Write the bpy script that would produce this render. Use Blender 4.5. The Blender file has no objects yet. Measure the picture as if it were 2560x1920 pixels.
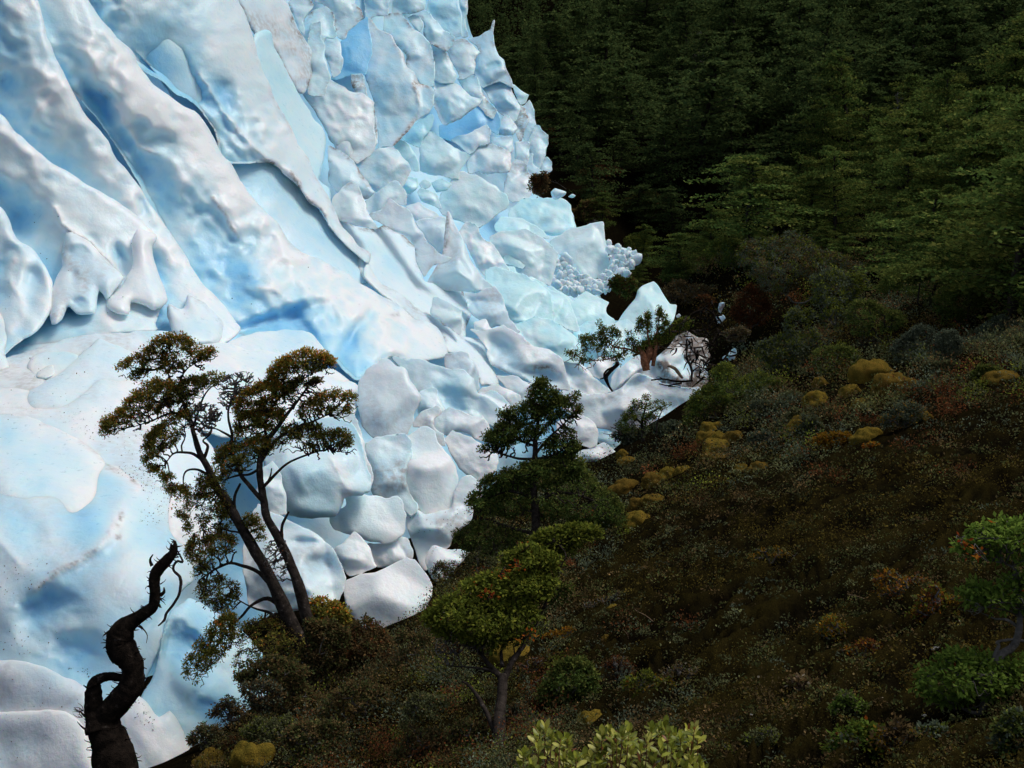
import bpy, math, random
import numpy as np
from mathutils import Vector, Matrix

# ------------------------------------------------------------------ camera, light, exposure
scene = bpy.context.scene
PITCH = math.radians(13.0)
FPX = 2488.0                      # focal length in photograph pixels (2560 wide)
cam_data = bpy.data.cameras.new('camera')
cam_data.sensor_width = 36.0
cam_data.lens = 36.0 * FPX / 2560.0
cam_data.clip_start = 0.1
cam_data.clip_end = 3000.0
cam = bpy.data.objects.new('camera', cam_data)
cam.rotation_euler = (math.pi / 2 - PITCH, 0, 0)
scene.collection.objects.link(cam)
scene.camera = cam

SUN_EL, SUN_AZ = math.radians(60), math.radians(70)     # azimuth from +Y towards +X; the sun stands behind the ice
world = bpy.data.worlds.new('World')
scene.world = world
world.use_nodes = True
wn = world.node_tree
bg = wn.nodes['Background']
sky = wn.nodes.new('ShaderNodeTexSky')
sky.sky_type = 'NISHITA'
sky.sun_disc = False
sky.sun_elevation = SUN_EL
sky.sun_rotation = SUN_AZ
sky.air_density = 1.0
sky.dust_density = 3.0
sky.ozone_density = 0.6
# a bright thin overcast: the blue of the open sky washed towards white cloud
hs = wn.nodes.new('ShaderNodeHueSaturation')
hs.inputs['Saturation'].default_value = 0.68
hs.inputs['Value'].default_value = 1.0
wn.links.new(sky.outputs[0], hs.inputs['Color'])
wn.links.new(hs.outputs[0], bg.inputs[0])
bg.inputs[1].default_value = 0.125
sd = bpy.data.lights.new('sun', 'SUN')
sd.energy = 2.0
sd.angle = math.radians(24)
sd.color = (1.0, 0.97, 0.925)
sun = bpy.data.objects.new('sun', sd)
dirv = Vector((math.sin(SUN_AZ) * math.cos(SUN_EL), math.cos(SUN_AZ) * math.cos(SUN_EL), math.sin(SUN_EL)))
sun.rotation_euler = dirv.to_track_quat('Z', 'Y').to_euler()
scene.collection.objects.link(sun)
vs = scene.view_settings
vs.view_transform = 'Standard'
vs.look = 'None'
vs.gamma = 1
vs.use_curve_mapping = False
vs.exposure = -0.26
scene.cycles.max_bounces = 7
scene.cycles.diffuse_bounces = 6
scene.cycles.glossy_bounces = 2
scene.cycles.transmission_bounces = 2
scene.cycles.transparent_max_bounces = 6
scene.cycles.use_adaptive_sampling = True
scene.cycles.adaptive_threshold = 0.02

# ------------------------------------------------------------------ geometry helpers
rng = np.random.default_rng(7)
random.seed(7)
CP, SP = math.cos(PITCH), math.sin(PITCH)


def ray(x, y, d):
    """world point seen at photograph pixel (x, y), d metres along the view axis (arrays or numbers)"""
    x = np.asarray(x, float); y = np.asarray(y, float); d = np.asarray(d, float)
    cx = (x - 1280) / FPX * d
    cy = (960 - y) / FPX * d
    return np.stack([cx + 0 * d, d * CP + cy * SP, cy * CP - d * SP], -1)


CROP = {'A': (0, 0), 'B': (700, 0), 'C': (1300, 300), 'D': (0, 480), 'E': (650, 480), 'F': (200, 800), 'G': (0, 1280),
        'H': (800, 900), 'I': (1300, 680), 'J': (1000, 1280), 'K': (1760, 1280), 'L': (1760, 500)}


def pp(c, pts):
    a = np.array(pts, float)
    if c == 'S':
        return a
    if c == 'V':
        return a * 1.15732
    if c == 'M':
        return a / 2.0868 + np.array((1500, 0))
    return a / 2.5925 + np.array(CROP[c])


def hash3(ix, iy, iz, seed):
    h = (ix.astype(np.int64) * 374761393 + iy.astype(np.int64) * 668265263 + iz.astype(np.int64) * 2147483647 + seed * 974634777) & 0x7fffffff
    h = ((h ^ (h >> 13)) * 1274126177) & 0x7fffffff
    h = ((h ^ (h >> 16)) * 1911520717) & 0x7fffffff
    return (h & 0xffffff) / float(0xffffff)


def vnoise(x, y, z=0.0, seed=0):
    """gradient-free smooth value noise in -1..1"""
    z = np.zeros_like(x) + z
    fx, fy, fz = np.floor(x), np.floor(y), np.floor(z)
    tx, ty, tz = x - fx, y - fy, z - fz
    ix, iy, iz = fx.astype(int), fy.astype(int), fz.astype(int)
    sx, sy, sz = [t * t * t * (t * (t * 6 - 15) + 10) for t in (tx, ty, tz)]
    def c(a, b, g): return hash3(ix + a, iy + b, iz + g, seed)
    a = c(0, 0, 0) * (1 - sx) + c(1, 0, 0) * sx
    b = c(0, 1, 0) * (1 - sx) + c(1, 1, 0) * sx
    r0 = a * (1 - sy) + b * sy
    if np.all(tz == 0):
        return r0 * 2 - 1
    a = c(0, 0, 1) * (1 - sx) + c(1, 0, 1) * sx
    b = c(0, 1, 1) * (1 - sx) + c(1, 1, 1) * sx
    r1 = a * (1 - sy) + b * sy
    return (r0 * (1 - sz) + r1 * sz) * 2 - 1


def fbm(x, y, z=0.0, seed=0, octv=4, gain=0.5):
    s = 0; a = 1.0; t = 0
    ca, sa = math.cos(0.7), math.sin(0.7)
    for i in range(octv):
        s = s + a * vnoise(x, y, z, seed + i * 17)
        t += a; a *= gain
        x, y = (x * ca - y * sa) * 2.03 + 5.3, (x * sa + y * ca) * 2.03 + 1.7
        z = z * 2.03
    return s / t


def worley(x, y, seed=0):
    """distance to nearest and second nearest jittered cell point"""
    fx, fy = np.floor(x), np.floor(y)
    f1 = np.full(x.shape, 9.0); f2 = np.full(x.shape, 9.0)
    z = np.zeros_like(fx)
    for dx in (-1, 0, 1):
        for dy in (-1, 0, 1):
            cx, cy = fx + dx, fy + dy
            px = cx + hash3(cx, cy, z, seed)
            py = cy + hash3(cx, cy, z + 1, seed)
            d = np.hypot(px - x, py - y)
            f2 = np.minimum(f2, np.maximum(d, f1))
            f1 = np.minimum(f1, d)
    return f1, f2


def new_mesh(name, verts, faces, mat=None, smooth=False, attrs=None):
    """verts (n,3); faces a list of (m,k) integer arrays; attrs {name: (n,) or (n,3) per-vertex values}"""
    me = bpy.data.meshes.new(name)
    if isinstance(faces, np.ndarray):
        faces = [faces]
    faces = [np.asarray(f, np.int32) for f in faces if len(f)]
    nl = sum(f.size for f in faces); nf = sum(len(f) for f in faces)
    me.vertices.add(len(verts)); me.vertices.foreach_set('co', np.ascontiguousarray(verts, np.float32).ravel())
    me.loops.add(nl); me.loops.foreach_set('vertex_index', np.concatenate([f.ravel() for f in faces]) if faces else [])
    me.polygons.add(nf)
    tot = np.concatenate([np.full(len(f), f.shape[1], np.int32) for f in faces])
    st = np.concatenate([[0], np.cumsum(tot)[:-1]]).astype(np.int32)
    me.polygons.foreach_set('loop_start', st)
    try: me.polygons.foreach_set('loop_total', tot)
    except Exception: pass
    me.update(calc_edges=True)
    if smooth:
        me.shade_smooth()
    for k, v in (attrs or {}).items():
        v = np.asarray(v, np.float32)
        if v.ndim == 1:
            at = me.attributes.new(k, 'FLOAT', 'POINT'); at.data.foreach_set('value', v)
        else:
            at = me.attributes.new(k, 'FLOAT_VECTOR', 'POINT'); at.data.foreach_set('vector', v.ravel())
    if mat:
        me.materials.append(mat)
    return me


def link(name, me, parent=None, label=None, cat=None, group=None, kind=None, loc=None):
    o = bpy.data.objects.new(name, me)
    scene.collection.objects.link(o)
    if parent is not None:
        o.parent = parent
    if loc is not None:
        o.location = loc
    for k, v in (('label', label), ('category', cat), ('group', group), ('kind', kind)):
        if v: o[k] = v
    return o


def grid_fit(X, Y, Z, smooth=0.0, power=1.0):
    """thin-plate fit of Z over (X, Y)"""
    P = np.stack([X, Y], 1).astype(float)
    n = len(P)
    r = np.hypot(P[:, None, 0] - P[None, :, 0], P[:, None, 1] - P[None, :, 1])
    K = np.where(r > 0, r * r * np.log(np.maximum(r, 1e-9)), 0) + np.eye(n) * smooth
    Q = np.concatenate([np.ones((n, 1)), P], 1)
    A = np.block([[K, Q], [Q.T, np.zeros((3, 3))]])
    s = np.linalg.solve(A, np.concatenate([Z, np.zeros(3)]))
    def f(x, y):
        x = np.asarray(x, float); y = np.asarray(y, float)
        out = s[n] + s[n + 1] * x + s[n + 2] * y
        for i in range(n):
            rr = (x - P[i, 0]) ** 2 + (y - P[i, 1]) ** 2
            out = out + s[i] * 0.5 * rr * np.log(np.maximum(rr, 1e-12))
        return out
    return f


# ------------------------------------------------------------------ node helpers
class NT:
    def __init__(self, name, rough=0.8):
        self.m = bpy.data.materials.new(name)
        self.m.use_nodes = True
        self.t = self.m.node_tree
        self.b = self.t.nodes['Principled BSDF']
        self.b.inputs['Roughness'].default_value = rough
        self.b.inputs['Specular IOR Level'].default_value = 0.3
    def n(self, kind, **kw):
        nd = self.t.nodes.new(kind)
        for k, v in kw.items(): setattr(nd, k, v)
        return nd
    def l(self, a, b): self.t.links.new(a, b)
    def put(self, sock, v):
        if isinstance(v, bpy.types.NodeSocket): self.l(v, sock)
        else: sock.default_value = v
    def attr(self, name, vec=False):
        a = self.n('ShaderNodeAttribute', attribute_name=name)
        return a.outputs['Vector'] if vec else a.outputs['Fac']
    def noise(self, scale, detail=3, rough=0.55, vec=None, dist=0.0, dims='3D'):
        a = self.n('ShaderNodeTexNoise')
        a.inputs['Scale'].default_value = scale; a.inputs['Detail'].default_value = detail
        a.inputs['Roughness'].default_value = rough; a.inputs['Distortion'].default_value = dist
        if vec is not None: self.l(vec, a.inputs['Vector'])
        return a.outputs['Fac']
    def ramp(self, v, stops):
        r = self.n('ShaderNodeValToRGB')
        e = r.color_ramp.elements
        while len(e) < len(stops): e.new(0.5)
        for q, (p, c) in zip(e, stops):
            q.position = p; q.color = (c[0], c[1], c[2], 1) if hasattr(c, '__len__') else (c, c, c, 1)
        self.put(r.inputs[0], v)
        return r.outputs[0]
    def mix(self, f, a, b, blend='MIX'):
        r = self.n('ShaderNodeMix', data_type='RGBA', blend_type=blend)
        self.put(r.inputs[0], f)
        for s, v in ((r.inputs[6], a), (r.inputs[7], b)):
            if isinstance(v, tuple): v = (v[0], v[1], v[2], 1)
            self.put(s, v)
        return r.outputs[2]
    def math(self, op, a, b=0.0, clamp=False):
        r = self.n('ShaderNodeMath', operation=op, use_clamp=clamp)
        self.put(r.inputs[0], a); self.put(r.inputs[1], b)
        return r.outputs[0]
    def bump(self, h, dist, strength=1.0, normal=None):
        r = self.n('ShaderNodeBump')
        r.inputs['Distance'].default_value = dist; r.inputs['Strength'].default_value = strength
        self.l(h, r.inputs['Height'])
        if normal is not None: self.l(normal, r.inputs['Normal'])
        return r.outputs[0]
    def pos(self):
        return self.n('ShaderNodeNewGeometry').outputs['Position']
# ------------------------------------------------------------------ ice material
def ice_material():
    m = NT('glacier_ice', 0.42)
    p = m.pos()
    crust = m.attr('crust'); dirt = m.attr('dirt'); fresh = m.attr('fresh')
    n1 = m.noise(0.9, 5, 0.6, p); n2 = m.noise(6.0, 4, 0.6, p); n3 = m.noise(38.0, 2, 0.6, p)
    c = m.math('ADD', crust, m.math('MULTIPLY', m.math('SUBTRACT', n1, 0.5), 0.55))
    c = m.math('ADD', c, m.math('MULTIPLY', m.math('SUBTRACT', n2, 0.5), 0.25), clamp=True)
    col = m.ramp(c, [(0.0, (0.27, 0.64, 0.93)), (0.35, (0.47, 0.78, 0.95)), (0.65, (0.66, 0.86, 0.955)), (0.9, (0.80, 0.905, 0.95)), (1.0, (0.89, 0.935, 0.955))])
    fcol = m.ramp(c, [(0.0, (0.42, 0.82, 0.98)), (0.45, (0.66, 0.93, 0.995)), (0.8, (0.82, 0.96, 0.995)), (1.0, (0.93, 0.975, 0.99))])
    col = m.mix(fresh, col, fcol)
    d = m.math('MULTIPLY', dirt, m.ramp(n2, [(0.35, 0.15), (0.62, 1.0)]), clamp=True)
    col = m.mix(m.math('MULTIPLY', d, 1.3, clamp=True), col, m.mix(n3, (0.16, 0.125, 0.10), (0.34, 0.28, 0.24)))
    # a faint grey-pink dust over the old surface
    dust = m.math('MULTIPLY', m.ramp(n1, [(0.5, 0.0), (0.75, 1.0)]), m.math('SUBTRACT', 1.0, fresh))
    col = m.mix(m.math('MULTIPLY', dust, 0.12), col, (0.64, 0.61, 0.58))
    m.put(m.b.inputs['Base Color'], col)
    m.b.inputs['Specular IOR Level'].default_value = 0.35
    m.b.inputs['Subsurface Weight'].default_value = 0.55
    m.b.inputs['Subsurface Radius'].default_value = (0.25, 0.62, 1.0)
    m.b.inputs['Subsurface Scale'].default_value = 0.22
    m.l(m.ramp(n2, [(0.3, 0.25), (0.7, 0.5)]), m.b.inputs['Roughness'])
    h = m.math('ADD', m.math('MULTIPLY', n2, 1.0), m.math('MULTIPLY', n3, 0.07))
    m.l(m.bump(h, 0.04, 0.45), m.b.inputs['Normal'])
    return m.m

ICE = ice_material()

DG = [(0, 1900, 16), (400, 1900, 15.6), (0, 1400, 17.2), (450, 1400, 17.8), (650, 1700, 17.5), (900, 1600, 21), (0, 1150, 19.5), (500, 1000, 25), (0, 1000, 24),
      (950, 1300, 25), (1100, 1100, 29), (0, 800, 28), (500, 850, 29), (900, 900, 31), (1300, 1000, 35), (1550, 1150, 36), (1600, 950, 41),
      (1550, 850, 45), (1500, 700, 50), (1100, 600, 43), (700, 500, 35), (0, 300, 29.4), (300, 0, 32.5), (700, 0, 40), (1100, 300, 51),
      (1150, 50, 55), (1450, 600, 53), (1300, 450, 54), (1350, 350, 56), (-300, 900, 26), (-300, 1800, 16.5)]
_dg = np.array(DG, float)
Dg = grid_fit(_dg[:, 0] / 1000, _dg[:, 1] / 1000, np.log(_dg[:, 2]), 0.02)
def glacier_depth(x, y): return np.exp(Dg(np.asarray(x) / 1000, np.asarray(y) / 1000))


def spline(pts, step, rnd):
    """closed outline through pts: rounded (Catmull-Rom) by rnd 0..1, resampled"""
    n = len(pts); out = []
    for i in range(n):
        p0, p1, p2, p3 = pts[i - 1], pts[i], pts[(i + 1) % n], pts[(i + 2) % n]
        k = max(2, int(np.hypot(*(p2 - p1)) / step))
        t = np.linspace(0, 1, k, endpoint=False)[:, None]
        cr = 0.5 * (2 * p1 + (p2 - p0) * t + (2 * p0 - 5 * p1 + 4 * p2 - p3) * t ** 2 + (3 * p1 - p0 - 3 * p2 + p3) * t ** 3)
        ln = p1 * (1 - t) + p2 * t
        out.append(cr * rnd + ln * (1 - rnd))
    return np.concatenate(out)


def sdf(px, py, poly):
    """signed distance, positive inside; poly (n,2)"""
    d2 = np.full(px.shape, 1e18); ins = np.zeros(px.shape, bool)
    n = len(poly)
    for i in range(n):
        a, b = poly[i], poly[(i + 1) % n]
        e = b - a; L = e @ e
        if L < 1e-9: continue
        wx, wy = px - a[0], py - a[1]
        t = np.clip((wx * e[0] + wy * e[1]) / L, 0, 1)
        d2 = np.minimum(d2, (wx - e[0] * t) ** 2 + (wy - e[1] * t) ** 2)
        c = (a[1] <= py) != (b[1] <= py)
        if c.any():
            xi = a[0] + (py - a[1]) / (b[1] - a[1] + 1e-12) * e[0]
            ins ^= c & (px < xi)
    d = np.sqrt(d2)
    return np.where(ins, d, -d)


def polydist(px, py, line):
    d2 = np.full(px.shape, 1e18)
    for a, b in zip(line[:-1], line[1:]):
        e = b - a; L = e @ e + 1e-9
        t = np.clip(((px - a[0]) * e[0] + (py - a[1]) * e[1]) / L, 0, 1)
        d2 = np.minimum(d2, (px - a[0] - e[0] * t) ** 2 + (py - a[1] - e[1] * t) ** 2)
    return np.sqrt(d2)


def blur(a, k):
    for _ in range(int(k)):
        a = (np.pad(a, ((1, 1), (0, 0)), 'edge')[:-2] + 2 * a + np.pad(a, ((1, 1), (0, 0)), 'edge')[2:]) / 4
        a = (np.pad(a, ((0, 0), (1, 1)), 'edge')[:, :-2] + 2 * a + np.pad(a, ((0, 0), (1, 1)), 'edge')[:, 2:]) / 4
    return a


def march(S):
    """marching squares over the positive part of S: vertices as (row, col) floats, triangles, and which lie on the rim"""
    H, W = S.shape
    S = np.where(np.abs(S) < 1e-3, 1e-3, S)
    ins = S > 0
    vid = np.full((H, W), -1); k = ins.sum(); vid[ins] = np.arange(k)
    rr, cc = np.nonzero(ins)
    V = [np.stack([rr, cc], 1).astype(float)]
    hx = ins[:, :-1] != ins[:, 1:]
    hid = np.full(hx.shape, -1); hid[hx] = k + np.arange(hx.sum())
    r, c = np.nonzero(hx); t = S[r, c] / (S[r, c] - S[r, c + 1]); V.append(np.stack([r, c + t], 1))
    k2 = k + hx.sum()
    vx = ins[:-1] != ins[1:]
    eid = np.full(vx.shape, -1); eid[vx] = k2 + np.arange(vx.sum())
    r, c = np.nonzero(vx); t = S[r, c] / (S[r, c] - S[r + 1, c]); V.append(np.stack([r + t, c], 1))
    V = np.concatenate(V)
    a, b, cq, d = vid[:-1, :-1], vid[:-1, 1:], vid[1:, 1:], vid[1:, :-1]          # tl tr br bl
    top, right, bot, left = hid[:-1], eid[:, 1:], hid[1:], eid[:, :-1]
    code = (a >= 0) * 1 + (b >= 0) * 2 + (cq >= 0) * 4 + (d >= 0) * 8
    table = {1: ['aTL'], 2: ['bRT'], 4: ['cBR'], 8: ['dLB'], 3: ['abR', 'aRL'], 6: ['bcB', 'bBT'], 12: ['cdL', 'cLR'], 9: ['daT', 'dTB'],
             7: ['abc', 'acB', 'aBL'], 14: ['bcd', 'bdL', 'bLT'], 13: ['cda', 'caT', 'cTR'], 11: ['dab', 'dbR', 'dRB'],
             15: ['abc', 'acd'], 5: ['aTL', 'cBR'], 10: ['bRT', 'dLB']}
    arr = {'a': a, 'b': b, 'c': cq, 'd': d, 'T': top, 'R': right, 'B': bot, 'L': left}
    tr = []
    for cd, ts in table.items():
        m = code == cd
        if m.any():
            for t in ts:
                tr.append(np.stack([arr[q][m] for q in t], 1))
    return V, np.concatenate(tr), k


def samp(F, V):
    r, c = V[:, 0], V[:, 1]
    r0 = np.clip(np.floor(r).astype(int), 0, F.shape[0] - 2); c0 = np.clip(np.floor(c).astype(int), 0, F.shape[1] - 2)
    fr, fc = r - r0, c - c0
    return F[r0, c0] * (1 - fr) * (1 - fc) + F[r0 + 1, c0] * fr * (1 - fc) + F[r0, c0 + 1] * (1 - fr) * fc + F[r0 + 1, c0 + 1] * fr * fc


ice_count = [0]
def ice(pts, crop='S', o=0.0, R=45, T=1.0, step=None, rnd=0.8, facets=0, fs=0.5, und=0.16, mid=0.05, cups=0.0, cupsize=45, blurk=2, lean=0.45,
        crust=0.75, fresh=0.0, edge_dirt=0.0, dirt=0.0, dents=(), ridges=(), flow=0.0, deep=0.0, trough=None, follow=0.0, back=0.8,
        name='ice_block', label=None, parent=None, group=None, D=None, jit=2.0, seed=None):
    """one body of ice from its outline: a closed solid, rounded or faceted, with its own distance and thickness"""
    ice_count[0] += 1
    seed = ice_count[0] * 31 if seed is None else seed
    P = pp(crop, pts)
    lo, hi = P.min(0), P.max(0)
    size = math.sqrt(max((hi - lo)[0], 1) * max((hi - lo)[1], 1))
    if step is None:
        step = 3.2 if size < 160 else (4.5 if size < 420 else 6.5)
    O = spline(P, 12 if size > 200 else 6, rnd)
    O = O + jit * np.stack([vnoise(O[:, 0] / 23, O[:, 1] / 23, 0, seed), vnoise(O[:, 0] / 23, O[:, 1] / 23, 0, seed + 5)], 1) + jit * 0.5 * np.stack([vnoise(O[:, 0] / 9, O[:, 1] / 9, 0, seed + 2), vnoise(O[:, 0] / 9, O[:, 1] / 9, 0, seed + 6)], 1)
    xs = np.arange(max(lo[0] - 3 * step, -420), min(hi[0] + 3 * step, 2000) + step, step)
    ys = np.arange(max(lo[1] - 3 * step, -260), min(hi[1] + 3 * step, 2150) + step, step)
    X, Y = np.meshgrid(xs, ys)
    S = sdf(X, Y, O)
    S[0, :] = S[-1, :] = S[:, 0] = S[:, -1] = -1
    inr = max(S.max(), 4.0)
    R = min(R, inr)
    cx, cy = (X[S > 0]).mean(), (Y[S > 0]).mean()
    by = Y[S > 0].max()
    base = float(glacier_depth(cx, cy if follow else 0.45 * cy + 0.55 * by)) if D is None else D
    if follow:
        Dpl = glacier_depth(X, Y) * follow + base * (1 - follow)
    else:
        Dpl = np.full(X.shape, base)
    mpp = base / FPX
    Dpl = Dpl + o * 100 * mpp + lean * (cy - Y) * mpp
    t = np.clip(S / R, 0, 1)
    h = np.sqrt(np.maximum(1 - (1 - t) ** 2, 0)) * R * T + np.maximum(S - R, 0) * (1.5 if facets else (0.10 if follow else 0.45)) * np.where(S > 140, 140 / np.maximum(S, 1), 1)
    if facets:
        r2 = np.random.default_rng(seed)
        hh = h.copy()
        k = 2.6
        acc = np.exp(-hh / k)
        a0 = r2.uniform(0, 6.28)
        for i in range(facets):
            a = a0 + i * 6.283 / facets + r2.uniform(-0.45, 0.45)
            sl = fs * r2.uniform(0.5, 2.2)
            ext = inr * r2.uniform(0.7, 1.5)
            pl = (ext - ((X - cx) * math.cos(a) + (Y - cy) * math.sin(a))) * sl + inr * 0.05
            acc = acc + np.exp(-np.clip(pl, -200, 600) / k)
        # the top of the block leans back from a shoulder part of the way up
        tl = math.radians(r2.uniform(-28, 28)); hgt = by - Y[S > 0].min()
        ysh = by - hgt * r2.uniform(0.55, 0.8)
        hmx = inr * r2.uniform(0.35, 0.6)
        pl = hmx + ((Y - ysh) * math.cos(tl) + (X - cx) * math.sin(tl)) * r2.uniform(0.9, 1.5)
        acc = acc + np.exp(-np.clip(pl, -200, 600) / k)
        h = -k * np.log(acc + 1e-30)
        h = np.where(S > 0, np.maximum(h, 0), 0)
    fade = np.clip(S / (R * 0.7), 0, 1)
    Rn = max(R, 0.6 * min(inr, 90))
    if und: h = h + und * Rn * fbm(X / (Rn * 2.2), Y / (Rn * 2.2), 0, seed + 1, 2) * fade
    if mid: h = h + mid * Rn * (fbm(X / (Rn * 0.5), Y / (Rn * 0.5), 0, seed + 2, 3) + 0.8 * (0.3 - np.abs(fbm(X / (Rn * 0.9), Y / (Rn * 0.9), 0, seed + 23, 2)))) * fade
    crust_shadeF = np.full(X.shape, float(crust))
    if flow:   # long grooves running down the flank
        ang = math.radians(52); s_ = (X * math.cos(ang) + Y * math.sin(ang)); q_ = (-X * math.sin(ang) + Y * math.cos(ang))
        g = fbm(s_ / 420, q_ / 75, 0, seed + 3, 3)
        h = h + flow * g * fade; crust_shadeF += 0.35 * g * fade
    if cups:
        w1 = 14 * fbm(X / 60, Y / 60, 0, seed + 9, 2); w2 = 14 * fbm(X / 60, Y / 60, 0, seed + 10, 2)
        a = math.radians(40); xr = ((X + w1) * math.cos(a) + (Y + w2) * math.sin(a)) / 1.35; yr = -(X + w1) * math.sin(a) + (Y + w2) * math.cos(a)
        f1, f2 = worley(xr / cupsize, yr / cupsize, seed)
        msk = np.clip(fbm(X / 190, Y / 190, 0, seed + 8, 2) * 1.6 + 0.75, 0.12, 1)
        g1, _ = worley(xr / cupsize * 2.1, yr / cupsize * 2.1, seed + 4)
        h = h + (cups * (np.minimum(f1, 0.8) ** 2 - 0.3) + cups * 0.35 * (np.minimum(g1, 0.8) ** 2 - 0.3)) * msk * fade
        crust_shadeF += 0.55 * (np.minimum(f1, 0.8) - 0.45) * msk  # cup floors painted bluer, as clean ice and as shade
    if trough:   # wall runs back from its crest; trough shade painted in with clean blue ice
        A_ = np.roll(O, -1, 0) - O
        area = np.sum(O[:, 0] * np.roll(O[:, 1], -1) - np.roll(O[:, 0], -1) * O[:, 1])
        sg = 1 if area > 0 else -1
        nx, ny = A_[:, 1] * sg, -A_[:, 0] * sg
        keep = (nx * 0.8 - ny * 0.6) / (np.hypot(nx, ny) + 1e-9) > 0.25
        dcr = np.full(X.shape, 1e18)
        for a_, b_, kp in zip(O, np.roll(O, -1, 0), keep):
            if kp:
                e = b_ - a_; L_ = e @ e + 1e-9
                t_ = np.clip(((X - a_[0]) * e[0] + (Y - a_[1]) * e[1]) / L_, 0, 1)
                dcr = np.minimum(dcr, (X - a_[0] - e[0] * t_) ** 2 + (Y - a_[1] - e[1] * t_) ** 2)
        dcr = np.sqrt(dcr) + 16 * fbm(X / 90, Y / 90, 0, seed + 21, 2)
        tt = np.clip((dcr / trough[0] - 0.30) / 0.75, 0, 1.6)
        h = h - trough[1] * tt ** 1.3
        crust_shadeF -= (trough[2] if len(trough) > 2 else 0.6) * np.clip(tt * 1.1 - 0.1, 0, 1) * (0.8 + 0.7 * fbm(X / 110, Y / 110, 0, seed + 22, 3))
    h = blur(h, blurk)
    for dn in dents:
        (dx, dy), rx, dep = pp(crop, [dn[0]])[0], dn[1], dn[2]
        ry = dn[3] if len(dn) > 3 else rx; an = math.radians(dn[4]) if len(dn) > 4 else 0
        u = (X - dx) * math.cos(an) + (Y - dy) * math.sin(an); v = -(X - dx) * math.sin(an) + (Y - dy) * math.cos(an)
        q = np.sqrt((u / rx) ** 2 + (v / ry) ** 2) + 0.10 * fbm(X / 30, Y / 30, 0, seed + 6, 2)
        q = q * (0.86 + 0.22 * fbm(X / (rx * 1.3), Y / (rx * 1.3), 0, seed + 16, 2))
        # a hollow melted into the wall: steep under its upper lip, running out softly below
        q = np.maximum(q, 0)
        vv = np.clip((Y - dy) / (1.8 * max(rx, ry)), -1, 1)
        q = q * np.where(vv > 0, 1 - 0.38 * vv, 1)
        bowl = np.exp(-(q / 0.72) ** np.where(vv < 0, 3.4, 2.2))
        h = h - dep * 0.7 * bowl * np.clip(S / 18, 0, 1)
        crust_shadeF -= 0.42 * bowl * min(1, abs(dep) / 30)  # hollow coloured bluer: clean ice plus its shade painted in
    dirtF = dirt * np.clip(fbm(X / 70, Y / 70, 0, seed + 12, 3) * 1.8 + 0.35, 0, 1)
    for rd in ridges:
        ln = spline_open(pp(crop, rd[0]), 8); w, amp = rd[1], rd[2]; dd = rd[3] if len(rd) > 3 else 0
        wob = 5 * fbm(X / 28, Y / 28, 0, seed + 7, 2)
        q = polydist(X + wob, Y - wob, ln)
        h = h + amp * np.exp(-q / w) * fade
        crust_shadeF += 0.35 * np.exp(-(q / w) ** 2)
        if dd: dirtF = dirtF + dd * np.exp(-(q / 5.0) ** 2) * np.clip(fbm(X / 26, Y / 26, 0, seed + 13, 2) * 2 + 0.6, 0, 1)
    if edge_dirt:
        up = np.clip(1 - S / 13.0, 0, 1) ** 1.2
        dirtF = dirtF + 0.9 * edge_dirt * up * np.clip(fbm(X / 30, Y / 30, 0, seed + 11, 3) * 2.6 + 0.15, 0, 1)
    if deep:   # clean ice plus painted shade, bluer down the wall; whitest crust along its crest
        dt = np.clip((S - 25) / (0.9 * inr + 30), 0, 1)
        crust_shadeF = crust_shadeF - deep * dt * (0.7 + 0.8 * fbm(X / 150, Y / 150, 0, seed + 15, 3))
    crust_shadeF = crust_shadeF + 0.22 * fbm(X / 120, Y / 120, 0, seed + 14, 3)
    h = np.where(S > 0, h, 0)
    V, Tn, k = march(S)
    n = len(V)
    px = samp(X, V); py = samp(Y, V); hv = samp(h, V); dv = samp(Dpl, V)
    hv[k:] = 0
    sv = samp(np.clip(S, 0, None), V); sv[k:] = 0
    tb = np.clip(sv / max(R, inr * 0.8), 0, 1)
    hb = np.sqrt(np.maximum(1 - (1 - tb) ** 2, 0)) * min(inr, 160) * back
    F = ray(px, py, dv - hv * mpp)
    B = ray(px[:k], py[:k], dv[:k] + hb[:k] * mpp)
    bid = np.concatenate([n + np.arange(k), np.arange(k, n)])
    verts = np.concatenate([F, B])
    tris = np.concatenate([Tn[:, ::-1], bid[Tn]])
    at = {}
    for nm, f in (('crust', crust_shadeF), ('dirt', dirtF)):
        q = samp(f, V); at[nm] = np.clip(np.concatenate([q, q[:k]]), 0, 1.5)
    at['fresh'] = np.full(len(verts), float(fresh))
    org = ray(cx, by, base + o * 100 * mpp)
    me = new_mesh(name, verts - org, tris, ICE, smooth=True, attrs=at)
    if parent is None:
        ob = link(name, me, None, label, 'ice block' if name != 'ice_tower' else 'ice tower', group or ICE_GROUP.get(name), loc=Vector(org))
    else:
        ob = link(name, me, parent, label, loc=Vector(org) - parent.location)
    return ob


ICE_GROUP = {'ice_block': 'ice blocks tumbled along the glacier edge', 'ice_tower': 'ice towers on the glacier', 'ice_boulder': 'ice blocks tumbled along the glacier edge'}


def spline_open(P, step):
    out = []
    for i in range(len(P) - 1):
        p0, p1, p2, p3 = P[max(i - 1, 0)], P[i], P[i + 1], P[min(i + 2, len(P) - 1)]
        k = max(2, int(np.hypot(*(p2 - p1)) / step)); t = np.linspace(0, 1, k, endpoint=False)[:, None]
        out.append(0.5 * (2 * p1 + (p2 - p0) * t + (2 * p0 - 5 * p1 + 4 * p2 - p3) * t ** 2 + (3 * p1 - p0 - 3 * p2 + p3) * t ** 3))
    out.append(P[-1:])
    return np.concatenate(out)
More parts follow.
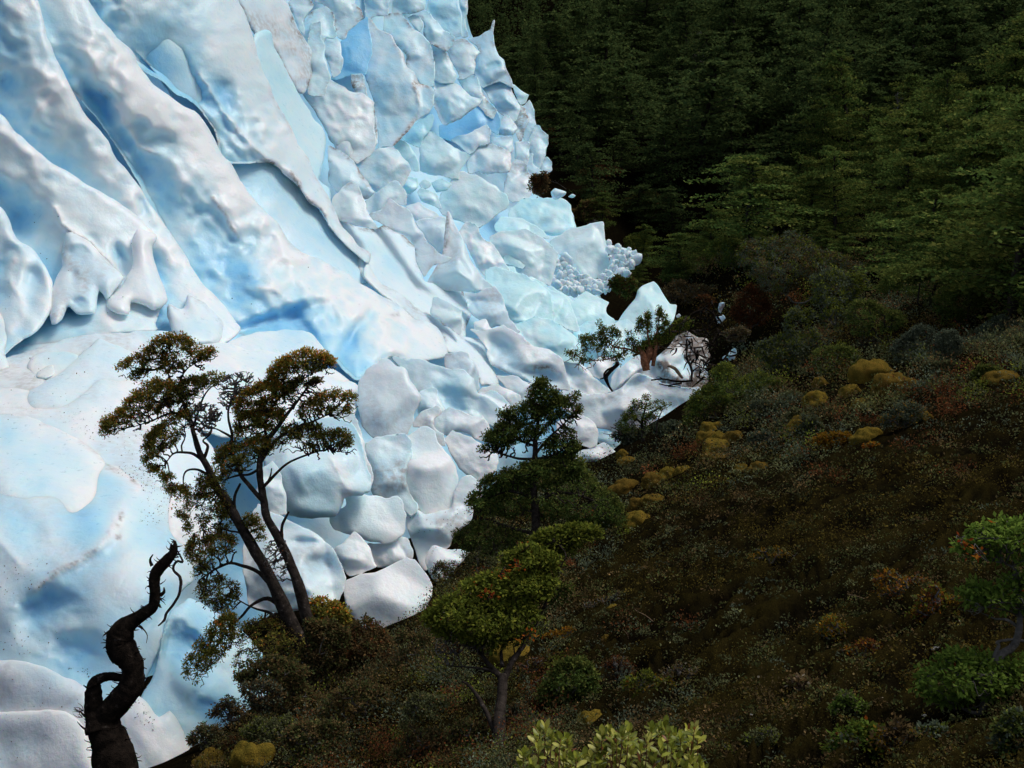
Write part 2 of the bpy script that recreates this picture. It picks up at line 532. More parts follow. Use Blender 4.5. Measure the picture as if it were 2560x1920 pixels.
# ------------------------------------------------------------------ the glacier (one body of ice, its ridges are parts)
core_pts = [(-420, -260), (1150, -260), (1160, 0), (1190, 110), (1240, 150), (1290, 260), (1330, 340), (1350, 400), (1320, 470), (1400, 520), (1450, 600), (1480, 690), (1500, 740), (1530, 800),
            (1620, 800), (1700, 880), (1720, 960), (1660, 1040), (1500, 1100), (1380, 1140), (1250, 1200), (1150, 1300), (1100, 1370), (1040, 1480), (980, 1500), (900, 1530), (800, 1640), (640, 1720), (560, 1830), (520, 2000), (480, 2100), (-420, 2100)]
GL = ice(core_pts, o=5.5, R=60, T=0.6, step=11, follow=1.0, lean=0, und=0.5, mid=0.3, crust=0.35, deep=0.0, name='glacier', label='', parent=None, cups=8, cupsize=90)
for q in ('category', 'group', 'label'):
    if q in GL: del GL[q]
GL['kind'] = 'structure'
def ridge(pts, crop, **k):
    k.setdefault('name', 'ice_ridge'); k.setdefault('follow', 1.0); k.setdefault('lean', 0.0); k.setdefault('crust', 0.85)
    return ice(pts, crop, parent=GL, **k)

# left flank, front to back
ridge([(-60, 750), (0, 752), (30, 790), (70, 870), (60, 960), (35, 1050), (60, 1140), (0, 1165), (-60, 1160)], 'D', o=-0.7, R=30, crust=0.9, edge_dirt=0.5, label='small white knob at the foot of the leftmost ridge')
ridge([(-700, -40), (-300, -60), (-100, 60), (0, 85), (60, 180), (110, 300), (210, 370), (290, 480), (338, 580), (342, 680), (320, 800), (250, 900), (100, 990), (40, 1050), (-100, 1100), (-700, 1100)], 'D',
      o=-0.75, R=26, T=0.9, cups=22, cupsize=44, crust=0.85, trough=(120, 28), edge_dirt=0.15,
      dents=[((215, 600), 28, 40, 62, 12), ((40, 420), 30, 26, 45, 30), ((-10, 500), 30, 20)], ridges=[([(100, 430), (60, 560), (150, 760), (60, 900)], 14, 10)])
ridge([(-700, -700), (-300, -620), (0, -514), (110, -384), (190, -314), (310, -204), (420, -144), (560, -54), (640, -4), (760, 66), (880, 150), (960, 230), (1018, 285), (985, 360), (1000, 450), (1040, 560), (1060, 640),
       (1085, 705), (1040, 760), (1010, 860), (1000, 905), (620, 930), (350, 990), (60, 1080), (-100, 1080), (-700, 900)], 'D',
      o=-0.25, R=24, T=0.85, cups=26, cupsize=48, crust=0.88, trough=(230, 40), edge_dirt=0.25, step=6,
      dents=[((70, 70), 75, 70, 48, 50), ((130, 190), 40, 40, 70, 60), ((500, 400), 36, 20), ((785, 450), 24, 50, 52, -8), ((510, 730), 34, 26, 30, 0), ((590, 330), 26, 12)],
      ridges=[([(345, 115), (400, 190), (450, 240), (560, 310), (650, 400), (740, 480), (800, 555)], 8, 16, 0.35), ([(450, 245), (440, 310), (400, 385)], 8, 10, 0.4)])
ridge([(440, 250), (560, 310), (650, 400), (740, 490), (800, 560), (760, 620), (690, 700), (640, 640), (620, 780), (600, 795), (500, 790), (440, 740), (400, 830), (330, 860), (320, 700), (350, 600), (400, 480), (400, 380)], 'D',
      o=-0.62, R=40, T=0.8, crust=0.9, dents=[((500, 400), 34, 26, 26, 0), ((480, 540), 16, 10), ((510, 725), 26, 22, 22, 0)], dirt=0.35, blurk=3)
ridge([(820, 560), (860, 470), (850, 330), (900, 240), (1018, 285), (985, 360), (1000, 450), (1040, 560), (1085, 705), (1000, 770), (930, 730), (850, 715), (835, 790), (780, 790), (700, 760), (690, 710), (760, 640)], 'D',
      o=-0.62, R=50, T=0.9, crust=1.0, edge_dirt=0.2, blurk=3)
ridge([(-700, -1500), (100, -1500), (330, -950), (450, -700), (540, -520), (640, -404), (700, -334), (740, -234), (830, -134), (900, -34), (960, 56), (1030, 156), (1100, 256), (1190, 380), (1240, 480), (1320, 600), (1400, 680),
       (1480, 770), (1530, 850), (1560, 895), (1440, 1000), (1200, 1010), (900, 950), (500, 700), (-700, -200)], 'D',
      o=0.1, R=20, T=0.8, cups=25, cupsize=34, crust=0.84, trough=(125, 45, 0.6), edge_dirt=0.25, step=6,
      dents=[((50, -700), 36, 26), ((160, -680), 26, 14), ((60, -960), 30, 18, 20, 20), ((320, -580), 30, 16), ((500, -330), 34, 14), ((930, 70), 22, 20, 34, -20), ((1000, 500), 60, 26, 40, 60)],
      ridges=[([(190, -390), (240, -520), (330, -610), (450, -700)], 12, 9)])
ridge([(1215, 665), (1260, 680), (1320, 720), (1400, 790), (1445, 860), (1430, 950), (1380, 990), (1200, 990), (1120, 900), (1080, 800), (1100, 720), (1180, 760)], 'D', o=-0.35, R=55, crust=0.75, edge_dirt=0.5, deep=0.3, label='low blue tinged lump at the foot of the ridge')
# the long dominant ridge
ridge([(-1700, -1600), (-1215, -1400), (-1065, -1164), (-925, -1004), (-825, -914), (-785, -824), (-685, -694), (-585, -624), (-495, -554), (-425, -524), (-355, -454), (-305, -364), (-245, -244), (-175, -174), (-125, -74), (-45, 36), (45, 136), (135, 226),
       (185, 316), (265, 386), (385, 430), (480, 490), (560, 530), (640, 590), (720, 630), (800, 680), (880, 720), (940, 770), (1000, 825), (1070, 835), (1150, 880), (1200, 960), (1210, 1060), (1000, 1100),
       (850, 1070), (760, 1120), (640, 1225), (570, 1190), (450, 1070), (200, 1020), (-250, 1010), (-400, 700), (-600, 300), (-1000, -400), (-1700, -1200)], 'E',
      o=0.42, R=22, T=0.9, cups=27, cupsize=30, crust=0.86, trough=(185, 50, 0.62), edge_dirt=0.3, step=6, flow=14,
      dents=[((-1055, -600), 62, 60, 34, 48), ((-1050, -560), 50, 30), ((-785, -405), 30, 34), ((-645, -320), 46, 34, 30, 10), ((-60, 345), 56, 26, 46, 0), ((-60, 160), 40, 14), ((-760, -200), 130, 26, 50, 55), ((-250, 330), 150, 40, 50, 58), ((300, 960), 120, 46, 34, 60),
             ((60, 850), 150, 60, 26, -20), ((640, 900), 90, 26, 26, -55), ((-90, 560), 50, -34), ((560, 1010), 60, 20, 20, -60)],
      ridges=[([(-1045, -660), (-940, -540), (-830, -380), (-800, -300), (-700, -250)], 8, 10, 0.25), ([(-300, 30), (-190, 200), (-150, 290)], 7, 8, 0.5), ([(820, 880), (790, 820), (880, 790), (940, 790), (950, 830)], 8, 12, 0.5),
              ([(0, 620), (30, 630), (120, 640)], 10, 16, 0.5)], seed=11)
# ridge behind it: weathered upper crest, clean wall under it
ridge([(-700, -1500), (-145, -1500), (-145, -1244), (-95, -1164), (-45, -1004), (5, -824), (55, -714), (105, -584), (195, -434), (245, -314), (305, -234), (345, -134), (385, -54), (440, 30), (490, 140), (540, 230), (610, 300), (640, 350), (720, 400), (715, 450),
       (690, 470), (600, 390), (500, 290), (440, 220), (400, 120), (310, 60), (270, 0), (215, -60), (65, -184), (-235, -194), (-300, -400), (-420, -560), (-560, -640), (-640, -720), (-900, -900), (-1250, -1500)], 'E',
      o=0.55, R=18, T=0.8, cups=34, cupsize=28, crust=0.82, trough=(150, 35, 0.6), edge_dirt=0.45, step=5.5,
      dents=[((-640, -820), 70, 52, 46, -30), ((-560, -720), 66, 46), ((-450, -620), 34, 40), ((-230, -620), 50, 34, 34, 60), ((-620, -740), 30, 20)],
      ridges=[([(-385, -764), (-285, -604), (-135, -394), (65, -194), (215, -64)], 9, 16, 0.3), ([(65, -194), (200, -120), (300, 30), (420, 150)], 6, 8, 0.8)], seed=5)
ridge([(-1300, -1500), (-700, -1400), (0, -400), (300, -20), (440, 200), (600, 370), (700, 430), (675, 490), (668, 550), (700, 595), (640, 600), (500, 560), (300, 450), (0, 250), (-400, -300), (-700, -800), (-1300, -1400)], 'E',
      o=1.05, R=20, T=0.6, crust=0.6, trough=(170, 35, 0.55), und=0.2, mid=0.05, flow=8, step=6.5, blurk=5)
ridge([(-175, 230), (-95, 185), (-55, 210), (-35, 300), (15, 400), (85, 540), (145, 650), (210, 750), (290, 860), (300, 930), (285, 1040), (250, 1165), (330, 1220), (330, 1310), (200, 1250), (0, 900), (-150, 600), (-172, 400)], 'B',
      o=1.2, R=14, T=0.9, crust=0.55, fresh=0.5, und=0.1, mid=0.04, deep=0.2, rnd=0.5, label='thin pale blue blade of ice with a square tip')
ridge([(-500, -200), (-40, -200), (-20, -60), (40, 20), (90, 120), (130, 210), (190, 300), (240, 400), (250, 450), (200, 520), (150, 610), (80, 560), (-50, 300), (-160, 230), (-300, 0)], 'B',
      o=1.7, R=16, crust=0.85, edge_dirt=1.1, dirt=0.35, cups=10, cupsize=34, label='grey dirt streaked blade behind the pale blue one')

# thin crest running down to the block field
ridge([(700, 585), (665, 550), (668, 500), (700, 450), (730, 520), (790, 600), (880, 640), (960, 700), (1060, 780), (1150, 795), (1250, 885), (1320, 935), (1440, 952), (1465, 1040), (1490, 1100), (1550, 1250), (1430, 1250), (1395, 1150),
       (1300, 1060), (1200, 1040), (1190, 940), (1100, 860), (1000, 830), (880, 730), (790, 670)], 'E', o=0.62, R=20, crust=0.85, edge_dirt=0.5, deep=0.2, dirt=0.2, rnd=0.6, follow=1)
ridge([(500, 170), (570, 200), (650, 230), (740, 240), (800, 215), (880, 245), (940, 280), (1000, 350), (1030, 430), (1050, 540), (1070, 580), (1180, 590), (1270, 550), (1310, 600), (1330, 700), (1365, 800), (1330, 900), (1320, 960),
       (1100, 830), (1000, 760), (900, 690), (760, 620), (660, 560), (620, 400), (550, 290)], 'E', o=0.95, R=20, T=0.9, crust=0.78, deep=0.55, edge_dirt=1.3, step=4.5, dents=[((680, 350), 34, -16), ((1100, 540), 34, 26, 16, 10)], und=0.12,
      label='curling ridge with a thin brown line of dirt along its crest')

# ------------------------------------------------------------------ towers and blocks, each its own thing
def blk(label, crop, pts, o=0.9, **k):
    k.setdefault('fresh', 0.25); k.setdefault('lean', 0.55); k.setdefault('rnd', 0.4); k.setdefault('jit', 3.5)
    k.setdefault('R', 15); k.setdefault('facets', 5); k.setdefault('fs', 0.6); k.setdefault('blurk', 1); k.setdefault('mid', 0.09)
    return ice(pts, crop, o=o, label=label, **k)
def tow(label, crop, pts, o=1.2, **k):
    k.setdefault('rnd', 0.35); k.setdefault('jit', 3.5); k.setdefault('lean', 0.7); k.setdefault('fresh', 0.6); k.setdefault('R', 11); k.setdefault('facets', 5); k.setdefault('fs', 0.6); k.setdefault('blurk', 1); k.setdefault('mid', 0.10)
    k.setdefault('crust', 0.6); k.setdefault('cups', 6); k.setdefault('cupsize', 30); k.setdefault('edge_dirt', 0.4); k.setdefault('dirt', 0.12)
    return ice(pts, crop, o=o, label=label, name='ice_tower', **k)

tow('squarish pale serac cut by the top edge left of the tall centre towers', 'B', [(540, -160), (700, -160), (705, 95), (600, 112), (550, 125)], o=2.4, crust=0.5, fresh=0.4)
tow('shadowy grey blue serac in the middle of the top edge', 'B', [(698, -160), (935, -160), (935, 60), (830, 92), (700, 88)], o=2.5, crust=0.5, rnd=0.3)
tow('tall bright blue serac rising to the top edge beside the forest', 'B', [(930, -160), (1165, -160), (1160, 0), (1185, 240), (1100, 245), (1000, 150), (925, 50)], o=2.3, crust=0.3, fresh=0.5, facets=4)
tow('slim ribbed serac standing highest against the forest', 'B', [(1145, -160), (1205, -160), (1217, 100), (1203, 140), (1227, 245), (1170, 240), (1150, 100)], o=2.2, fresh=0.4)
tow('broad pale serac with dirty right edge at the top edge', 'B', [(200, -160), (470, -160), (490, 20), (520, 60), (548, 112), (500, 155), (450, 190), (412, 250), (370, 245), (345, 110), (280, 30), (210, 20)], o=2.0, facets=4, edge_dirt=1.0)
tow('rounded white hump behind the slim pale column', 'B', [(155, 120), (230, 60), (300, 38), (345, 100), (365, 235), (300, 250), (230, 380), (150, 350), (130, 200)], o=1.9, edge_dirt=0.9)
tow('small pale lump in the gap at the top left of the towers', 'B', [(60, 20), (100, -40), (180, -30), (215, 40), (150, 130), (170, 220), (120, 190), (70, 90)], o=2.2, edge_dirt=0.9)
tow('slim square topped light blue column', 'B', [(195, 140), (262, 140), (270, 220), (300, 380), (332, 500), (290, 620), (180, 620), (180, 260)], o=1.55, crust=0.55, fresh=0.6, rnd=0.2, R=18)
tow('round shouldered pale serac beside the slim column', 'B', [(270, 240), (330, 225), (388, 268), (402, 350), (418, 400), (400, 480), (340, 505), (300, 380)], o=1.75, crust=0.75)
tow('deep blue wall in the recess between two pale seracs', 'B', [(390, 260), (450, 190), (560, 110), (600, 300), (560, 480), (460, 490), (330, 515), (380, 380)], o=2.4, crust=-0.05, fresh=0.1, cups=0, edge_dirt=0, dirt=0, R=20, T=0.4, mid=0.02)
tow('largest leaning blue white serac in the centre of the towers', 'B', [(525, 145), (590, 118), (640, 180), (720, 230), (800, 350), (828, 435), (872, 470), (905, 545), (985, 565), (1000, 600), (990, 720), (880, 785), (830, 850), (740, 948), (640, 965), (620, 800), (600, 650), (540, 470), (515, 420), (500, 250)],
    o=1.1, R=30, facets=5, fs=0.35, crust=0.55, fresh=0.3, cups=6, cupsize=40, ridges=[([(740, 948), (830, 840), (900, 700), (870, 560), (880, 545), (985, 575)], 6, 12, 0.8), ([(590, 120), (720, 240), (820, 430)], 6, 8, 0.4)], seed=3)
tow('wide upright serac behind the largest leaning one', 'B', [(590, 112), (700, 88), (790, 88), (830, 140), (900, 200), (965, 270), (1000, 380), (998, 560), (920, 560), (830, 440), (800, 350), (720, 240), (640, 180)], o=1.7, facets=4, crust=0.62, edge_dirt=0.8)
tow('small dirty slab wedged under the largest serac', 'B', [(465, 485), (530, 468), (555, 540), (568, 640), (520, 640), (470, 600)], o=1.4, dirt=0.8, R=14)
tow('crumbly white heap of broken ice left of the largest serac', 'B', [(150, 610), (210, 540), (285, 478), (330, 530), (420, 560), (480, 600), (540, 610), (605, 660), (612, 800), (620, 960), (500, 1060), (400, 980), (280, 820)], o=0.95, R=35, T=0.7, crust=0.8, fresh=0.8, cups=16, cupsize=20, facets=4, mid=0.12)
tow('twin rounded heads of ice below the crumbly heap', 'B', [(300, 800), (370, 738), (410, 740), (440, 775), (520, 748), (540, 800), (515, 1000), (495, 1070), (380, 1000), (310, 880)], o=0.75, crust=0.75, fresh=0.5, edge_dirt=0.5)
tow('narrow pillar with a brown dirty base', 'B', [(520, 880), (575, 740), (605, 690), (625, 820), (637, 945), (590, 990), (540, 1040), (500, 1060)], o=0.7, cups=8, cupsize=24, edge_dirt=1.2, dirt=0.3)
tow('knobbly ridge of small heads near the top of the towers', 'B', [(832, 90), (845, 20), (880, 60), (940, 55), (1000, 110), (1060, 195), (1135, 238), (1120, 290), (1075, 335), (980, 290), (925, 200), (930, 140), (880, 110)], o=1.9, edge_dirt=0.9)
tow('round grey stone like head under the knobbly ridge', 'B', [(820, 120), (860, 95), (910, 105), (932, 150), (905, 210), (860, 175)], o=1.85)
tow('striped rounded serac right of the largest serac', 'B', [(985, 310), (1020, 298), (1070, 340), (1110, 400), (1150, 490), (1130, 540), (990, 520)], o=1.6, edge_dirt=0.8)
tow('bulging white serac with a notch on its right side', 'B', [(1075, 325), (1120, 262), (1190, 255), (1255, 285), (1292, 345), (1262, 400), (1262, 485), (1160, 520), (1150, 470), (1110, 395)], o=1.55, edge_dirt=0.6)
tow('serac drawn out into a needle point above the forest edge', 'B', [(1215, 255), (1290, 232), (1330, 205), (1362, 190), (1378, 135), (1393, 127), (1390, 170), (1382, 215), (1392, 290), (1420, 360), (1452, 388), (1460, 430), (1500, 510), (1512, 572), (1420, 530), (1310, 570), (1262, 480), (1288, 350), (1275, 300)],
    o=1.8, R=18, rnd=0.45, jit=0.6, crust=0.6, fresh=0.3, edge_dirt=0.6, dents=[((1370, 440), 30, 18, 14, -30)])
tow('smooth humped block above the deep blue hollow', 'B', [(990, 510), (1040, 490), (1150, 545), (1240, 628), (1305, 640), (1280, 700), (1200, 750), (1100, 805), (1060, 815), (1000, 700)], o=1.25, facets=4, edge_dirt=0.5)
tow('two stepped rounded heads right of the smooth hump', 'B', [(1145, 515), (1230, 478), (1290, 505), (1312, 600), (1405, 720), (1390, 770), (1330, 740), (1240, 640)], o=1.45, edge_dirt=0.7)
tow('pale gable shaped serac by the forest under the needle', 'B', [(1305, 560), (1370, 510), (1440, 493), (1500, 560), (1555, 680), (1535, 780), (1470, 770), (1400, 710)], o=1.5, facets=4, fresh=0.3)
tow('small pointed flake sticking out over the forest', 'B', [(1505, 550), (1560, 580), (1612, 612), (1600, 655), (1560, 690), (1530, 620)], o=1.65, rnd=0.3, R=14)
tow('upright scalloped serac at the forest edge', 'B', [(1560, 690), (1590, 680), (1620, 650), (1648, 700), (1657, 790), (1640, 880), (1590, 930), (1550, 830)], o=1.5, fresh=0.3)
tow('grey dirty knob standing before the scalloped serac', 'B', [(1528, 690), (1560, 675), (1602, 700), (1596, 740), (1612, 790), (1590, 840), (1550, 925), (1515, 820)], o=1.3, dirt=0.5, edge_dirt=0.9)
tow('deep blue undercut wall below the smooth hump', 'B', [(980, 870), (1000, 820), (1100, 790), (1200, 735), (1300, 640), (1390, 680), (1430, 770), (1410, 870), (1340, 850), (1110, 920)], o=1.75, crust=-0.1, fresh=0.05, cups=0, edge_dirt=0, R=13, T=0.5, mid=0.02)
tow('knobby small block by the blue undercut', 'B', [(1395, 840), (1440, 752), (1490, 750), (1537, 830), (1500, 890), (1420, 880)], o=1.15, cups=8, cupsize=18)
tow('slab with a pale rounded end under the blue undercut', 'B', [(1105, 897), (1230, 850), (1300, 815), (1340, 808), (1364, 850), (1362, 930), (1290, 960), (1230, 1010), (1150, 940)], o=1.05, facets=4, fresh=0.3)
tow('flat topped grey block right of the rounded slab', 'B', [(1362, 885), (1440, 880), (1500, 892), (1524, 960), (1490, 1005), (1365, 950)], o=1.1, dirt=0.3)
tow('small square upright block at the right flank', 'B', [(1520, 925), (1615, 925), (1614, 1010), (1590, 1080), (1530, 1030)], o=1.0, rnd=0.3, R=20)
tow('leaning slab with sharp top at the right flank', 'B', [(1605, 925), (1655, 820), (1690, 818), (1705, 850), (1742, 880), (1735, 950), (1700, 1060), (1680, 1100), (1610, 1080)], o=1.15, fresh=0.5, edge_dirt=0.5)
tow('small tooth of ice leaning out over the bushes', 'B', [(1685, 1045), (1735, 1008), (1760, 1045), (1752, 1110), (1705, 1125), (1670, 1110)], o=1.0, fresh=0.4)
tow('small pale foot below the leaning slab', 'B', [(1600, 1000), (1640, 990), (1640, 1060), (1705, 1120), (1690, 1150), (1620, 1130), (1595, 1080)], o=0.95, fresh=0.4)
tow('rounded bright block right of the tilted blue wedge', 'B', [(1225, 1000), (1290, 942), (1380, 930), (1480, 968), (1500, 1060), (1485, 1120), (1380, 1130), (1215, 1120)], o=0.75, crust=0.8, fresh=0.9, facets=4)
tow('rounded grey bottomed block above the fallen bushes', 'B', [(1470, 1100), (1525, 1030), (1590, 1075), (1640, 1170), (1645, 1240), (1600, 1300), (1500, 1315), (1450, 1250)], o=0.65, crust=0.8, dirt=0.25, edge_dirt=0.5, dents=[((1560, 1130), 30, 10, 6, -40)])
blk('tilted pale blue wedge with a scratched face', 'B', [(948, 848), (1010, 860), (1080, 920), (1200, 990), (1232, 1020), (1170, 1100), (1165, 1165), (1060, 1140), (905, 1112), (900, 940)], o=0.45, R=13, rnd=0.15, crust=0.62, fresh=1.0, facets=4, fs=0.5, cups=5, cupsize=22)
blk('clear blue slab leaning behind the tilted wedge', 'B', [(740, 950), (780, 905), (860, 955), (900, 1050), (890, 1115), (830, 1095), (760, 1000)], o=0.75, rnd=0.3, crust=0.35, fresh=0.9)
blk('blue sail shaped slab under the largest serac', 'B', [(780, 900), (840, 820), (990, 732), (1002, 780), (968, 850), (930, 900), (900, 960), (850, 940)], o=0.85, rnd=0.3, crust=0.3, fresh=0.7, R=12)
blk('blocky white peak left of the small blue lumps', 'B', [(485, 1045), (580, 990), (690, 950), (740, 952), (790, 1010), (820, 1050), (855, 1110), (800, 1190), (760, 1240), (620, 1250), (540, 1170)], o=0.45, R=30, facets=4, crust=0.7, fresh=0.3, cups=5, cupsize=30)
blk('dirty edged white slope at the left of the blocky peak', 'B', [(315, 950), (360, 965), (400, 990), (490, 1060), (520, 1120), (560, 1170), (612, 1250), (560, 1300), (400, 1270), (320, 1180)], o=0.6, crust=0.8, edge_dirt=1.1, facets=3)
blk('leftmost small blue lump under the tilted wedge', 'B', [(775, 1195), (830, 1150), (888, 1150), (892, 1220), (835, 1265), (785, 1250)], o=0.35, crust=0.5, fresh=0.9)
blk('middle small blue lump under the tilted wedge', 'B', [(895, 1190), (940, 1158), (982, 1190), (962, 1225), (915, 1220)], o=0.35, crust=0.5, fresh=0.9)
blk('right small blue lump under the tilted wedge', 'B', [(972, 1180), (1050, 1158), (1105, 1190), (1085, 1235), (1010, 1245)], o=0.3, crust=0.5, fresh=0.9)
blk('small upright pale block below the three blue lumps', 'B', [(888, 1245), (915, 1218), (1010, 1250), (1045, 1350), (1000, 1340), (920, 1305)], o=0.3, crust=0.6, fresh=0.7)
blk('huge rounded blue boulder in the middle of the fresh ice', 'B', [(1015, 1330), (1075, 1200), (1130, 1140), (1190, 1108), (1280, 1140), (1400, 1210), (1485, 1290), (1485, 1330), (1400, 1400), (1290, 1478), (1150, 1430), (1050, 1400)], o=0.2, R=45, crust=0.66, fresh=1.0, cups=8, cupsize=40, facets=4, fs=0.3)
# white teeth in front of the fresh ice
blk('sharp white tooth under the dirty edged slope', 'B', [(325, 1300), (400, 1220), (470, 1178), (510, 1190), (540, 1300), (590, 1400), (640, 1480), (560, 1480), (400, 1430), (340, 1380)], o=0.25, R=22, crust=0.85, edge_dirt=0.5, deep=0.3)
blk('double peaked white block with a rounded right face', 'B', [(540, 1300), (620, 1250), (720, 1178), (760, 1180), (812, 1260), (815, 1330), (780, 1330), (720, 1300), (660, 1370), (600, 1400)], o=0.4, crust=0.75, fresh=0.5, facets=3, edge_dirt=0.4)
blk('hooked white fin curling down to a long pointed beak', 'E', [(700, 150), (790, 110), (828, 50), (850, 44), (900, 78), (970, 118), (1000, 190), (1050, 260), (1090, 330), (1150, 395), (1237, 437), (1190, 462), (1110, 480), (1060, 560), (1020, 480), (1000, 360), (930, 280), (800, 220)], o=0.2, R=25, rnd=0.6, crust=0.8, edge_dirt=0.5, dirt=0.15, deep=0.2)
blk('crumbly bright block between the hooked fin and the spire', 'E', [(945, 95), (1000, 80), (1040, 62), (1100, 110), (1165, 150), (1180, 190), (1100, 210), (1010, 190)], o=0.35, crust=0.9, fresh=0.7, cups=6, cupsize=16, facets=4)
blk('smooth grey white block before the crumbly bright one', 'E', [(1000, 195), (1080, 170), (1200, 160), (1210, 300), (1195, 365), (1145, 395), (1090, 320), (1040, 250)], o=0.2, crust=0.8)
blk('slender spire of grey white ice', 'E', [(1080, 600), (1130, 500), (1180, 400), (1196, 260), (1212, 130), (1222, 118), (1236, 140), (1270, 220), (1330, 335), (1370, 450), (1450, 560), (1510, 612), (1400, 650), (1330, 645), (1200, 640)], o=0.05, R=25, rnd=0.45, jit=0.6, crust=0.72, dirt=0.2, deep=0.15, edge_dirt=0.2,
    ridges=[([(1218, 130), (1200, 260), (1195, 360), (1120, 520)], 8, 14, 0.4)])
blk('rounded grey block with a tan hollow below the spire', 'E', [(1330, 650), (1400, 650), (1460, 622), (1530, 615), (1580, 680), (1600, 800), (1690, 910), (1640, 930), (1560, 870), (1490, 885), (1420, 830), (1360, 780)], o=-0.05, R=30, crust=0.78, dirt=0.25, dents=[((1400, 730), 40, 20, 22, 10)])
blk('small square block perched left of the grey hollowed one', 'E', [(1115, 690), (1150, 678), (1220, 720), (1302, 770), (1308, 860), (1290, 930), (1200, 870), (1110, 790)], o=0.15, crust=0.8, facets=4, edge_dirt=0.7)
blk('bright triangular knob below the spire', 'E', [(1380, 850), (1430, 822), (1470, 822), (1500, 885), (1560, 900), (1440, 930)], o=-0.2, crust=0.9)
blk('long white shoulder above the blue hollow', 'E', [(1320, 870), (1400, 900), (1500, 890), (1580, 858), (1660, 918), (1702, 932), (1765, 1000), (1850, 1010), (1940, 1060), (1965, 1100), (1990, 1180), (2010, 1290), (1780, 1260), (1640, 1190), (1500, 1130), (1440, 960)], o=-0.1, R=30, crust=0.88, edge_dirt=0.4, dirt=0.15,
    dents=[((1560, 1010), 46, 34, 30, 30), ((1840, 1180), 46, 36, 26, 15), ((1640, 1140), 30, 16)], ridges=[([(1770, 1150), (1780, 1130), (1850, 1140), (1930, 1170)], 5, 10, 0.9)])
blk('grey white hump under the long thin crest', 'E', [(1205, 1045), (1300, 1028), (1350, 1045), (1400, 1140), (1435, 1270), (1400, 1300), (1300, 1240), (1200, 1160)], o=-0.05, crust=0.82, edge_dirt=0.4, dirt=0.15)
blk('large rounded block with a deep blue shaded front', 'E', [(850, 1070), (950, 1082), (1080, 1090), (1200, 1140), (1320, 1148), (1385, 1210), (1410, 1290), (1560, 1400), (1560, 1540), (1400, 1470), (1200, 1440), (1000, 1290), (920, 1150)], o=-0.1, R=37, crust=0.72, deep=0.4, dents=[((1250, 1330), 70, 50, 44, 40)])
blk('pale block tucked behind the tall grey boulder', 'E', [(1015, 1310), (1100, 1258), (1150, 1285), (1200, 1420), (1100, 1470), (1030, 1450)], o=-0.35, crust=0.75)
blk('tall grey white boulder standing upright right of the windswept tree', 'E', [(690, 1150), (740, 1110), (790, 1085), (840, 1085), (880, 1115), (940, 1150), (980, 1230), (1045, 1325), (1020, 1400), (960, 1560), (880, 1620), (740, 1600), (660, 1510), (628, 1350), (640, 1240)], o=-0.65, R=42, T=0.85, rnd=0.6, crust=0.82, dirt=0.22, facets=4, fs=0.3, und=0.2, mid=0.08, blurk=4, name='ice_boulder')
blk('white block with a rounded ridge left of the green beech tip', 'E', [(1400, 1310), (1430, 1272), (1500, 1245), (1600, 1268), (1690, 1310), (1695, 1380), (1620, 1420), (1500, 1300)], o=-0.25, crust=0.92)
blk('broad pale block whose dark side faces the beech', 'E', [(1395, 1320), (1490, 1278), (1550, 1308), (1645, 1400), (1660, 1500), (1560, 1560), (1490, 1570), (1380, 1460)], o=-0.45, R=30, crust=0.75, edge_dirt=0.3, facets=3)
blk('low white loaf behind the beech tip', 'E', [(1535, 1200), (1640, 1190), (1720, 1220), (1790, 1270), (1800, 1340), (1700, 1370), (1600, 1280)], o=-0.15, crust=0.92)
blk('lumpy white slab with a dirty shaded underside', 'H', [(740, 355), (790, 330), (840, 308), (900, 320), (980, 368), (1050, 362), (1075, 410), (1108, 460), (1100, 510), (1040, 530), (960, 478), (880, 462), (830, 488), (735, 445)], o=-0.8, R=22, crust=0.9, edge_dirt=0.3, dirt=0.18, facets=4)
blk('dirty white lump left of the lumpy slab', 'H', [(605, 400), (660, 332), (760, 298), (790, 340), (745, 380), (745, 450), (800, 470), (810, 560), (740, 520), (690, 440), (610, 435)], o=-0.6, crust=0.85, dirt=0.25)
blk('smooth egg shaped boulder in the middle of the block field', 'H', [(540, 520), (590, 470), (640, 440), (690, 430), (735, 465), (765, 535), (850, 620), (882, 700), (908, 860), (895, 920), (840, 970), (740, 1010), (660, 995), (600, 930), (500, 850), (445, 750), (440, 660), (490, 590)], o=-1.15, R=55, T=0.9, rnd=0.8, crust=0.9, und=0.14, mid=0.03, blurk=6, name='ice_boulder', ridges=[([(640, 700), (720, 660), (850, 640)], 22, 12)])
blk('rounded white cube right of the egg shaped boulder', 'H', [(812, 515), (870, 460), (920, 468), (1000, 512), (1080, 548), (1150, 600), (1150, 720), (1040, 795), (960, 755), (890, 690), (855, 600)], o=-1.0, R=30, crust=0.92, facets=4, fs=0.4)
blk('dirty white mass reaching down to the dark shrubs', 'H', [(905, 765), (978, 740), (1042, 800), (1050, 880), (1000, 960), (985, 1025), (880, 1130), (840, 1210), (760, 1260), (700, 1260), (690, 1370), (640, 1330), (600, 1180), (560, 1090), (545, 1000), (560, 975), (640, 968), (680, 1000), (840, 960)], o=-1.0, R=30, crust=0.95, dirt=0.42, und=0.25)
blk('chunky saddle shaped boulder above the small triangular block', 'H', [(165, 855), (210, 843), (300, 870), (430, 893), (500, 885), (540, 930), (557, 1060), (540, 1130), (450, 1190), (330, 1182), (210, 1142), (100, 1105), (62, 1030), (85, 985), (160, 945)], o=-1.35, R=31, T=0.95, rnd=0.55, crust=0.92, facets=4, fs=0.45, und=0.1, mid=0.03, blurk=4, name='ice_boulder')
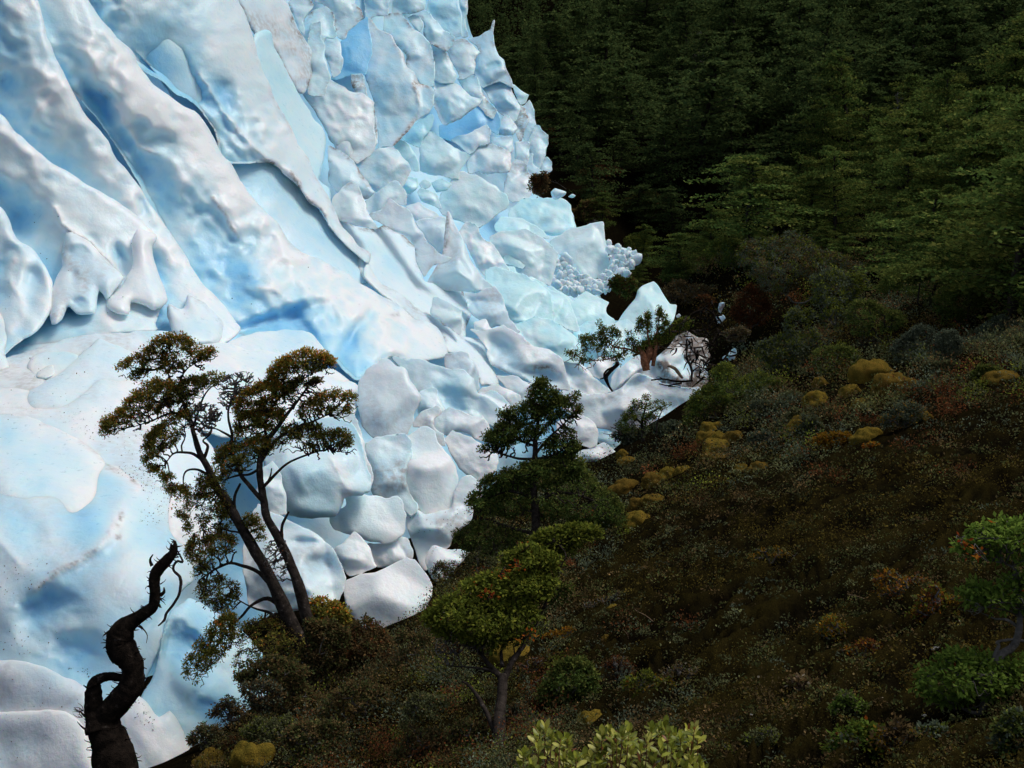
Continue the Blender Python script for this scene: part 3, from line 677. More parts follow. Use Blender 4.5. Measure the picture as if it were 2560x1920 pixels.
blk('small triangular block below the saddle shaped boulder', 'H', [(85, 1235), (160, 1170), (222, 1112), (270, 1148), (312, 1215), (350, 1300), (372, 1345), (200, 1410), (140, 1330)], o=-1.45, R=25, crust=0.9, rnd=0.5)
blk('speckled low block between the triangular one and the dirty mass', 'H', [(300, 1190), (450, 1185), (540, 1138), (582, 1165), (607, 1260), (580, 1300), (480, 1330), (370, 1345), (310, 1250)], o=-1.3, R=22, crust=0.92, dirt=0.3)
blk('big smooth block nearest to the shrubs at the bottom of the field', 'H', [(165, 1420), (250, 1395), (400, 1362), (500, 1310), (560, 1284), (610, 1288), (670, 1350), (735, 1460), (730, 1530), (690, 1600), (640, 1700), (500, 1760), (300, 1740), (190, 1640), (158, 1500)], o=-1.75, R=42, rnd=0.6, crust=0.93, facets=4, fs=0.4, und=0.1, mid=0.03, blurk=5, name='ice_boulder')
blk('small white block half hidden by the shrub right of the big smooth one', 'H', [(695, 1245), (745, 1205), (850, 1230), (970, 1245), (900, 1330), (830, 1420), (740, 1440), (690, 1370)], o=-1.5, R=22, crust=0.95, rnd=0.5)
blk('grimy ice bank in the shade between tall boulder and egg boulder', 'H', [(290, 540), (440, 480), (560, 480), (600, 600), (560, 800), (640, 960), (600, 1020), (540, 980), (430, 920), (340, 870), (310, 700)], o=-0.55, R=25, crust=0.7, dirt=0.5)
blk('large blue grey rounded mass right behind the windswept trunks', 'F', [(1150, 760), (1330, 690), (1440, 640), (1620, 625), (1760, 655), (1830, 800), (1885, 1000), (1880, 1110), (1720, 1160), (1650, 1270), (1500, 1290), (1350, 1260), (1250, 1100), (1180, 900)], o=-0.75, R=55, crust=0.62, deep=0.2, und=0.18, blurk=5, ridges=[([(1640, 900), (1720, 1060), (1760, 1150)], 22, 14, 0.2)])
blk('pale lobe between the two windswept trunks', 'F', [(1180, 960), (1250, 918), (1300, 1010), (1335, 1120), (1340, 1260), (1240, 1260), (1130, 1130)], o=-1.05, R=22, crust=0.85)
blk('long dirty white bank below the windswept trunks', 'F', [(1150, 1180), (1220, 1228), (1300, 1265), (1420, 1330), (1540, 1390), (1640, 1480), (1705, 1590), (1722, 1680), (1660, 1850), (1300, 1900), (1100, 1850), (1050, 1500)], o=-1.4, R=40, crust=0.9, edge_dirt=0.2, dirt=0.25, dents=[((1540, 1600), 40, 28, 26, 0), ((1450, 1440), 50, 16, 12, 0)])
blk('white shelf below the tall grey boulder left side', 'F', [(1620, 560), (1760, 560), (1830, 760), (1900, 1000), (1880, 1110), (1800, 1000), (1700, 800)], o=-0.75, R=20, crust=0.9)

# right end of the ice, under the shrubs
blk('curving white bank leading to the uprooted trees', 'I', [(240, 580), (350, 568), (430, 608), (480, 690), (560, 740), (605, 780), (500, 800), (380, 785), (300, 710)], o=-0.3, crust=0.92, dents=[((330, 660), 40, 26, 30, 20)], dirt=0.15)
blk('overhanging white lip left of the uprooted trees', 'I', [(430, 615), (500, 560), (560, 548), (632, 548), (620, 580), (570, 640), (530, 692), (480, 680)], o=-0.45, R=15, crust=0.92, rnd=0.5)
blk('white ice with a curled ridge beside the red stump', 'I', [(580, 740), (600, 670), (640, 620), (730, 560), (790, 536), (840, 570), (830, 640), (780, 660), (700, 740), (620, 800)], o=-0.45, R=22, crust=0.92, ridges=[([(620, 760), (690, 700), (760, 640), (830, 610)], 6, 12, 0.5)], dirt=0.12)
blk('debris covered grey ice mound beneath the shattered trees', 'I', [(740, 680), (780, 610), (850, 570), (950, 500), (1000, 420), (1080, 385), (1140, 420), (1210, 430), (1228, 530), (1215, 710), (1160, 770), (960, 780), (840, 720)], o=-0.45, R=35, crust=0.9, dirt=2.6, edge_dirt=0.6, cups=14, cupsize=20, und=0.25, name='ice_boulder', dents=[((1070, 600), 34, 30, 22, -30)])
blk('broad white bank at the right end of the ice', 'I', [(255, 780), (320, 752), (440, 790), (600, 785), (680, 735), (760, 650), (860, 690), (1000, 745), (1150, 745), (1165, 800), (1100, 860), (1070, 960), (1020, 1000), (900, 980), (760, 1020), (640, 1040), (520, 1020), (400, 960), (280, 880)], o=-0.75, R=13, crust=0.95, dirt=0.22, edge_dirt=0.2, dents=[((720, 740), 60, 24, 18, -35), ((980, 900), 70, 24, 30, 0)])
blk('white block with a cut right face below the broad bank', 'I', [(240, 990), (300, 950), (400, 915), (490, 985), (505, 1040), (498, 1120), (460, 1145), (400, 1115), (330, 1090), (250, 1080)], o=-1.0, R=25, crust=0.92)
blk('low pointed white block right at the ground line', 'I', [(340, 1200), (380, 1160), (440, 1140), (530, 1102), (580, 1125), (630, 1160), (600, 1220), (380, 1240)], o=-1.15, R=14, crust=0.92, edge_dirt=0.2)
blk('small grey block in the shade by the dead twigs', 'I', [(490, 1050), (560, 1040), (640, 1060), (660, 1130), (600, 1150), (520, 1110)], o=-0.85, R=12, crust=0.7, dirt=0.3)

# bright fresh ice
F1 = dict(lean=0.95, fresh=1.0, crust=0.42, edge_dirt=0.0)
blk('broad bright slab with scalloped right end against the forest', 'C', [(-80, 600), (0, 520), (60, 505), (100, 512), (180, 505), (250, 498), (290, 515), (335, 552), (340, 590), (355, 622), (352, 650), (368, 690), (330, 735), (200, 745), (60, 720), (-60, 680)], o=0.3, R=30, rnd=0.3, facets=4, fs=0.4, cups=5, cupsize=26, jit=3, **F1)
blk('big pale boulder with a blue left face, right above the rubble', 'C', [(190, 780), (290, 722), (400, 690), (460, 665), (530, 653), (555, 715), (562, 800), (582, 930), (545, 1000), (480, 1035), (400, 1010), (300, 910), (215, 850)], o=-0.05, R=25, rnd=0.3, facets=5, fs=0.55, crust=0.66, fresh=0.8, blurk=2, name='ice_boulder')
blk('wide flat topped slab with a grey undercut front', 'C', [(-195, 760), (-120, 725), (0, 715), (70, 720), (180, 790), (245, 860), (232, 930), (210, 1000), (190, 1082), (100, 1045), (30, 1035), (-80, 970), (-180, 870)], o=-0.1, R=21, rnd=0.35, facets=5, fs=0.45, crust=0.72, fresh=0.75, cups=5, cupsize=26, name='ice_boulder')
blk('low bright slabs left of the scalloped slab', 'C', [(-170, 700), (-120, 620), (0, 640), (100, 680), (200, 760), (100, 780), (-60, 770)], o=0.1, **F1)
blk('bright slab below the flat topped slab', 'C', [(-230, 980), (-160, 945), (0, 1000), (60, 1020), (160, 1080), (225, 1200), (210, 1300), (-50, 1320), (-200, 1180)], o=-0.35, facets=4, **F1)
blk('bright angular slab with a dark earthy notch at its right', 'C', [(150, 1100), (190, 1080), (300, 1130), (330, 1165), (360, 1150), (420, 1113), (500, 1150), (584, 1190), (560, 1235), (620, 1318), (540, 1340), (330, 1380), (180, 1300)], o=-0.45, R=22, rnd=0.15, facets=4, fs=0.35, **F1)
blk('lower turquoise mound left of the pointed slab', 'C', [(-60, 1340), (100, 1275), (200, 1290), (330, 1370), (410, 1470), (395, 1570), (270, 1560), (60, 1460)], o=-0.55, facets=4, cups=5, cupsize=24, **F1)
blk('pointed turquoise slab standing against the dark thicket', 'C', [(630, 1310), (700, 1215), (745, 1160), (765, 1100), (800, 1070), (865, 1047), (895, 1075), (930, 1130), (970, 1192), (1018, 1196), (995, 1300), (900, 1420), (740, 1430)], o=-0.5, R=20, rnd=0.15, facets=4, fs=0.4, jit=1, **F1)
blk('turquoise base below the notch behind the uprooted trees', 'C', [(330, 1380), (380, 1330), (440, 1300), (520, 1320), (620, 1312), (680, 1290), (780, 1360), (780, 1500), (560, 1600), (390, 1560)], o=-0.65, facets=4, cups=6, cupsize=26, **F1)
blk('small turquoise knobs in the middle of the fresh ice', 'C', [(-110, 860), (-90, 800), (-60, 800), (-20, 850), (60, 900), (20, 960), (-100, 930)], o=-0.2, **F1)
blk('pale shelf of broken ice right of the teeth', 'E', [(1290, 260), (1340, 190), (1420, 220), (1440, 300), (1500, 330), (1560, 420), (1620, 520), (1560, 640), (1460, 560), (1380, 430)], o=0.1, cups=9, cupsize=22, fresh=1.0, crust=0.8)
blk('cluster of bright lumps under the flat topped slab', 'E', [(1440, 510), (1500, 490), (1600, 480), (1640, 475), (1680, 540), (1760, 550), (1860, 620), (1800, 680), (1600, 660), (1500, 600)], o=-0.3, cups=12, cupsize=26, **F1)
blk('turquoise slab right of the grey hollowed block', 'E', [(1560, 640), (1640, 640), (1740, 625), (1860, 620), (2000, 690), (2080, 900), (1900, 860), (1680, 860), (1600, 750)], o=-0.28, facets=3, **F1)
blk('turquoise mound above the long white shoulder', 'E', [(1670, 870), (1720, 830), (1790, 812), (1900, 850), (2000, 890), (2100, 980), (2060, 1080), (1940, 1060), (1780, 1000)], o=-0.4, cups=6, cupsize=26, **F1)

# foreground ice at the left
def fg(label, crop, pts, o, **k):
    k.setdefault('rnd', 0.9); k.setdefault('cups', 15); k.setdefault('cupsize', 120)
    k.setdefault('follow', 1.0); k.setdefault('lean', 0.0)
    return ridge(pts, crop, o=o, label=label, **k)
fg('level bank of grey white ice at the foot of the ridges', 'D', [(-120, 1130), (60, 1070), (250, 1010), (400, 960), (620, 920), (900, 905), (1100, 900), (1250, 970), (1400, 1060), (1300, 1200), (800, 1260), (300, 1230), (-120, 1260)], -0.45, R=22, crust=0.8, dirt=0.25)
fg(None, 'D', [(180, 1110), (250, 1045), (340, 1035), (440, 1040), (510, 1060), (500, 1150), (350, 1220), (220, 1220)], -0.75, R=18, crust=0.85)
fg(None, 'D', [(240, 1170), (300, 1140), (345, 1120), (350, 1180), (300, 1210), (240, 1205)], -0.95, R=18, crust=0.95, rnd=0.4)
fg('white peaked mound left of the windswept tree', 'D', [(150, 1300), (300, 1210), (400, 1150), (500, 1070), (580, 1000), (640, 952), (700, 970), (780, 1000), (860, 1040), (960, 1120), (1000, 1250), (800, 1380), (400, 1420), (180, 1420)], -0.75, R=35, crust=0.86, dirt=0.2, und=0.35, mid=0.03, blurk=6)
fg(None, 'D', [(-120, 1150), (60, 1145), (150, 1135), (240, 1165), (300, 1200), (260, 1280), (100, 1300), (-120, 1290)], -0.8, R=18, crust=0.92, dirt=0.35)
fg(None, 'D', [(-120, 1240), (60, 1240), (250, 1285), (380, 1310), (400, 1400), (200, 1500), (-120, 1500)], -0.85, R=18, crust=0.95)
fg('smooth white swell behind the lowest branches', 'D', [(-700, 1400), (-400, 1360), (100, 1372), (240, 1360), (340, 1320), (440, 1270), (560, 1190), (680, 1140), (850, 1150), (1000, 1210), (1150, 1350), (1300, 1550), (1420, 1750), (1420, 2130), (1250, 2450), (600, 2600), (-700, 2300)], -1.0, R=45, crust=0.86, und=0.45, mid=0.04, blurk=5, dirt=0.2, step=6.5)
fg('white bank behind the windswept crown', 'F', [(400, 330), (560, 280), (700, 190), (800, 152), (930, 142), (1080, 190), (1250, 205), (1400, 260), (1560, 320), (1700, 380), (1810, 430), (1790, 600), (1700, 700), (1300, 760), (900, 760), (600, 620), (400, 500)], -0.5, R=35, crust=0.85, und=0.35, blurk=6)
fg('thin grey shelf under the long blue trough', 'D', [(1380, 1000), (1450, 985), (1560, 935), (1700, 905), (1850, 895), (2000, 910), (2090, 1000), (2110, 1080), (1700, 1100), (1480, 1080)], -0.1, R=18, crust=0.8)
fg(None, 'F', [(1540, 330), (1640, 320), (1720, 370), (1790, 430), (1800, 520), (1640, 520), (1540, 430)], -0.45, R=18, crust=0.9)
fg('low white shoulder crossing the left edge', 'F', [(-1000, 500), (-560, 590), (-340, 625), (-180, 690), (-60, 750), (60, 812), (120, 860), (170, 930), (200, 1020), (100, 1200), (-100, 1300), (-1000, 1300)], -1.4, R=40, T=0.8, crust=0.78, edge_dirt=0.4, deep=0.1, und=0.3, mid=0.04, blurk=6, step=7)
fg('big smooth hollowed bank filling the lower left', 'G', [(-1000, -240), (-60, -250), (300, -240), (500, -262), (620, -308), (700, -315), (800, -285), (900, -240), (1000, -190), (1120, -110), (1155, 50), (1180, 200), (1240, 290), (1262, 400), (1250, 460), (1180, 510), (1100, 650), (1060, 800), (1030, 880), (900, 1150), (600, 1350), (-1000, 1300)],
   -1.6, R=55, T=0.7, crust=0.62, und=0.5, mid=0.05, blurk=7, step=7, dirt=0.12, edge_dirt=0.2,
   dents=[((280, 640), 95, 62, 62, -35), ((500, 920), 100, 66, 62, 20), ((620, 330), 120, 26, 40, -30), ((100, 200), 90, 22), ((560, 20), 120, 20, 60, -40), ((1020, 620), 60, 20, 90, 20)],
   ridges=[([(240, 505), (300, 455), (360, 395), (430, 350), (490, 330), (620, 240), (700, 150), (760, 60)], 12, 16, 0.55), ([(770, 170), (760, 90), (790, 10)], 26, 4, 0.9), ([(700, -290), (820, -230), (900, -150)], 14, 10, 0.6), ([(120, 330), (0, 200), (-60, 100)], 30, 12)])
fg('shaded blue hollow above the lower left shrubs', 'G', [(1040, 830), (1110, 640), (1200, 575), (1228, 560), (1300, 590), (1420, 660), (1560, 760), (1750, 1000), (1750, 1300), (1500, 1500), (1300, 1750), (900, 1750), (880, 1300), (1000, 1050)], -1.7, R=40, T=0.8, crust=0.5, edge_dirt=0.4, blurk=8,
   dents=[((1200, 900), 95, 70, 60, 35), ((1350, 1300), 60, 26, 30, 40)])
fg('white rounded bank in the bottom left corner', 'G', [(-1000, 900), (-60, 955), (100, 958), (250, 990), (400, 1060), (540, 1130), (640, 1250), (700, 1500), (620, 1900), (-1000, 1900)], -2.4, R=40, T=0.7, crust=0.95, dirt=0.2, und=0.3, mid=0.04, blurk=9, step=7)
fg('bright lump lowest in the bottom left corner', 'G', [(-1000, 1320), (-60, 1300), (200, 1288), (350, 1282), (460, 1312), (560, 1420), (640, 1700), (600, 1900), (-1000, 1900)], -2.8, R=35, T=0.7, crust=1.1, und=0.3, mid=0.04, blurk=8, step=7)
fg('small bank right of the dead snag', 'G', [(780, 1150), (900, 1190), (960, 1240), (1030, 1330), (1100, 1290), (1160, 1360), (1210, 1480), (1250, 1600), (1290, 1900), (760, 1900)], -2.2, R=27, T=0.8, crust=0.95, dirt=0.15, blurk=6)
# ------------------------------------------------------------------ ground and hillside
GC = [(2500, 1900, 4.6), (1900, 1900, 5.2), (1300, 1900, 9.6), (900, 1900, 10.5), (500, 1900, 14.0), (330, 1900, 17.5), (2500, 1500, 7.5), (1900, 1500, 10), (1300, 1500, 15), (1050, 1500, 23), (1000, 1565, 21), (900, 1650, 19), (850, 1450, 27), (1120, 1350, 28), (1600, 1120, 38),
      (2500, 1200, 12), (2000, 1200, 16), (1600, 1200, 27), (1500, 1180, 34), (2500, 1000, 18), (2000, 1000, 25), (1700, 1000, 33), (2500, 850, 26), (2100, 850, 35), (1800, 850, 44),
      (2500, 600, 46), (1700, 700, 56), (2000, 650, 55), (1500, 480, 74), (2500, 300, 74), (1950, 300, 92), (1500, 200, 110), (1300, 0, 150), (1900, 0, 135), (2500, 0, 110), (2100, 400, 76),
      (700, 1620, 16.8), (1020, 1640, 18)]
_g = np.array(GC, float)
_gp = ray(_g[:, 0], _g[:, 1], _g[:, 2])
ex = np.array([(0, 0, -1.75), (3, 0, -1.1), (-4, 0, -2.6), (0, -12, 0.0), (-14, -4, -5.0), (-9, 14, -9.6), (-14, 20, -11), (-30, 40, -14), (-10, 40, -14.5), (8, 40, -12), (0, 60, -14), (-40, 90, -14), (8, 75, -10),
               (14, 3, 0.2), (30, 20, 2), (60, 60, 12), (90, 150, 44), (-30, 160, 2), (-60, 220, 30), (40, 230, 66), (10, 190, 42)], float)
_gp = np.concatenate([_gp, ex])
SC = np.log1p
Gz = grid_fit(_gp[:, 0] / 20, _gp[:, 1] / 20, _gp[:, 2], 0.03)
def gz0(x, y):
    x = np.asarray(x, float); y = np.asarray(y, float)
    return Gz(np.clip(x, -110, 150) / 20, np.clip(y, -30, 290) / 20)
def gz(x, y):
    d = np.hypot(x, y)
    a = np.clip(d / 40, 0.12, 1.0)
    return gz0(x, y) + 0.32 * a * fbm(x / 2.3, y / 2.3, 0, 71, 4) + 1.0 * a * fbm(x / 11.0, y / 11.0, 0, 72, 3)


def ground_at(x, y, dmin=3.0, dmax=260.0):
    """where the ray through photograph pixel (x, y) meets the ground"""
    ds = np.exp(np.linspace(math.log(dmin), math.log(dmax), 260))
    P = ray(np.full(ds.shape, float(x)), np.full(ds.shape, float(y)), ds)
    under = P[:, 2] < gz(P[:, 0], P[:, 1])
    if not under.any(): return P[-1], ds[-1]
    i = int(np.argmax(under))
    if i == 0: return P[0], ds[0]
    a, b = ds[i - 1], ds[i]
    for _ in range(14):
        m_ = (a + b) / 2; q = ray(x, y, m_)
        if q[2] < gz(np.array([q[0]]), np.array([q[1]]))[0]: b = m_
        else: a = m_
    return ray(x, y, b), b


def ground_many(x, y, dmin=3.0, dmax=260.0, n=200):
    ds = np.exp(np.linspace(math.log(dmin), math.log(dmax), n))
    P = ray(x[:, None], y[:, None], ds[None, :])
    under = P[..., 2] < gz(P[..., 0], P[..., 1])
    i = np.argmax(under, 1); ok = under.any(1) & (i > 0)
    i = np.maximum(i, 1)
    a, b = ds[i - 1], ds[i]
    for _ in range(8):
        m_ = (a + b) / 2; q = ray(x, y, m_)
        u = q[:, 2] < gz(q[:, 0], q[:, 1])
        b = np.where(u, m_, b); a = np.where(u, a, m_)
    return ray(x, y, b), b, ok


def ground_material():
    m = NT('mossy_soil', 0.95)
    p = m.pos()
    n1 = m.noise(0.7, 5, 0.6, p); n2 = m.noise(7, 5, 0.65, p); n3 = m.noise(55, 3, 0.7, p)
    c = m.ramp(n2, [(0.3, (0.003, 0.0025, 0.0015)), (0.5, (0.006, 0.005, 0.0025)), (0.66, (0.013, 0.011, 0.004)), (0.8, (0.03, 0.024, 0.008))])
    c = m.mix(m.ramp(n1, [(0.4, 0.0), (0.65, 0.7)]), c, (0.006, 0.004, 0.002))
    c = m.mix(m.ramp(n3, [(0.66, 0.0), (0.74, 0.6)]), c, (0.10, 0.085, 0.05))
    mo = m.math('MULTIPLY', m.attr('moss'), m.ramp(n3, [(0.35, 0.35), (0.6, 1.0)]))
    c = m.mix(mo, c, (0.026, 0.020, 0.005))
    m.put(m.b.inputs['Base Color'], c)
    m.b.inputs['Specular IOR Level'].default_value = 0.0
    h = m.math('ADD', m.math('MULTIPLY', n2, 1.0), m.math('MULTIPLY', n3, 0.3))
    m.l(m.bump(h, 0.06, 0.9), m.b.inputs['Normal'])
    return m.m
GROUND = ground_material()

def drape_at(x, y):
    a_ = x * 0.75 + y * 0.66; b_ = -x * 0.66 + y * 0.75
    return 1 - np.abs(fbm(a_ / 1.1, b_ / 0.22 + 0.9 * vnoise(a_ / 0.7, b_ / 0.7, 0, 5), 0, 73, 3)) * 2.8
# one sheet, fine near the camera and coarse far away (polar about the camera), reaching past the hill
ang = np.radians(np.concatenate([np.linspace(-180, -45, 22, endpoint=False), np.linspace(-45, 45, 330), np.linspace(45, 180, 22)[1:]]))
rad = np.concatenate([[0.3, 1.0, 1.8], np.exp(np.linspace(math.log(2.4), math.log(300), 330)), [360, 450, 700, 1200, 2000]])
AA, RR = np.meshgrid(ang, rad)
gx, gy = np.sin(AA) * RR, np.cos(AA) * RR
gzv = gz(gx, gy)
far = np.clip((RR - 300) / 1700, 0, 1)
gzv = gzv + np.where(RR > 300, (RR - 300) * 0.12 * (0.6 + 0.5 * np.sin(AA * 3)), 0)
# drapes of moss running down the near slope
nearw = np.clip(1 - (RR - 10) / 18, 0, 1) * np.clip((gx + 2) / 3, 0, 1)
s1 = gx * 0.75 + gy * 0.66; s2 = -gx * 0.66 + gy * 0.75
drape = drape_at(gx, gy)
gzv = gzv + nearw * 0.15 * drape
nr, nc = gx.shape
ii = np.arange(nr * nc).reshape(nr, nc)
quads = np.stack([ii[:-1, :-1], ii[:-1, 1:], ii[1:, 1:], ii[1:, :-1]], -1).reshape(-1, 4)
gme = new_mesh('ground', np.stack([gx, gy, gzv], -1).reshape(-1, 3), quads[:, ::-1], GROUND, smooth=True, attrs={'moss': np.clip(nearw * (drape - 0.25) * 1.5, 0, 1).ravel()})
link('ground', gme, kind='structure')
# ------------------------------------------------------------------ plants: materials and builders
def leaf_material(name, rough=0.62, trans=0.25, var=0.35):
    m = NT(name, rough)
    col = m.attr('col', vec=True)
    oi = m.n('ShaderNodeObjectInfo').outputs['Random']
    k = m.math('ADD', m.math('MULTIPLY', oi, var), 1 - var / 2)
    n = m.noise(1.1, 3, 0.6, m.pos())
    k = m.math('MULTIPLY', k, m.math('ADD', m.math('MULTIPLY', n, 0.7), 0.65))
    cc = m.n('ShaderNodeVectorMath', operation='SCALE'); m.l(col, cc.inputs[0]); m.l(k, cc.inputs['Scale'])
    m.l(cc.outputs[0], m.b.inputs['Base Color'])
    m.b.inputs['Specular IOR Level'].default_value = 0.0 if rough > 0.5 else 0.25
    tr = m.n('ShaderNodeBsdfTranslucent'); m.l(cc.outputs[0], tr.inputs[0])
    mx = m.n('ShaderNodeMixShader'); mx.inputs[0].default_value = trans
    m.l(m.b.outputs[0], mx.inputs[1]); m.l(tr.outputs[0], mx.inputs[2])
    m.l(mx.outputs[0], m.t.nodes['Material Output'].inputs[0])
    return m.m
LEAF = leaf_material('foliage', trans=0.42)
GLOSSY_LEAF = leaf_material('waxy_foliage', 0.38, 0.2, 0.15)

def bark_material(name, a, b, scale=14, rough=0.9):
    m = NT(name, rough)
    p = m.n('ShaderNodeTexCoord').outputs['Object']
    n1 = m.noise(scale, 5, 0.65, p); n2 = m.noise(scale * 5, 3, 0.6, p)
    c = m.ramp(n1, [(0.35, a), (0.62, b), (0.72, tuple(min(1, q * 2.6 + 0.03) for q in b))])
    m.put(m.b.inputs['Base Color'], c)
    m.b.inputs['Specular IOR Level'].default_value = 0.03
    m.l(m.bump(m.math('ADD', n1, m.math('MULTIPLY', n2, 0.5)), 0.02, 0.9), m.b.inputs['Normal'])
    return m.m
BARK = bark_material('dark_bark', (0.016, 0.013, 0.011), (0.055, 0.044, 0.037))
GREYBARK = bark_material('grey_bark', (0.07, 0.062, 0.055), (0.17, 0.155, 0.14))
REDWOOD = bark_material('torn_red_wood', (0.16, 0.06, 0.03), (0.34, 0.15, 0.08))
PALEWOOD = bark_material('pale_dead_wood', (0.20, 0.13, 0.09), (0.38, 0.27, 0.18))
CHAR = bark_material('wet_black_wood', (0.006, 0.005, 0.004), (0.022, 0.016, 0.012), 18)

PAL = {
    'young': [((0.115, 0.185, 0.030), 4), ((0.170, 0.240, 0.040), 4), ((0.080, 0.130, 0.022), 2)],
    'beech': [((0.061, 0.099, 0.024), 5), ((0.101, 0.146, 0.034), 4), ((0.165, 0.186, 0.044), 1.5)],
    'beechfar': [((0.046, 0.076, 0.025), 5), ((0.070, 0.099, 0.030), 4), ((0.095, 0.120, 0.037), 1)],
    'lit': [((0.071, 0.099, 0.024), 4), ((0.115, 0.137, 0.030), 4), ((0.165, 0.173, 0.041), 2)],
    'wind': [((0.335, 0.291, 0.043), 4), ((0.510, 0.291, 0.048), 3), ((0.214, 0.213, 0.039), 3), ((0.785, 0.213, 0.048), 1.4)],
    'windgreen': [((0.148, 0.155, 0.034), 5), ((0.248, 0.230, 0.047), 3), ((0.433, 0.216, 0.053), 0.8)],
    'olive': [((0.139, 0.169, 0.024), 4), ((0.218, 0.229, 0.034), 3), ((0.090, 0.115, 0.021), 3)],
    'orange': [((0.320, 0.083, 0.013), 2), ((0.230, 0.045, 0.013), 2), ((0.352, 0.141, 0.019), 1)],
    'yellow': [((0.288, 0.154, 0.016), 2), ((0.211, 0.125, 0.016), 3), ((0.346, 0.125, 0.016), 1)],
    'rust': [((0.130, 0.046, 0.019), 4), ((0.208, 0.072, 0.026), 2), ((0.078, 0.039, 0.019), 3)],
    'brown': [((0.144, 0.094, 0.040), 4), ((0.084, 0.060, 0.028), 4), ((0.239, 0.146, 0.059), 1)],
    'grey': [((0.094, 0.117, 0.078), 4), ((0.133, 0.156, 0.101), 3), ((0.062, 0.078, 0.046), 3)],
    'daisy': [((0.094, 0.104, 0.048), 5), ((0.140, 0.150, 0.066), 4), ((0.300, 0.270, 0.140), 0.3)],
    'heath': [((0.072, 0.091, 0.031), 5), ((0.122, 0.123, 0.041), 4), ((0.180, 0.134, 0.056), 2), ((0.048, 0.048, 0.020), 3)],
    'moss': [((0.092, 0.068, 0.015), 4), ((0.139, 0.105, 0.023), 3), ((0.056, 0.038, 0.011), 4)],
    'fleck': [((0.35, 0.30, 0.22), 2), ((0.22, 0.16, 0.09), 3), ((0.12, 0.13, 0.04), 3)],
}


class Leaves:
    """many small leaves joined into one crown"""
    def __init__(self): self.V = []; self.C = []
    def add(self, P, size, pal, up=0.5, aspect=0.55, dirs=None, r=None, shade=None):
        r = r or rng
        P = np.asarray(P, float); n = len(P)
        if n == 0: return
        d = r.normal(size=(n, 3))
        if dirs is not None: d = d * 0.6 + dirs
        d /= np.linalg.norm(d, axis=1)[:, None]
        nn = r.normal(size=(n, 3)) * (1 - up * 0.6); nn[:, 2] = np.abs(nn[:, 2]) + up * 1.2
        s = np.cross(nn, d); s /= np.linalg.norm(s, axis=1)[:, None] + 1e-9
        L = (np.asarray(size) * r.uniform(0.6, 1.35, n))[:, None]
        d = d * L; s = s * L * aspect * 0.5
        V = np.stack([P, P + d * 0.5 + s, P + d, P + d * 0.5 - s], 1)
        if pal in PAL:
            p = PAL[pal]; w = np.array([q[1] for q in p]); cols = np.array([q[0] for q in p])
            C = cols[r.choice(len(p), n, p=w / w.sum())]
        else:
            C = np.tile(np.array(pal, float), (n, 1))
        C = C * r.uniform(0.7, 1.35, n)[:, None]
        self.V.append(V.reshape(-1, 3)); self.C.append(np.repeat(C, 4, 0))
    def mesh(self, name, origin=(0, 0, 0), mat=None):
        V = np.concatenate(self.V) - np.asarray(origin); C = np.concatenate(self.C)
        return new_mesh(name, V, np.arange(len(V)).reshape(-1, 4), mat or LEAF, attrs={'col': C})


def tube(paths, sides=6, noise=0.0, seed=0):
    """tapered limbs: paths a list of (points (n,3), radii (n,)); returns verts, list of face arrays"""
    Vs, Q, T = [], [], []; off = 0
    for pth, rad in paths:
        pth = np.asarray(pth, float); rad = np.asarray(rad, float); n = len(pth)
        if n < 2: continue
        t = np.gradient(pth, axis=0); t /= np.linalg.norm(t, axis=1)[:, None] + 1e-9
        ref = np.array([0.3, 1.0, 0.15]); u = np.cross(t, ref); u /= np.linalg.norm(u, axis=1)[:, None] + 1e-9
        v = np.cross(t, u)
        a = np.arange(sides) / sides * 2 * math.pi
        R = rad[:, None] * np.ones(sides)
        if noise:
            R = R * (1 + noise * fbm(np.arange(n)[:, None] * 0.6 + 0 * a, np.cos(a)[None] * 1.3 + 0 * R + 7, np.sin(a)[None] * 1.3 + 0 * R + seed, seed, 2) * 1.6)
        ring = pth[:, None] + u[:, None] * (np.cos(a)[None, :, None] * R[..., None]) + v[:, None] * (np.sin(a)[None, :, None] * R[..., None])
        Vs.append(ring.reshape(-1, 3))
        i = off + np.arange(n * sides).reshape(n, sides)
        j = np.roll(i, -1, 1)
        Q.append(np.stack([i[:-1], i[1:], j[1:], j[:-1]], -1).reshape(-1, 4))
        Vs.append(pth[[0, -1]])
        c0, c1 = off + n * sides, off + n * sides + 1
        T.append(np.stack([np.full(sides, c0), i[0], j[0]], -1)); T.append(np.stack([np.full(sides, c1), j[-1], i[-1]], -1))
        off += n * sides + 2
    return np.concatenate(Vs), [np.concatenate(Q), np.concatenate(T)]


def smooth_path(P, k=5):
    P = np.asarray(P, float)
    out = []
    for i in range(len(P) - 1):
        p0, p1, p2, p3 = P[max(i - 1, 0)], P[i], P[i + 1], P[min(i + 2, len(P) - 1)]
        t = np.linspace(0, 1, k, endpoint=False)[:, None]
        out.append(0.5 * (2 * p1 + (p2 - p0) * t + (2 * p0 - 5 * p1 + 4 * p2 - p3) * t ** 2 + (3 * p1 - p0 - 3 * p2 + p3) * t ** 3))
    out.append(P[-1:]); return np.concatenate(out)


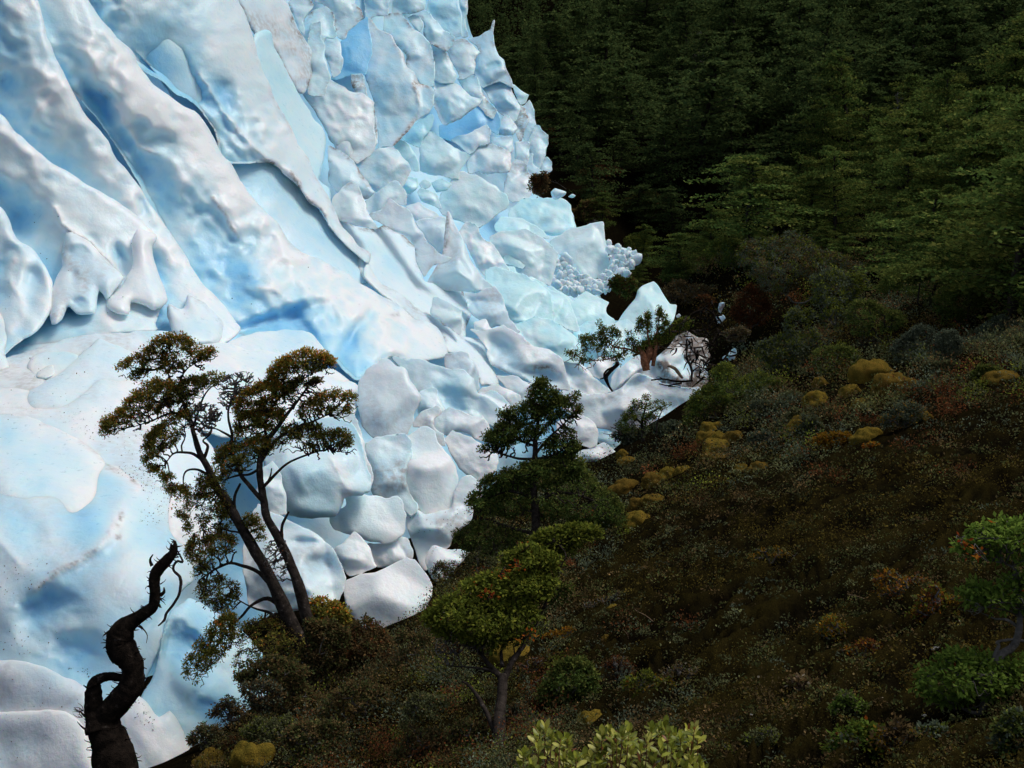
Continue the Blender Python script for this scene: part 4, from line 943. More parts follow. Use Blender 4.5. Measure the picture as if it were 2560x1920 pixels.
def limb(crop, pts, D, k=5, wob=0.0, seed=0):
    """a limb from (x, y, width in crop pixels[, depth shift m]) control points"""
    a = np.array([list(q) + [0] * (4 - len(q)) for q in pts], float)
    xy = pp(crop, a[:, :2]); sc = 2.5925 if crop not in 'SV' else 1
    d = D + a[:, 3]
    P = ray(xy[:, 0], xy[:, 1], d)
    r = a[:, 2] / sc * d / FPX / 2
    Q = smooth_path(np.concatenate([P, r[:, None]], 1), k)
    P, r = Q[:, :3], np.maximum(Q[:, 3], 0.0008)
    if wob:
        s = np.cumsum(np.concatenate([[0], np.linalg.norm(np.diff(P, axis=0), axis=1)]))
        P = P + wob * np.stack([fbm(s * 3, s * 0 + q, 0, seed + q, 3) for q in range(3)], 1)
    return P, r


def in_poly(crop, poly, n, r=None, rnd=0.7):
    r = r or rng
    O = spline(pp(crop, poly), 12, rnd)
    lo, hi = O.min(0), O.max(0)
    out = []; got = 0
    while got < n:
        q = r.uniform(lo, hi, (max(n, 200) * 2, 2))
        q = q[sdf(q[:, 0], q[:, 1], O) > 0]
        out.append(q); got += len(q)
    return np.concatenate(out)[:n], O


def clump(L, crop, poly, D, thick=0.5, n=1500, size=0.03, pal='beech', tufts=0, top=0.5, r=None, pads=0, up=0.5, spray=0.5):
    """foliage inside an outline: leaves gathered in tufts round twig tips, with depth"""
    r = r or rng
    tufts = tufts or max(20, n // 9)
    c, O = in_poly(crop, poly, int(tufts * 2.0), r)
    # denser towards the upper rim, gaps below
    g = 0.55 * vnoise(c[:, 0] / 17, c[:, 1] / 10, 0, int(abs(O[0, 0]) * 7) % 999) + 0.6 * vnoise(c[:, 0] / 7, c[:, 1] / 4.5, 0, int(abs(O[0, 0]) * 5) % 999)
    dup = sdf(c[:, 0], c[:, 1] - 22, O)
    w = 0.34 + 0.65 * (dup < 0) * top + 1.15 * g
    c = c[r.uniform(0, 1.1, len(c)) < w][:tufts]
    ins = np.clip(sdf(c[:, 0], c[:, 1], O) / 60, 0.15, 1)
    dz = r.uniform(-1, 1, len(c)) * thick * ins
    cen = ray(c[:, 0], c[:, 1], D + dz)
    k = max(1, int(n / max(len(c), 1)))
    off = r.normal(size=(len(c), k, 3)); off /= np.linalg.norm(off, axis=2)[..., None]
    rad = size * spray * r.uniform(0.3, 1.6, (len(c), k, 1))
    P = (cen[:, None] + off * rad * np.array([1.15, 1.15, 0.75])).reshape(-1, 3)
    if pal in ('wind', 'beech', 'olive', 'lit'):      # top light painted in: upper rim leaves turned or lighter, lower ones darker green
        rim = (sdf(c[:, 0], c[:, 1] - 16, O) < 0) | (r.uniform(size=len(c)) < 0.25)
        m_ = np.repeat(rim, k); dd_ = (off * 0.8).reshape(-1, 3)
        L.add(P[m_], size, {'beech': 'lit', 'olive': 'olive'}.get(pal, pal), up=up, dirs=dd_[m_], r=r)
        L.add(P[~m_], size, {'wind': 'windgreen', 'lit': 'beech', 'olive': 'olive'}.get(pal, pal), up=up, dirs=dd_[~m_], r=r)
        return cen
    L.add(P, size, pal, up=up, dirs=(off * 0.8).reshape(-1, 3), r=r)
    return cen


def twiggery(tips, roots, r0=0.010, r1=0.002, r=None, maxn=400, curl=0.12):
    """fine branches growing from the limb points to the tufts, each tip joined to the nearest wood already grown"""
    r = r or rng
    tips = tips[r.permutation(len(tips))[:maxn]]
    root = roots.mean(0)
    tips = tips[np.argsort(np.min(np.linalg.norm(tips[:, None] - roots[None], axis=2), axis=1))]
    nodes = [np.asarray(q) for q in roots]; lev = [0.0] * len(nodes)
    N = np.array(nodes); Lv = np.array(lev)
    paths = []
    for t in tips:
        d = np.linalg.norm(N - t, axis=1)
        dr = np.linalg.norm(N - root, axis=1)
        i = int(np.argmin(d + 0.25 * dr * 0 + 0.06 * Lv))
        a = N[i]; L = d[i]
        if L < 1e-4: continue
        m1 = a + (t - a) * 0.38 + r.normal(size=3) * L * curl + np.array([0, 0, -0.08 * L])
        m2 = a + (t - a) * 0.72 + r.normal(size=3) * L * curl * 0.7
        p = smooth_path([a, m1, m2, t], 2)
        q0 = max(r1, r0 * 0.72 ** Lv[i]); q1 = max(r1 * 0.8, q0 * 0.55)
        paths.append((p, np.linspace(q0, q1, len(p))))
        N = np.concatenate([N, p[2:]]); Lv = np.concatenate([Lv, np.full(len(p) - 2, Lv[i] + 1)])
    return paths


def add_wood(name, paths, parent, org, mat=BARK, sides=5, noise=0.12, seed=0, label=None):
    V, F = tube(paths, sides, noise, seed)
    me = new_mesh(name, V - org, F, mat, smooth=True)
    return link(name, me, parent, label, loc=Vector((0, 0, 0)))


def plant(name, org, label, cat, group=None):
    o = bpy.data.objects.new(name, None)
    scene.collection.objects.link(o)
    o.empty_display_size = 0.2
    o.location = Vector(org)
    o['label'] = label; o['category'] = cat
    if group: o['group'] = group
    return o


# ------------------------------------------------------------------ the forest on the hillside
def forest_tree_meshes(i, fine=False):
    r = np.random.default_rng(100 + i)
    H = 1.0
    L = Leaves()
    lean = r.uniform(-0.06, 0.10)
    trunk = [np.array([lean * z * 2 + 0.012 * math.sin(z * 9 + i), 0.012 * math.cos(z * 8), z]) for z in np.linspace(-0.06, 0.95, 9)]
    paths = [(np.array(trunk), np.linspace(0.024, 0.004, 9))]
    npad = 36 if fine else 38
    for k in range(npad):
        z = 0.14 + 0.84 * ((k + r.uniform(0, 1)) / npad) ** 0.9
        R = (0.40 * (1 - z) ** 0.55 + 0.04) * r.uniform(0.65, 1.15) * (0.65 if z < 0.3 else 1)
        a = r.uniform(0, 6.283)
        dist = R * r.uniform(0.35, 0.8)
        cx, cy = lean * z * 2 + math.cos(a) * dist, math.sin(a) * dist
        pr = R * r.uniform(0.45, 0.8)
        n = (190 if fine else 90)
        th = r.uniform(0, 6.283, n); rr = np.sqrt(r.uniform(0, 1, n)) * pr
        el = np.where(r.uniform(size=n) < 0.5, 1.0, 0.6)
        x = rr * np.cos(th) * 1.25; y = rr * np.sin(th) * el
        # pads point outward
        X = cx + x * math.cos(a) - y * math.sin(a); Y = cy + x * math.sin(a) + y * math.cos(a)
        Z = z + r.normal(size=n) * 0.006 + 0.05 * (x / pr) * pr - 0.25 * (rr ** 2) / pr
        L.add(np.stack([X, Y, Z], 1), 0.021 if fine else 0.030, 'beechfar' if not fine else ('lit' if k % 3 == 0 else 'beech'), up=0.45, aspect=0.7, r=r,
              dirs=np.stack([np.cos(a + th * 0), np.sin(a + th * 0), 0 * th], 1) * 0.8 if False else None)
        paths.append((np.array([[lean * z * 2, 0, z - 0.05], [cx * 0.6 + lean * z * 0.8, cy * 0.6, z - 0.02], [cx, cy, z - 0.006]]), np.array([0.006, 0.004, 0.0015])))
    crown = L.mesh('crown')
    V, F = tube(paths, 4)
    wood = new_mesh('trunk', V, F, BARK, smooth=True)
    return crown, wood

def bare_tree_meshes(i):
    r = np.random.default_rng(300 + i)
    paths = [(np.array([[0, 0, -.05], [0.01, 0, .3], [0.03, 0, .6], [0.02, 0, 0.95]]), np.array([0.02, .015, .01, .003]))]
    for k in range(26):
        z = r.uniform(0.3, 0.92); a = r.uniform(0, 6.283); l = 0.28 * (1.1 - z)
        p = np.array([[0.02, 0, z], [math.cos(a) * l * .5, math.sin(a) * l * .5, z + .04], [math.cos(a) * l, math.sin(a) * l, z + 0.12]])
        paths.append((p, np.array([.006, .004, .0015])))
        for q in range(3):
            b = a + r.uniform(-.8, .8); m = p[1] * r.uniform(0.8, 1.6) * np.array([1, 1, 0]) + np.array([0, 0, p[1][2] + .03])
            paths.append((np.array([m, m + np.array([math.cos(b), math.sin(b), 0.5]) * 0.07]), np.array([.003, .001])))
    V, F = tube(paths, 4)
    return new_mesh('bare_wood', V, F, GREYBARK, smooth=True)

FT = [forest_tree_meshes(i) for i in range(6)]
FF = [forest_tree_meshes(20 + i, True) for i in range(4)]

def forest_tree(org, h, rot, meshes, label, group='beech trees of the hillside forest', sx=1.0, name='beech_tree'):
    t = plant(name, org, label, 'tree', group)
    for nm, me in zip(('crown', 'trunk'), meshes):
        c = bpy.data.objects.new(nm, me); scene.collection.objects.link(c); c.parent = t
    t.scale = (h * sx, h * sx, h); t.rotation_euler = (0, 0, rot)
    return t

forest_poly = pp('S', [(1000, -150), (2750, -150), (2750, 900), (2560, 860), (2350, 800), (2150, 740), (1900, 700), (1750, 700), (1600, 740), (1560, 700), (1500, 600), (1420, 500), (1330, 330), (1250, 150), (1000, 60)])
r = np.random.default_rng(5)
def project(P):
    """photograph pixel and depth of world points"""
    d = P[:, 1] * CP - P[:, 2] * SP
    up = P[:, 1] * SP + P[:, 2] * CP
    return 1280 + P[:, 0] / d * FPX, 960 - up / d * FPX, d
cand = []
for _ in range(22000):
    yy = math.sqrt(r.uniform(26 ** 2, 285 ** 2)); xx = r.uniform(-0.16, 0.72) * yy
    cand.append((xx, yy))
cand = np.array(cand); cz = gz(cand[:, 0], cand[:, 1])
CP3 = np.concatenate([cand, cz[:, None]], 1)
sx_, sy_, sd_ = project(CP3)
inside = (sdf(sx_, sy_, forest_poly) > 0)
P3 = CP3[inside]; sd2 = sd_[inside]; sx2 = sx_[inside]; sy2 = sy_[inside]
keep = []
for i in range(len(P3)):
    rad = 1.9 + 0.010 * sd2[i]
    if keep and np.min(np.hypot(P3[keep, 0] - P3[i, 0], P3[keep, 1] - P3[i, 1])) < rad: continue
    keep.append(i)
keep = np.array(keep)
order = keep[np.argsort(sd2[keep])]
print('forest trees', len(order), sd2[order].min(), sd2[order].max())
near, rest = order[:290], order[290:]
for q, i in enumerate(near):
    d = sd2[i]
    h = r.choice((3.6, 4.6, 5.6, 6.4, 7.4, 8.6)) * r.uniform(.85, 1.15) * (0.80 if sx2[i] < 1650 and sy2[i] > 350 else 1.0) * (0.62 if sy2[i] > 640 else 0.8 if sy2[i] > 540 else 1)
    ms = FF[r.integers(len(FF))] if d < 75 else FT[r.integers(len(FT))]
    where = ('right of the rounded grey thicket' if sx2[i] > 2250 else 'above the rounded grey thicket' if sx2[i] > 1800 else 'close above the ice rubble') if sy2[i] > 420 else (
        'high in the wood, upper right' if sx2[i] > 2000 else 'high in the wood, top centre' if sx2[i] > 1600 else 'beside the needle pointed ice tower')
    size_ = 'tall' if h > 6 else 'mid sized' if h > 4.6 else 'small'
    forest_tree(P3[i] - np.array([0, 0, 0.2]), h, r.uniform(0, 6.28), ms, size_ + ' layered beech ' + where, sx=r.uniform(.95, 1.9) * (1.0 if h < 7 else .8))
BT = [bare_tree_meshes(i) for i in range(3)]
for q, (px_, py_, d_, lb) in enumerate(((1935, 520, 70, 'grey bare topped tree standing in the wood above the rounded thicket'), (2520, 480, 55, 'pale dead tree at the right edge of the wood'), (2230, 330, 75, 'thin dead tree among the green trees at the upper right'), (1480, 640, 60, 'bare dead trunk at the dark forest edge near the rubble'), (1750, 180, 120, 'small dead tree in the upper part of the wood'))):
    P_, dd_ = ground_at(px_, py_ + 60)
    t = plant('dead_tree', P_, lb, 'dead tree', 'dead trees in the wood')
    c = bpy.data.objects.new('bare_wood', BT[q % 3]); scene.collection.objects.link(c); c.parent = t
    hh = 150 * dd_ / FPX; t.scale = (hh, hh, hh)
# the part of the wood higher up the hill, past counting
if len(rest):
    L = Leaves(); r3 = np.random.default_rng(9)
    for i in rest:
        h = r3.uniform(4.6, 7.4); n = 520
        z = r3.uniform(0.1, 1, n) ** 0.8; R = (0.34 * (1 - z) ** 0.6 + 0.03) * h * 1.15 * np.sqrt(r3.uniform(0.25, 1, n)); a = r3.uniform(0, 6.283, n)
        z = np.round(z * 13 + r3.normal(size=n) * 0.12) / 13
        P = P3[i] + np.stack([R * np.cos(a), R * np.sin(a), z * h], 1)
        L.add(P, 0.34, 'beechfar', up=0.8, aspect=0.6, r=r3)
    link('forest', L.mesh('forest'), kind='stuff')
# ------------------------------------------------------------------ the two windswept trees in front of the ice
def clumps_tree(name, label, cat, D, org_px, limbs, crowns, group=None, bark=BARK, sides=7, gdrop=True, twig=0.017, noise=0.12, mat=None):
    """limbs: list of (part name, crop, pts); crowns: list of dicts(crop, poly, dz, n, size, pal, thick, roots, tw)"""
    org = ray(org_px[0], org_px[1], D)
    t = plant(name, org, label, cat, group)
    allp = []
    for j, (pn, crop, pts) in enumerate(limbs):
        P, rr = limb(crop, pts, D, 5, wob=0.012, seed=j * 13 + 1)
        allp.append(P)
        add_wood(pn, [(P, rr)], t, org, bark, sides, noise, j + 3)
    allp = np.concatenate(allp)
    for j, c in enumerate(crowns):
        L = Leaves()
        r_ = np.random.default_rng(j * 7 + int(org_px[0]))
        dz = c.get('dz', 0)
        pals = c['pal'] if isinstance(c['pal'], list) else [(c['pal'], 1)]
        tips = None
        for pal, share in pals:
            tp = clump(L, c['crop'], c['poly'], D + dz, c.get('thick', 0.35), int(c['n'] * share * (0.35 if pal == 'orange' else 2.0)), c['size'], pal, r=r_, top=c.get('top', 0.5), spray=c.get('spray', 0.9), up=c.get('up', 0.9))
            tips = tp if tips is None else np.concatenate([tips, tp])
        if c['n'] < 100:      # bare brushwood: twig tips fill the outline
            cc_, _ = in_poly(c['crop'], c['poly'], c.get('tw', 60) * 2, r_)
            tips = ray(cc_[:, 0], cc_[:, 1], D + dz + r_.uniform(-.25, .25, len(cc_)))
        elif c.get('tw', 60) > 20:    # fine bare ends show under the leaves
            q_ = tips[r_.integers(0, len(tips), len(tips) // 2)]
            tips = np.concatenate([tips, q_ + np.stack([r_.normal(size=len(q_)) * .04, r_.normal(size=len(q_)) * .04, -r_.uniform(.03, .2, len(q_))], 1) * D / 15])
        if c['n'] > 0:
            link('crown', L.mesh('crown', org, mat), t)
        if c.setdefault('tw', 60):
            dd = np.linalg.norm(allp[:, None] - tips.mean(0)[None], axis=2)[:, 0]
            roots = allp[np.argsort(dd)[:14]]
            pth = twiggery(tips, roots, twig, twig * 0.36, r_, int(c.get('tw', 60) * 2.6))
            add_wood('twigs', pth, t, org, c.get('twmat', bark), 4, 0, j)
    return t

LW = 0.036
left_limbs = [
    ('trunk', 'F', [(1520, 2420, 110, 0.2), (1500, 2260, 98, .1), (1340, 1900, 90), (1220, 1650, 80), (1120, 1470, 70), (1020, 1300, 64), (940, 1150, 58), (880, 1080, 50), (830, 960, 45), (770, 850, 38), (730, 720, 30), (700, 600, 22), (655, 520, 16)]),
    ('branch', 'F', [(700, 610, 20), (640, 480, 16), (600, 420, 13), (560, 330, 8), (530, 250, 4)]),
    ('branch', 'F', [(655, 500, 15), (650, 400, 12), (700, 310, 9), (800, 250, 5)]),
    ('branch', 'F', [(715, 660, 16), (600, 600, 13), (480, 650, 10), (350, 690, 5)]),
    ('branch', 'F', [(730, 700, 16), (800, 500, 12), (880, 410, 6)]),
    ('branch', 'F', [(820, 930, 26), (740, 870, 20), (650, 860, 15), (600, 870, 11), (560, 920, 7)]),
    ('branch', 'F', [(840, 1010, 20), (760, 970, 15), (690, 980, 12), (668, 1050, 8), (690, 1120, 5)]),
    ('branch', 'F', [(800, 900, 24), (830, 820, 20), (800, 780, 12), (850, 730, 9), (855, 640, 5)]),
    ('branch', 'F', [(1150, 1500, 30), (1060, 1390, 18), (980, 1370, 12), (860, 1350, 8), (740, 1380, 4)]),
    ('branch', 'G', [(1770, 490, 34), (1680, 400, 26), (1580, 350, 22), (1480, 332, 18), (1350, 400, 12), (1290, 440, 8)]),
    ('branch', 'G', [(1880, 700, 40), (1760, 565, 30), (1640, 600, 20), (1560, 680, 15), (1490, 750, 10), (1420, 840, 5)]),
    ('branch', 'G', [(1840, 720, 26), (1740, 650, 18), (1650, 625, 12), (1560, 580, 8), (1500, 530, 4)]),
    ('branch', 'F', [(1010, 1260, 28), (1000, 1180, 22), (1010, 1120, 18), (1040, 1060, 14)]),
]
left_crowns = [
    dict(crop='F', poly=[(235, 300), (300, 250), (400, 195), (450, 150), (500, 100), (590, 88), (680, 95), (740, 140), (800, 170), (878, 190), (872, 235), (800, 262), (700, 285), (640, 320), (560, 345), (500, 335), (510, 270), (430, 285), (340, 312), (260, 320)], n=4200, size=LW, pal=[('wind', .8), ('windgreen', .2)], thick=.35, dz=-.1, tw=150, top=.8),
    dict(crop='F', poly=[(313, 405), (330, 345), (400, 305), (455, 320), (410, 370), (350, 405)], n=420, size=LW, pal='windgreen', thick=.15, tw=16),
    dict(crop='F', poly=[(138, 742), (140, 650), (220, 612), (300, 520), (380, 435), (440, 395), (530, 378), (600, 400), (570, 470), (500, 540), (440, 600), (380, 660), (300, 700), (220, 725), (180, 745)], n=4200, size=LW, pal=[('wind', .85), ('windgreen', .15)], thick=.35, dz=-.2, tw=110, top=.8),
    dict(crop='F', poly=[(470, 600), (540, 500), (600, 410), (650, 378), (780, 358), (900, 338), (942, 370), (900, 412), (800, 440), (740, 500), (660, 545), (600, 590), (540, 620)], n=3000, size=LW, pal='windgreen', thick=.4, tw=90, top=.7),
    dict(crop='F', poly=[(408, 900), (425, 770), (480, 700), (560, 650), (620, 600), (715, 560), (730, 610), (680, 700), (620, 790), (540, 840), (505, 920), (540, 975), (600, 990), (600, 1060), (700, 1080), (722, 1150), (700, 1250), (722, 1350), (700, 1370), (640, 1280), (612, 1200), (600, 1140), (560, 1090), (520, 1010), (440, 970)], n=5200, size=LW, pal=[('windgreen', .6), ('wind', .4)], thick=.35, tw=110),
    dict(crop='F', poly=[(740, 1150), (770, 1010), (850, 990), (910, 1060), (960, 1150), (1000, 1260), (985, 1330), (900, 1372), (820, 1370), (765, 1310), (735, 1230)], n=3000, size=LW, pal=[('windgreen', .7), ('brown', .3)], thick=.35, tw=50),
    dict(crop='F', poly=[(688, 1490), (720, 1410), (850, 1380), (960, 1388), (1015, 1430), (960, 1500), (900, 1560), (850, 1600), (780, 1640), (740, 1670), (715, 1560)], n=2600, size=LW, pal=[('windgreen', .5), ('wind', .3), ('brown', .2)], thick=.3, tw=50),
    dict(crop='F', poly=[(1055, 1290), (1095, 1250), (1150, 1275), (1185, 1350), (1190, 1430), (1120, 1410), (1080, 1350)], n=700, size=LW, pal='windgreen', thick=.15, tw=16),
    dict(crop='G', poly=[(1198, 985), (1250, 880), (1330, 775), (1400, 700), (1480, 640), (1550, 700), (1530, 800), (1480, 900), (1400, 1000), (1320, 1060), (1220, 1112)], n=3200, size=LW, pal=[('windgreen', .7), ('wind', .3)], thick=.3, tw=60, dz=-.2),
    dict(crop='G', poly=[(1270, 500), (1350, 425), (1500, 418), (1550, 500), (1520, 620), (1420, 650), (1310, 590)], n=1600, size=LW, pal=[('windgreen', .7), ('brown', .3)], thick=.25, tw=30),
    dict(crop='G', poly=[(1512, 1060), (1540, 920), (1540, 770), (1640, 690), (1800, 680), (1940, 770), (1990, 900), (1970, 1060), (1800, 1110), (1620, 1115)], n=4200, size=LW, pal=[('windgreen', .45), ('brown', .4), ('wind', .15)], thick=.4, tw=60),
    dict(crop='F', poly=[(690, 700), (700, 600), (760, 530), (880, 540), (925, 600), (900, 660), (800, 760)], n=90, size=LW, pal='rust', thick=.25, tw=150, twmat=GREYBARK),
]
clumps_tree('windswept_tree', 'left windswept tree of two, rust and olive foliage swept left, one long drooping branch', 'tree', 15.0, (786, 1733), left_limbs, left_crowns, 'windswept trees in front of the ice')
right_limbs = [
    ('trunk', 'F', [(1570, 2420, 100, 0.2), (1540, 2250, 88, .1), (1440, 1800, 74), (1370, 1600, 66), (1290, 1420, 58), (1210, 1280, 54), (1190, 1150, 48), (1165, 1000, 44), (1165, 900, 40), (1205, 800, 36), (1290, 680, 28), (1370, 570, 20), (1450, 470, 12), (1500, 390, 6)]),
    ('branch', 'F', [(1200, 1190, 32), (1110, 1090, 28), (1050, 1020, 25), (1010, 930, 24), (975, 820, 22), (985, 740, 18), (960, 600, 14), (990, 500, 10), (1000, 420, 5)]),
    ('branch', 'F', [(1190, 1080, 24), (1230, 1040, 20), (1330, 940, 16), (1420, 890, 13), (1560, 850, 10), (1650, 835, 5)]),
    ('branch', 'F', [(1165, 930, 28), (1260, 790, 24), (1400, 700, 20), (1500, 660, 13), (1620, 610, 6)]),
    ('branch', 'F', [(1215, 800, 22), (1200, 650, 16), (1300, 500, 12), (1420, 400, 9), (1550, 320, 4)]),
    ('branch', 'F', [(1160, 960, 20), (1100, 1000, 16), (1020, 1010, 14), (930, 1040, 8)]),
    ('branch', 'F', [(985, 760, 18), (940, 735, 14), (880, 705, 9), (820, 700, 5)]),
    ('stub', 'F', [(1305, 1420, 26), (1310, 1340, 20), (1330, 1290, 18), (1356, 1240, 13)]),
    ('stub', 'F', [(1205, 1070, 14), (1235, 1020, 11), (1245, 960, 7)]),
]
right_crowns = [
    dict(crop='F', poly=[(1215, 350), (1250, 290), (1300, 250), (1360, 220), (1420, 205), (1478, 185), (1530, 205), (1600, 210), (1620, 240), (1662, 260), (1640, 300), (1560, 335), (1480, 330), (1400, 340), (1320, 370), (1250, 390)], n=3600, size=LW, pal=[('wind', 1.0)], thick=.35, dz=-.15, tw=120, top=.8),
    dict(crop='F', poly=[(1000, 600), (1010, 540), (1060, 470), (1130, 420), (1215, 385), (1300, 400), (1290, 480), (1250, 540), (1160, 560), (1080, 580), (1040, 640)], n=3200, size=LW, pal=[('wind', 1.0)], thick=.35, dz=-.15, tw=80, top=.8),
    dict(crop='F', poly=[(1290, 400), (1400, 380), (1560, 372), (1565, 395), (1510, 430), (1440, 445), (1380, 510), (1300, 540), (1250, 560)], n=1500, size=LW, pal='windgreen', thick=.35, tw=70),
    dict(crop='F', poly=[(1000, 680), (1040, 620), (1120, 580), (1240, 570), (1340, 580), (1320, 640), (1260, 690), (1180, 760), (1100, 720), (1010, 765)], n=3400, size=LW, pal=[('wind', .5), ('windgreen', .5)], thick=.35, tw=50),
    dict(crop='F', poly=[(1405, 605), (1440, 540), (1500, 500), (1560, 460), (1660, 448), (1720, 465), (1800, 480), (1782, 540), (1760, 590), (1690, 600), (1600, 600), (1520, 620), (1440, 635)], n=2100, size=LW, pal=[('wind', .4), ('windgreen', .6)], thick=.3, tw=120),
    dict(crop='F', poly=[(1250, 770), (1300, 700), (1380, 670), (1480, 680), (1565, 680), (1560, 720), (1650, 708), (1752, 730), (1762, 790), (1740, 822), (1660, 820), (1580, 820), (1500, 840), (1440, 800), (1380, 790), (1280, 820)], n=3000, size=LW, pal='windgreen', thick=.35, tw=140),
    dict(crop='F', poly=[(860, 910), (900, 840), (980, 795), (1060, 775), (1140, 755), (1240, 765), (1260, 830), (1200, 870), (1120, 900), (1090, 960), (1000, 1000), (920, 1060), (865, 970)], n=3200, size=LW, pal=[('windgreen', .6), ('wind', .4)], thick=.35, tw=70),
    dict(crop='F', poly=[(900, 560), (890, 500), (900, 400), (960, 350), (1050, 335), (1125, 330), (1130, 400), (1060, 480), (1000, 560)], n=0, size=LW, pal='rust', thick=.2, tw=130, twmat=GREYBARK),
    dict(crop='F', poly=[(1180, 1480), (1240, 1430), (1340, 1440), (1360, 1560), (1320, 1700), (1240, 1680), (1200, 1600)], n=40, size=LW, pal='rust', thick=.2, tw=60, twmat=GREYBARK),
]
for q in right_crowns[:0]: pass
clumps_tree('windswept_tree', 'right windswept tree of two, tall rust red crown, broken stub halfway up its trunk', 'tree', 14.7, (800, 1733), right_limbs, right_crowns, 'windswept trees in front of the ice')
sd_empty = dict()

# ------------------------------------------------------------------ the green beech leaning over the ice edge, and the olive tree below it
BL = 0.048
clumps_tree('beech_tree', 'dark green beech with a pointed leaning top in front of the ice blocks', 'tree', 17.6, (1342, 1345),
    [('trunk', 'H', [(1410, 1230, 75), (1400, 1120, 62), (1400, 1000, 55), (1380, 850, 48), (1390, 700, 42), (1395, 600, 36), (1395, 500, 28), (1420, 380, 18), (1440, 250, 8)]),
     ('branch', 'H', [(1395, 640, 22), (1280, 640, 16), (1180, 610, 10), (1080, 575, 5)]),
     ('branch', 'H', [(1395, 610, 22), (1470, 520, 16), (1560, 430, 11), (1650, 350, 5)]),
     ('branch', 'H', [(1390, 560, 18), (1300, 520, 13), (1200, 460, 6)]),
     ('branch', 'H', [(1385, 900, 26), (1250, 850, 18), (1130, 880, 12), (1010, 920, 5)]),
     ('branch', 'H', [(1400, 930, 26), (1550, 860, 18), (1750, 900, 12), (1880, 960, 5)]),
     ('branch', 'H', [(1395, 1130, 24), (1280, 1100, 18), (1160, 1060, 12), (1040, 1020, 7)]),
     ('branch', 'H', [(1400, 640, 18), (1500, 620, 12), (1600, 560, 6)])],
    [dict(crop='H', poly=[(1350, 250), (1360, 200), (1400, 130), (1440, 122), (1475, 128), (1470, 170), (1515, 185), (1545, 225), (1530, 300), (1440, 320), (1370, 300)], n=1700, size=BL, pal='beech', thick=.4, tw=40),
     dict(crop='H', poly=[(1150, 340), (1200, 318), (1270, 300), (1350, 270), (1420, 280), (1450, 340), (1400, 400), (1300, 390), (1200, 380)], n=1500, size=BL, pal='beech', thick=.5, tw=40),
     dict(crop='H', poly=[(1440, 300), (1540, 240), (1600, 240), (1682, 208), (1660, 262), (1700, 330), (1640, 372), (1560, 395), (1480, 410), (1420, 380)], n=2100, size=BL, pal='beech', thick=.5, tw=60),
     dict(crop='H', poly=[(1030, 575), (1080, 545), (1060, 488), (1130, 450), (1180, 400), (1290, 400), (1400, 420), (1480, 440), (1400, 500), (1300, 520), (1220, 560), (1120, 590)], n=3000, size=BL, pal='beech', thick=.6, tw=120),
     dict(crop='H', poly=[(1440, 560), (1500, 500), (1560, 460), (1610, 425), (1650, 480), (1680, 560), (1665, 615), (1560, 640), (1480, 620)], n=1500, size=BL, pal='beech', thick=.4, tw=80),
     dict(crop='H', poly=[(955, 925), (1010, 840), (1060, 780), (1150, 720), (1250, 690), (1360, 655), (1480, 640), (1560, 690), (1500, 760), (1400, 800), (1250, 820), (1150, 860), (1100, 930), (1150, 1000), (1040, 1000), (985, 985)], n=4200, size=BL, pal='beech', thick=.8, tw=70),
     dict(crop='H', poly=[(1100, 930), (1200, 850), (1400, 800), (1500, 760), (1700, 700), (1760, 760), (1880, 860), (1975, 960), (1965, 1060), (1850, 1085), (1700, 1060), (1500, 1050), (1350, 1010), (1200, 1030)], n=6000, size=BL, pal='beech', thick=.9, tw=60, dz=.2),
     dict(crop='H', poly=[(1560, 640), (1620, 625), (1700, 640), (1740, 740), (1640, 760), (1540, 720)], n=1100, size=BL, pal='beech', thick=.5, tw=20),
     dict(crop='H', poly=[(870, 1150), (900, 1090), (1000, 1050), (1120, 1060), (1250, 1100), (1330, 1150), (1250, 1230), (1100, 1260), (960, 1240)], n=2600, size=BL, pal=[('beech', .7), ('heath', .3)], thick=.6, tw=40)],
    group='beech trees around the ice edge', twig=0.019)
OL = 0.040
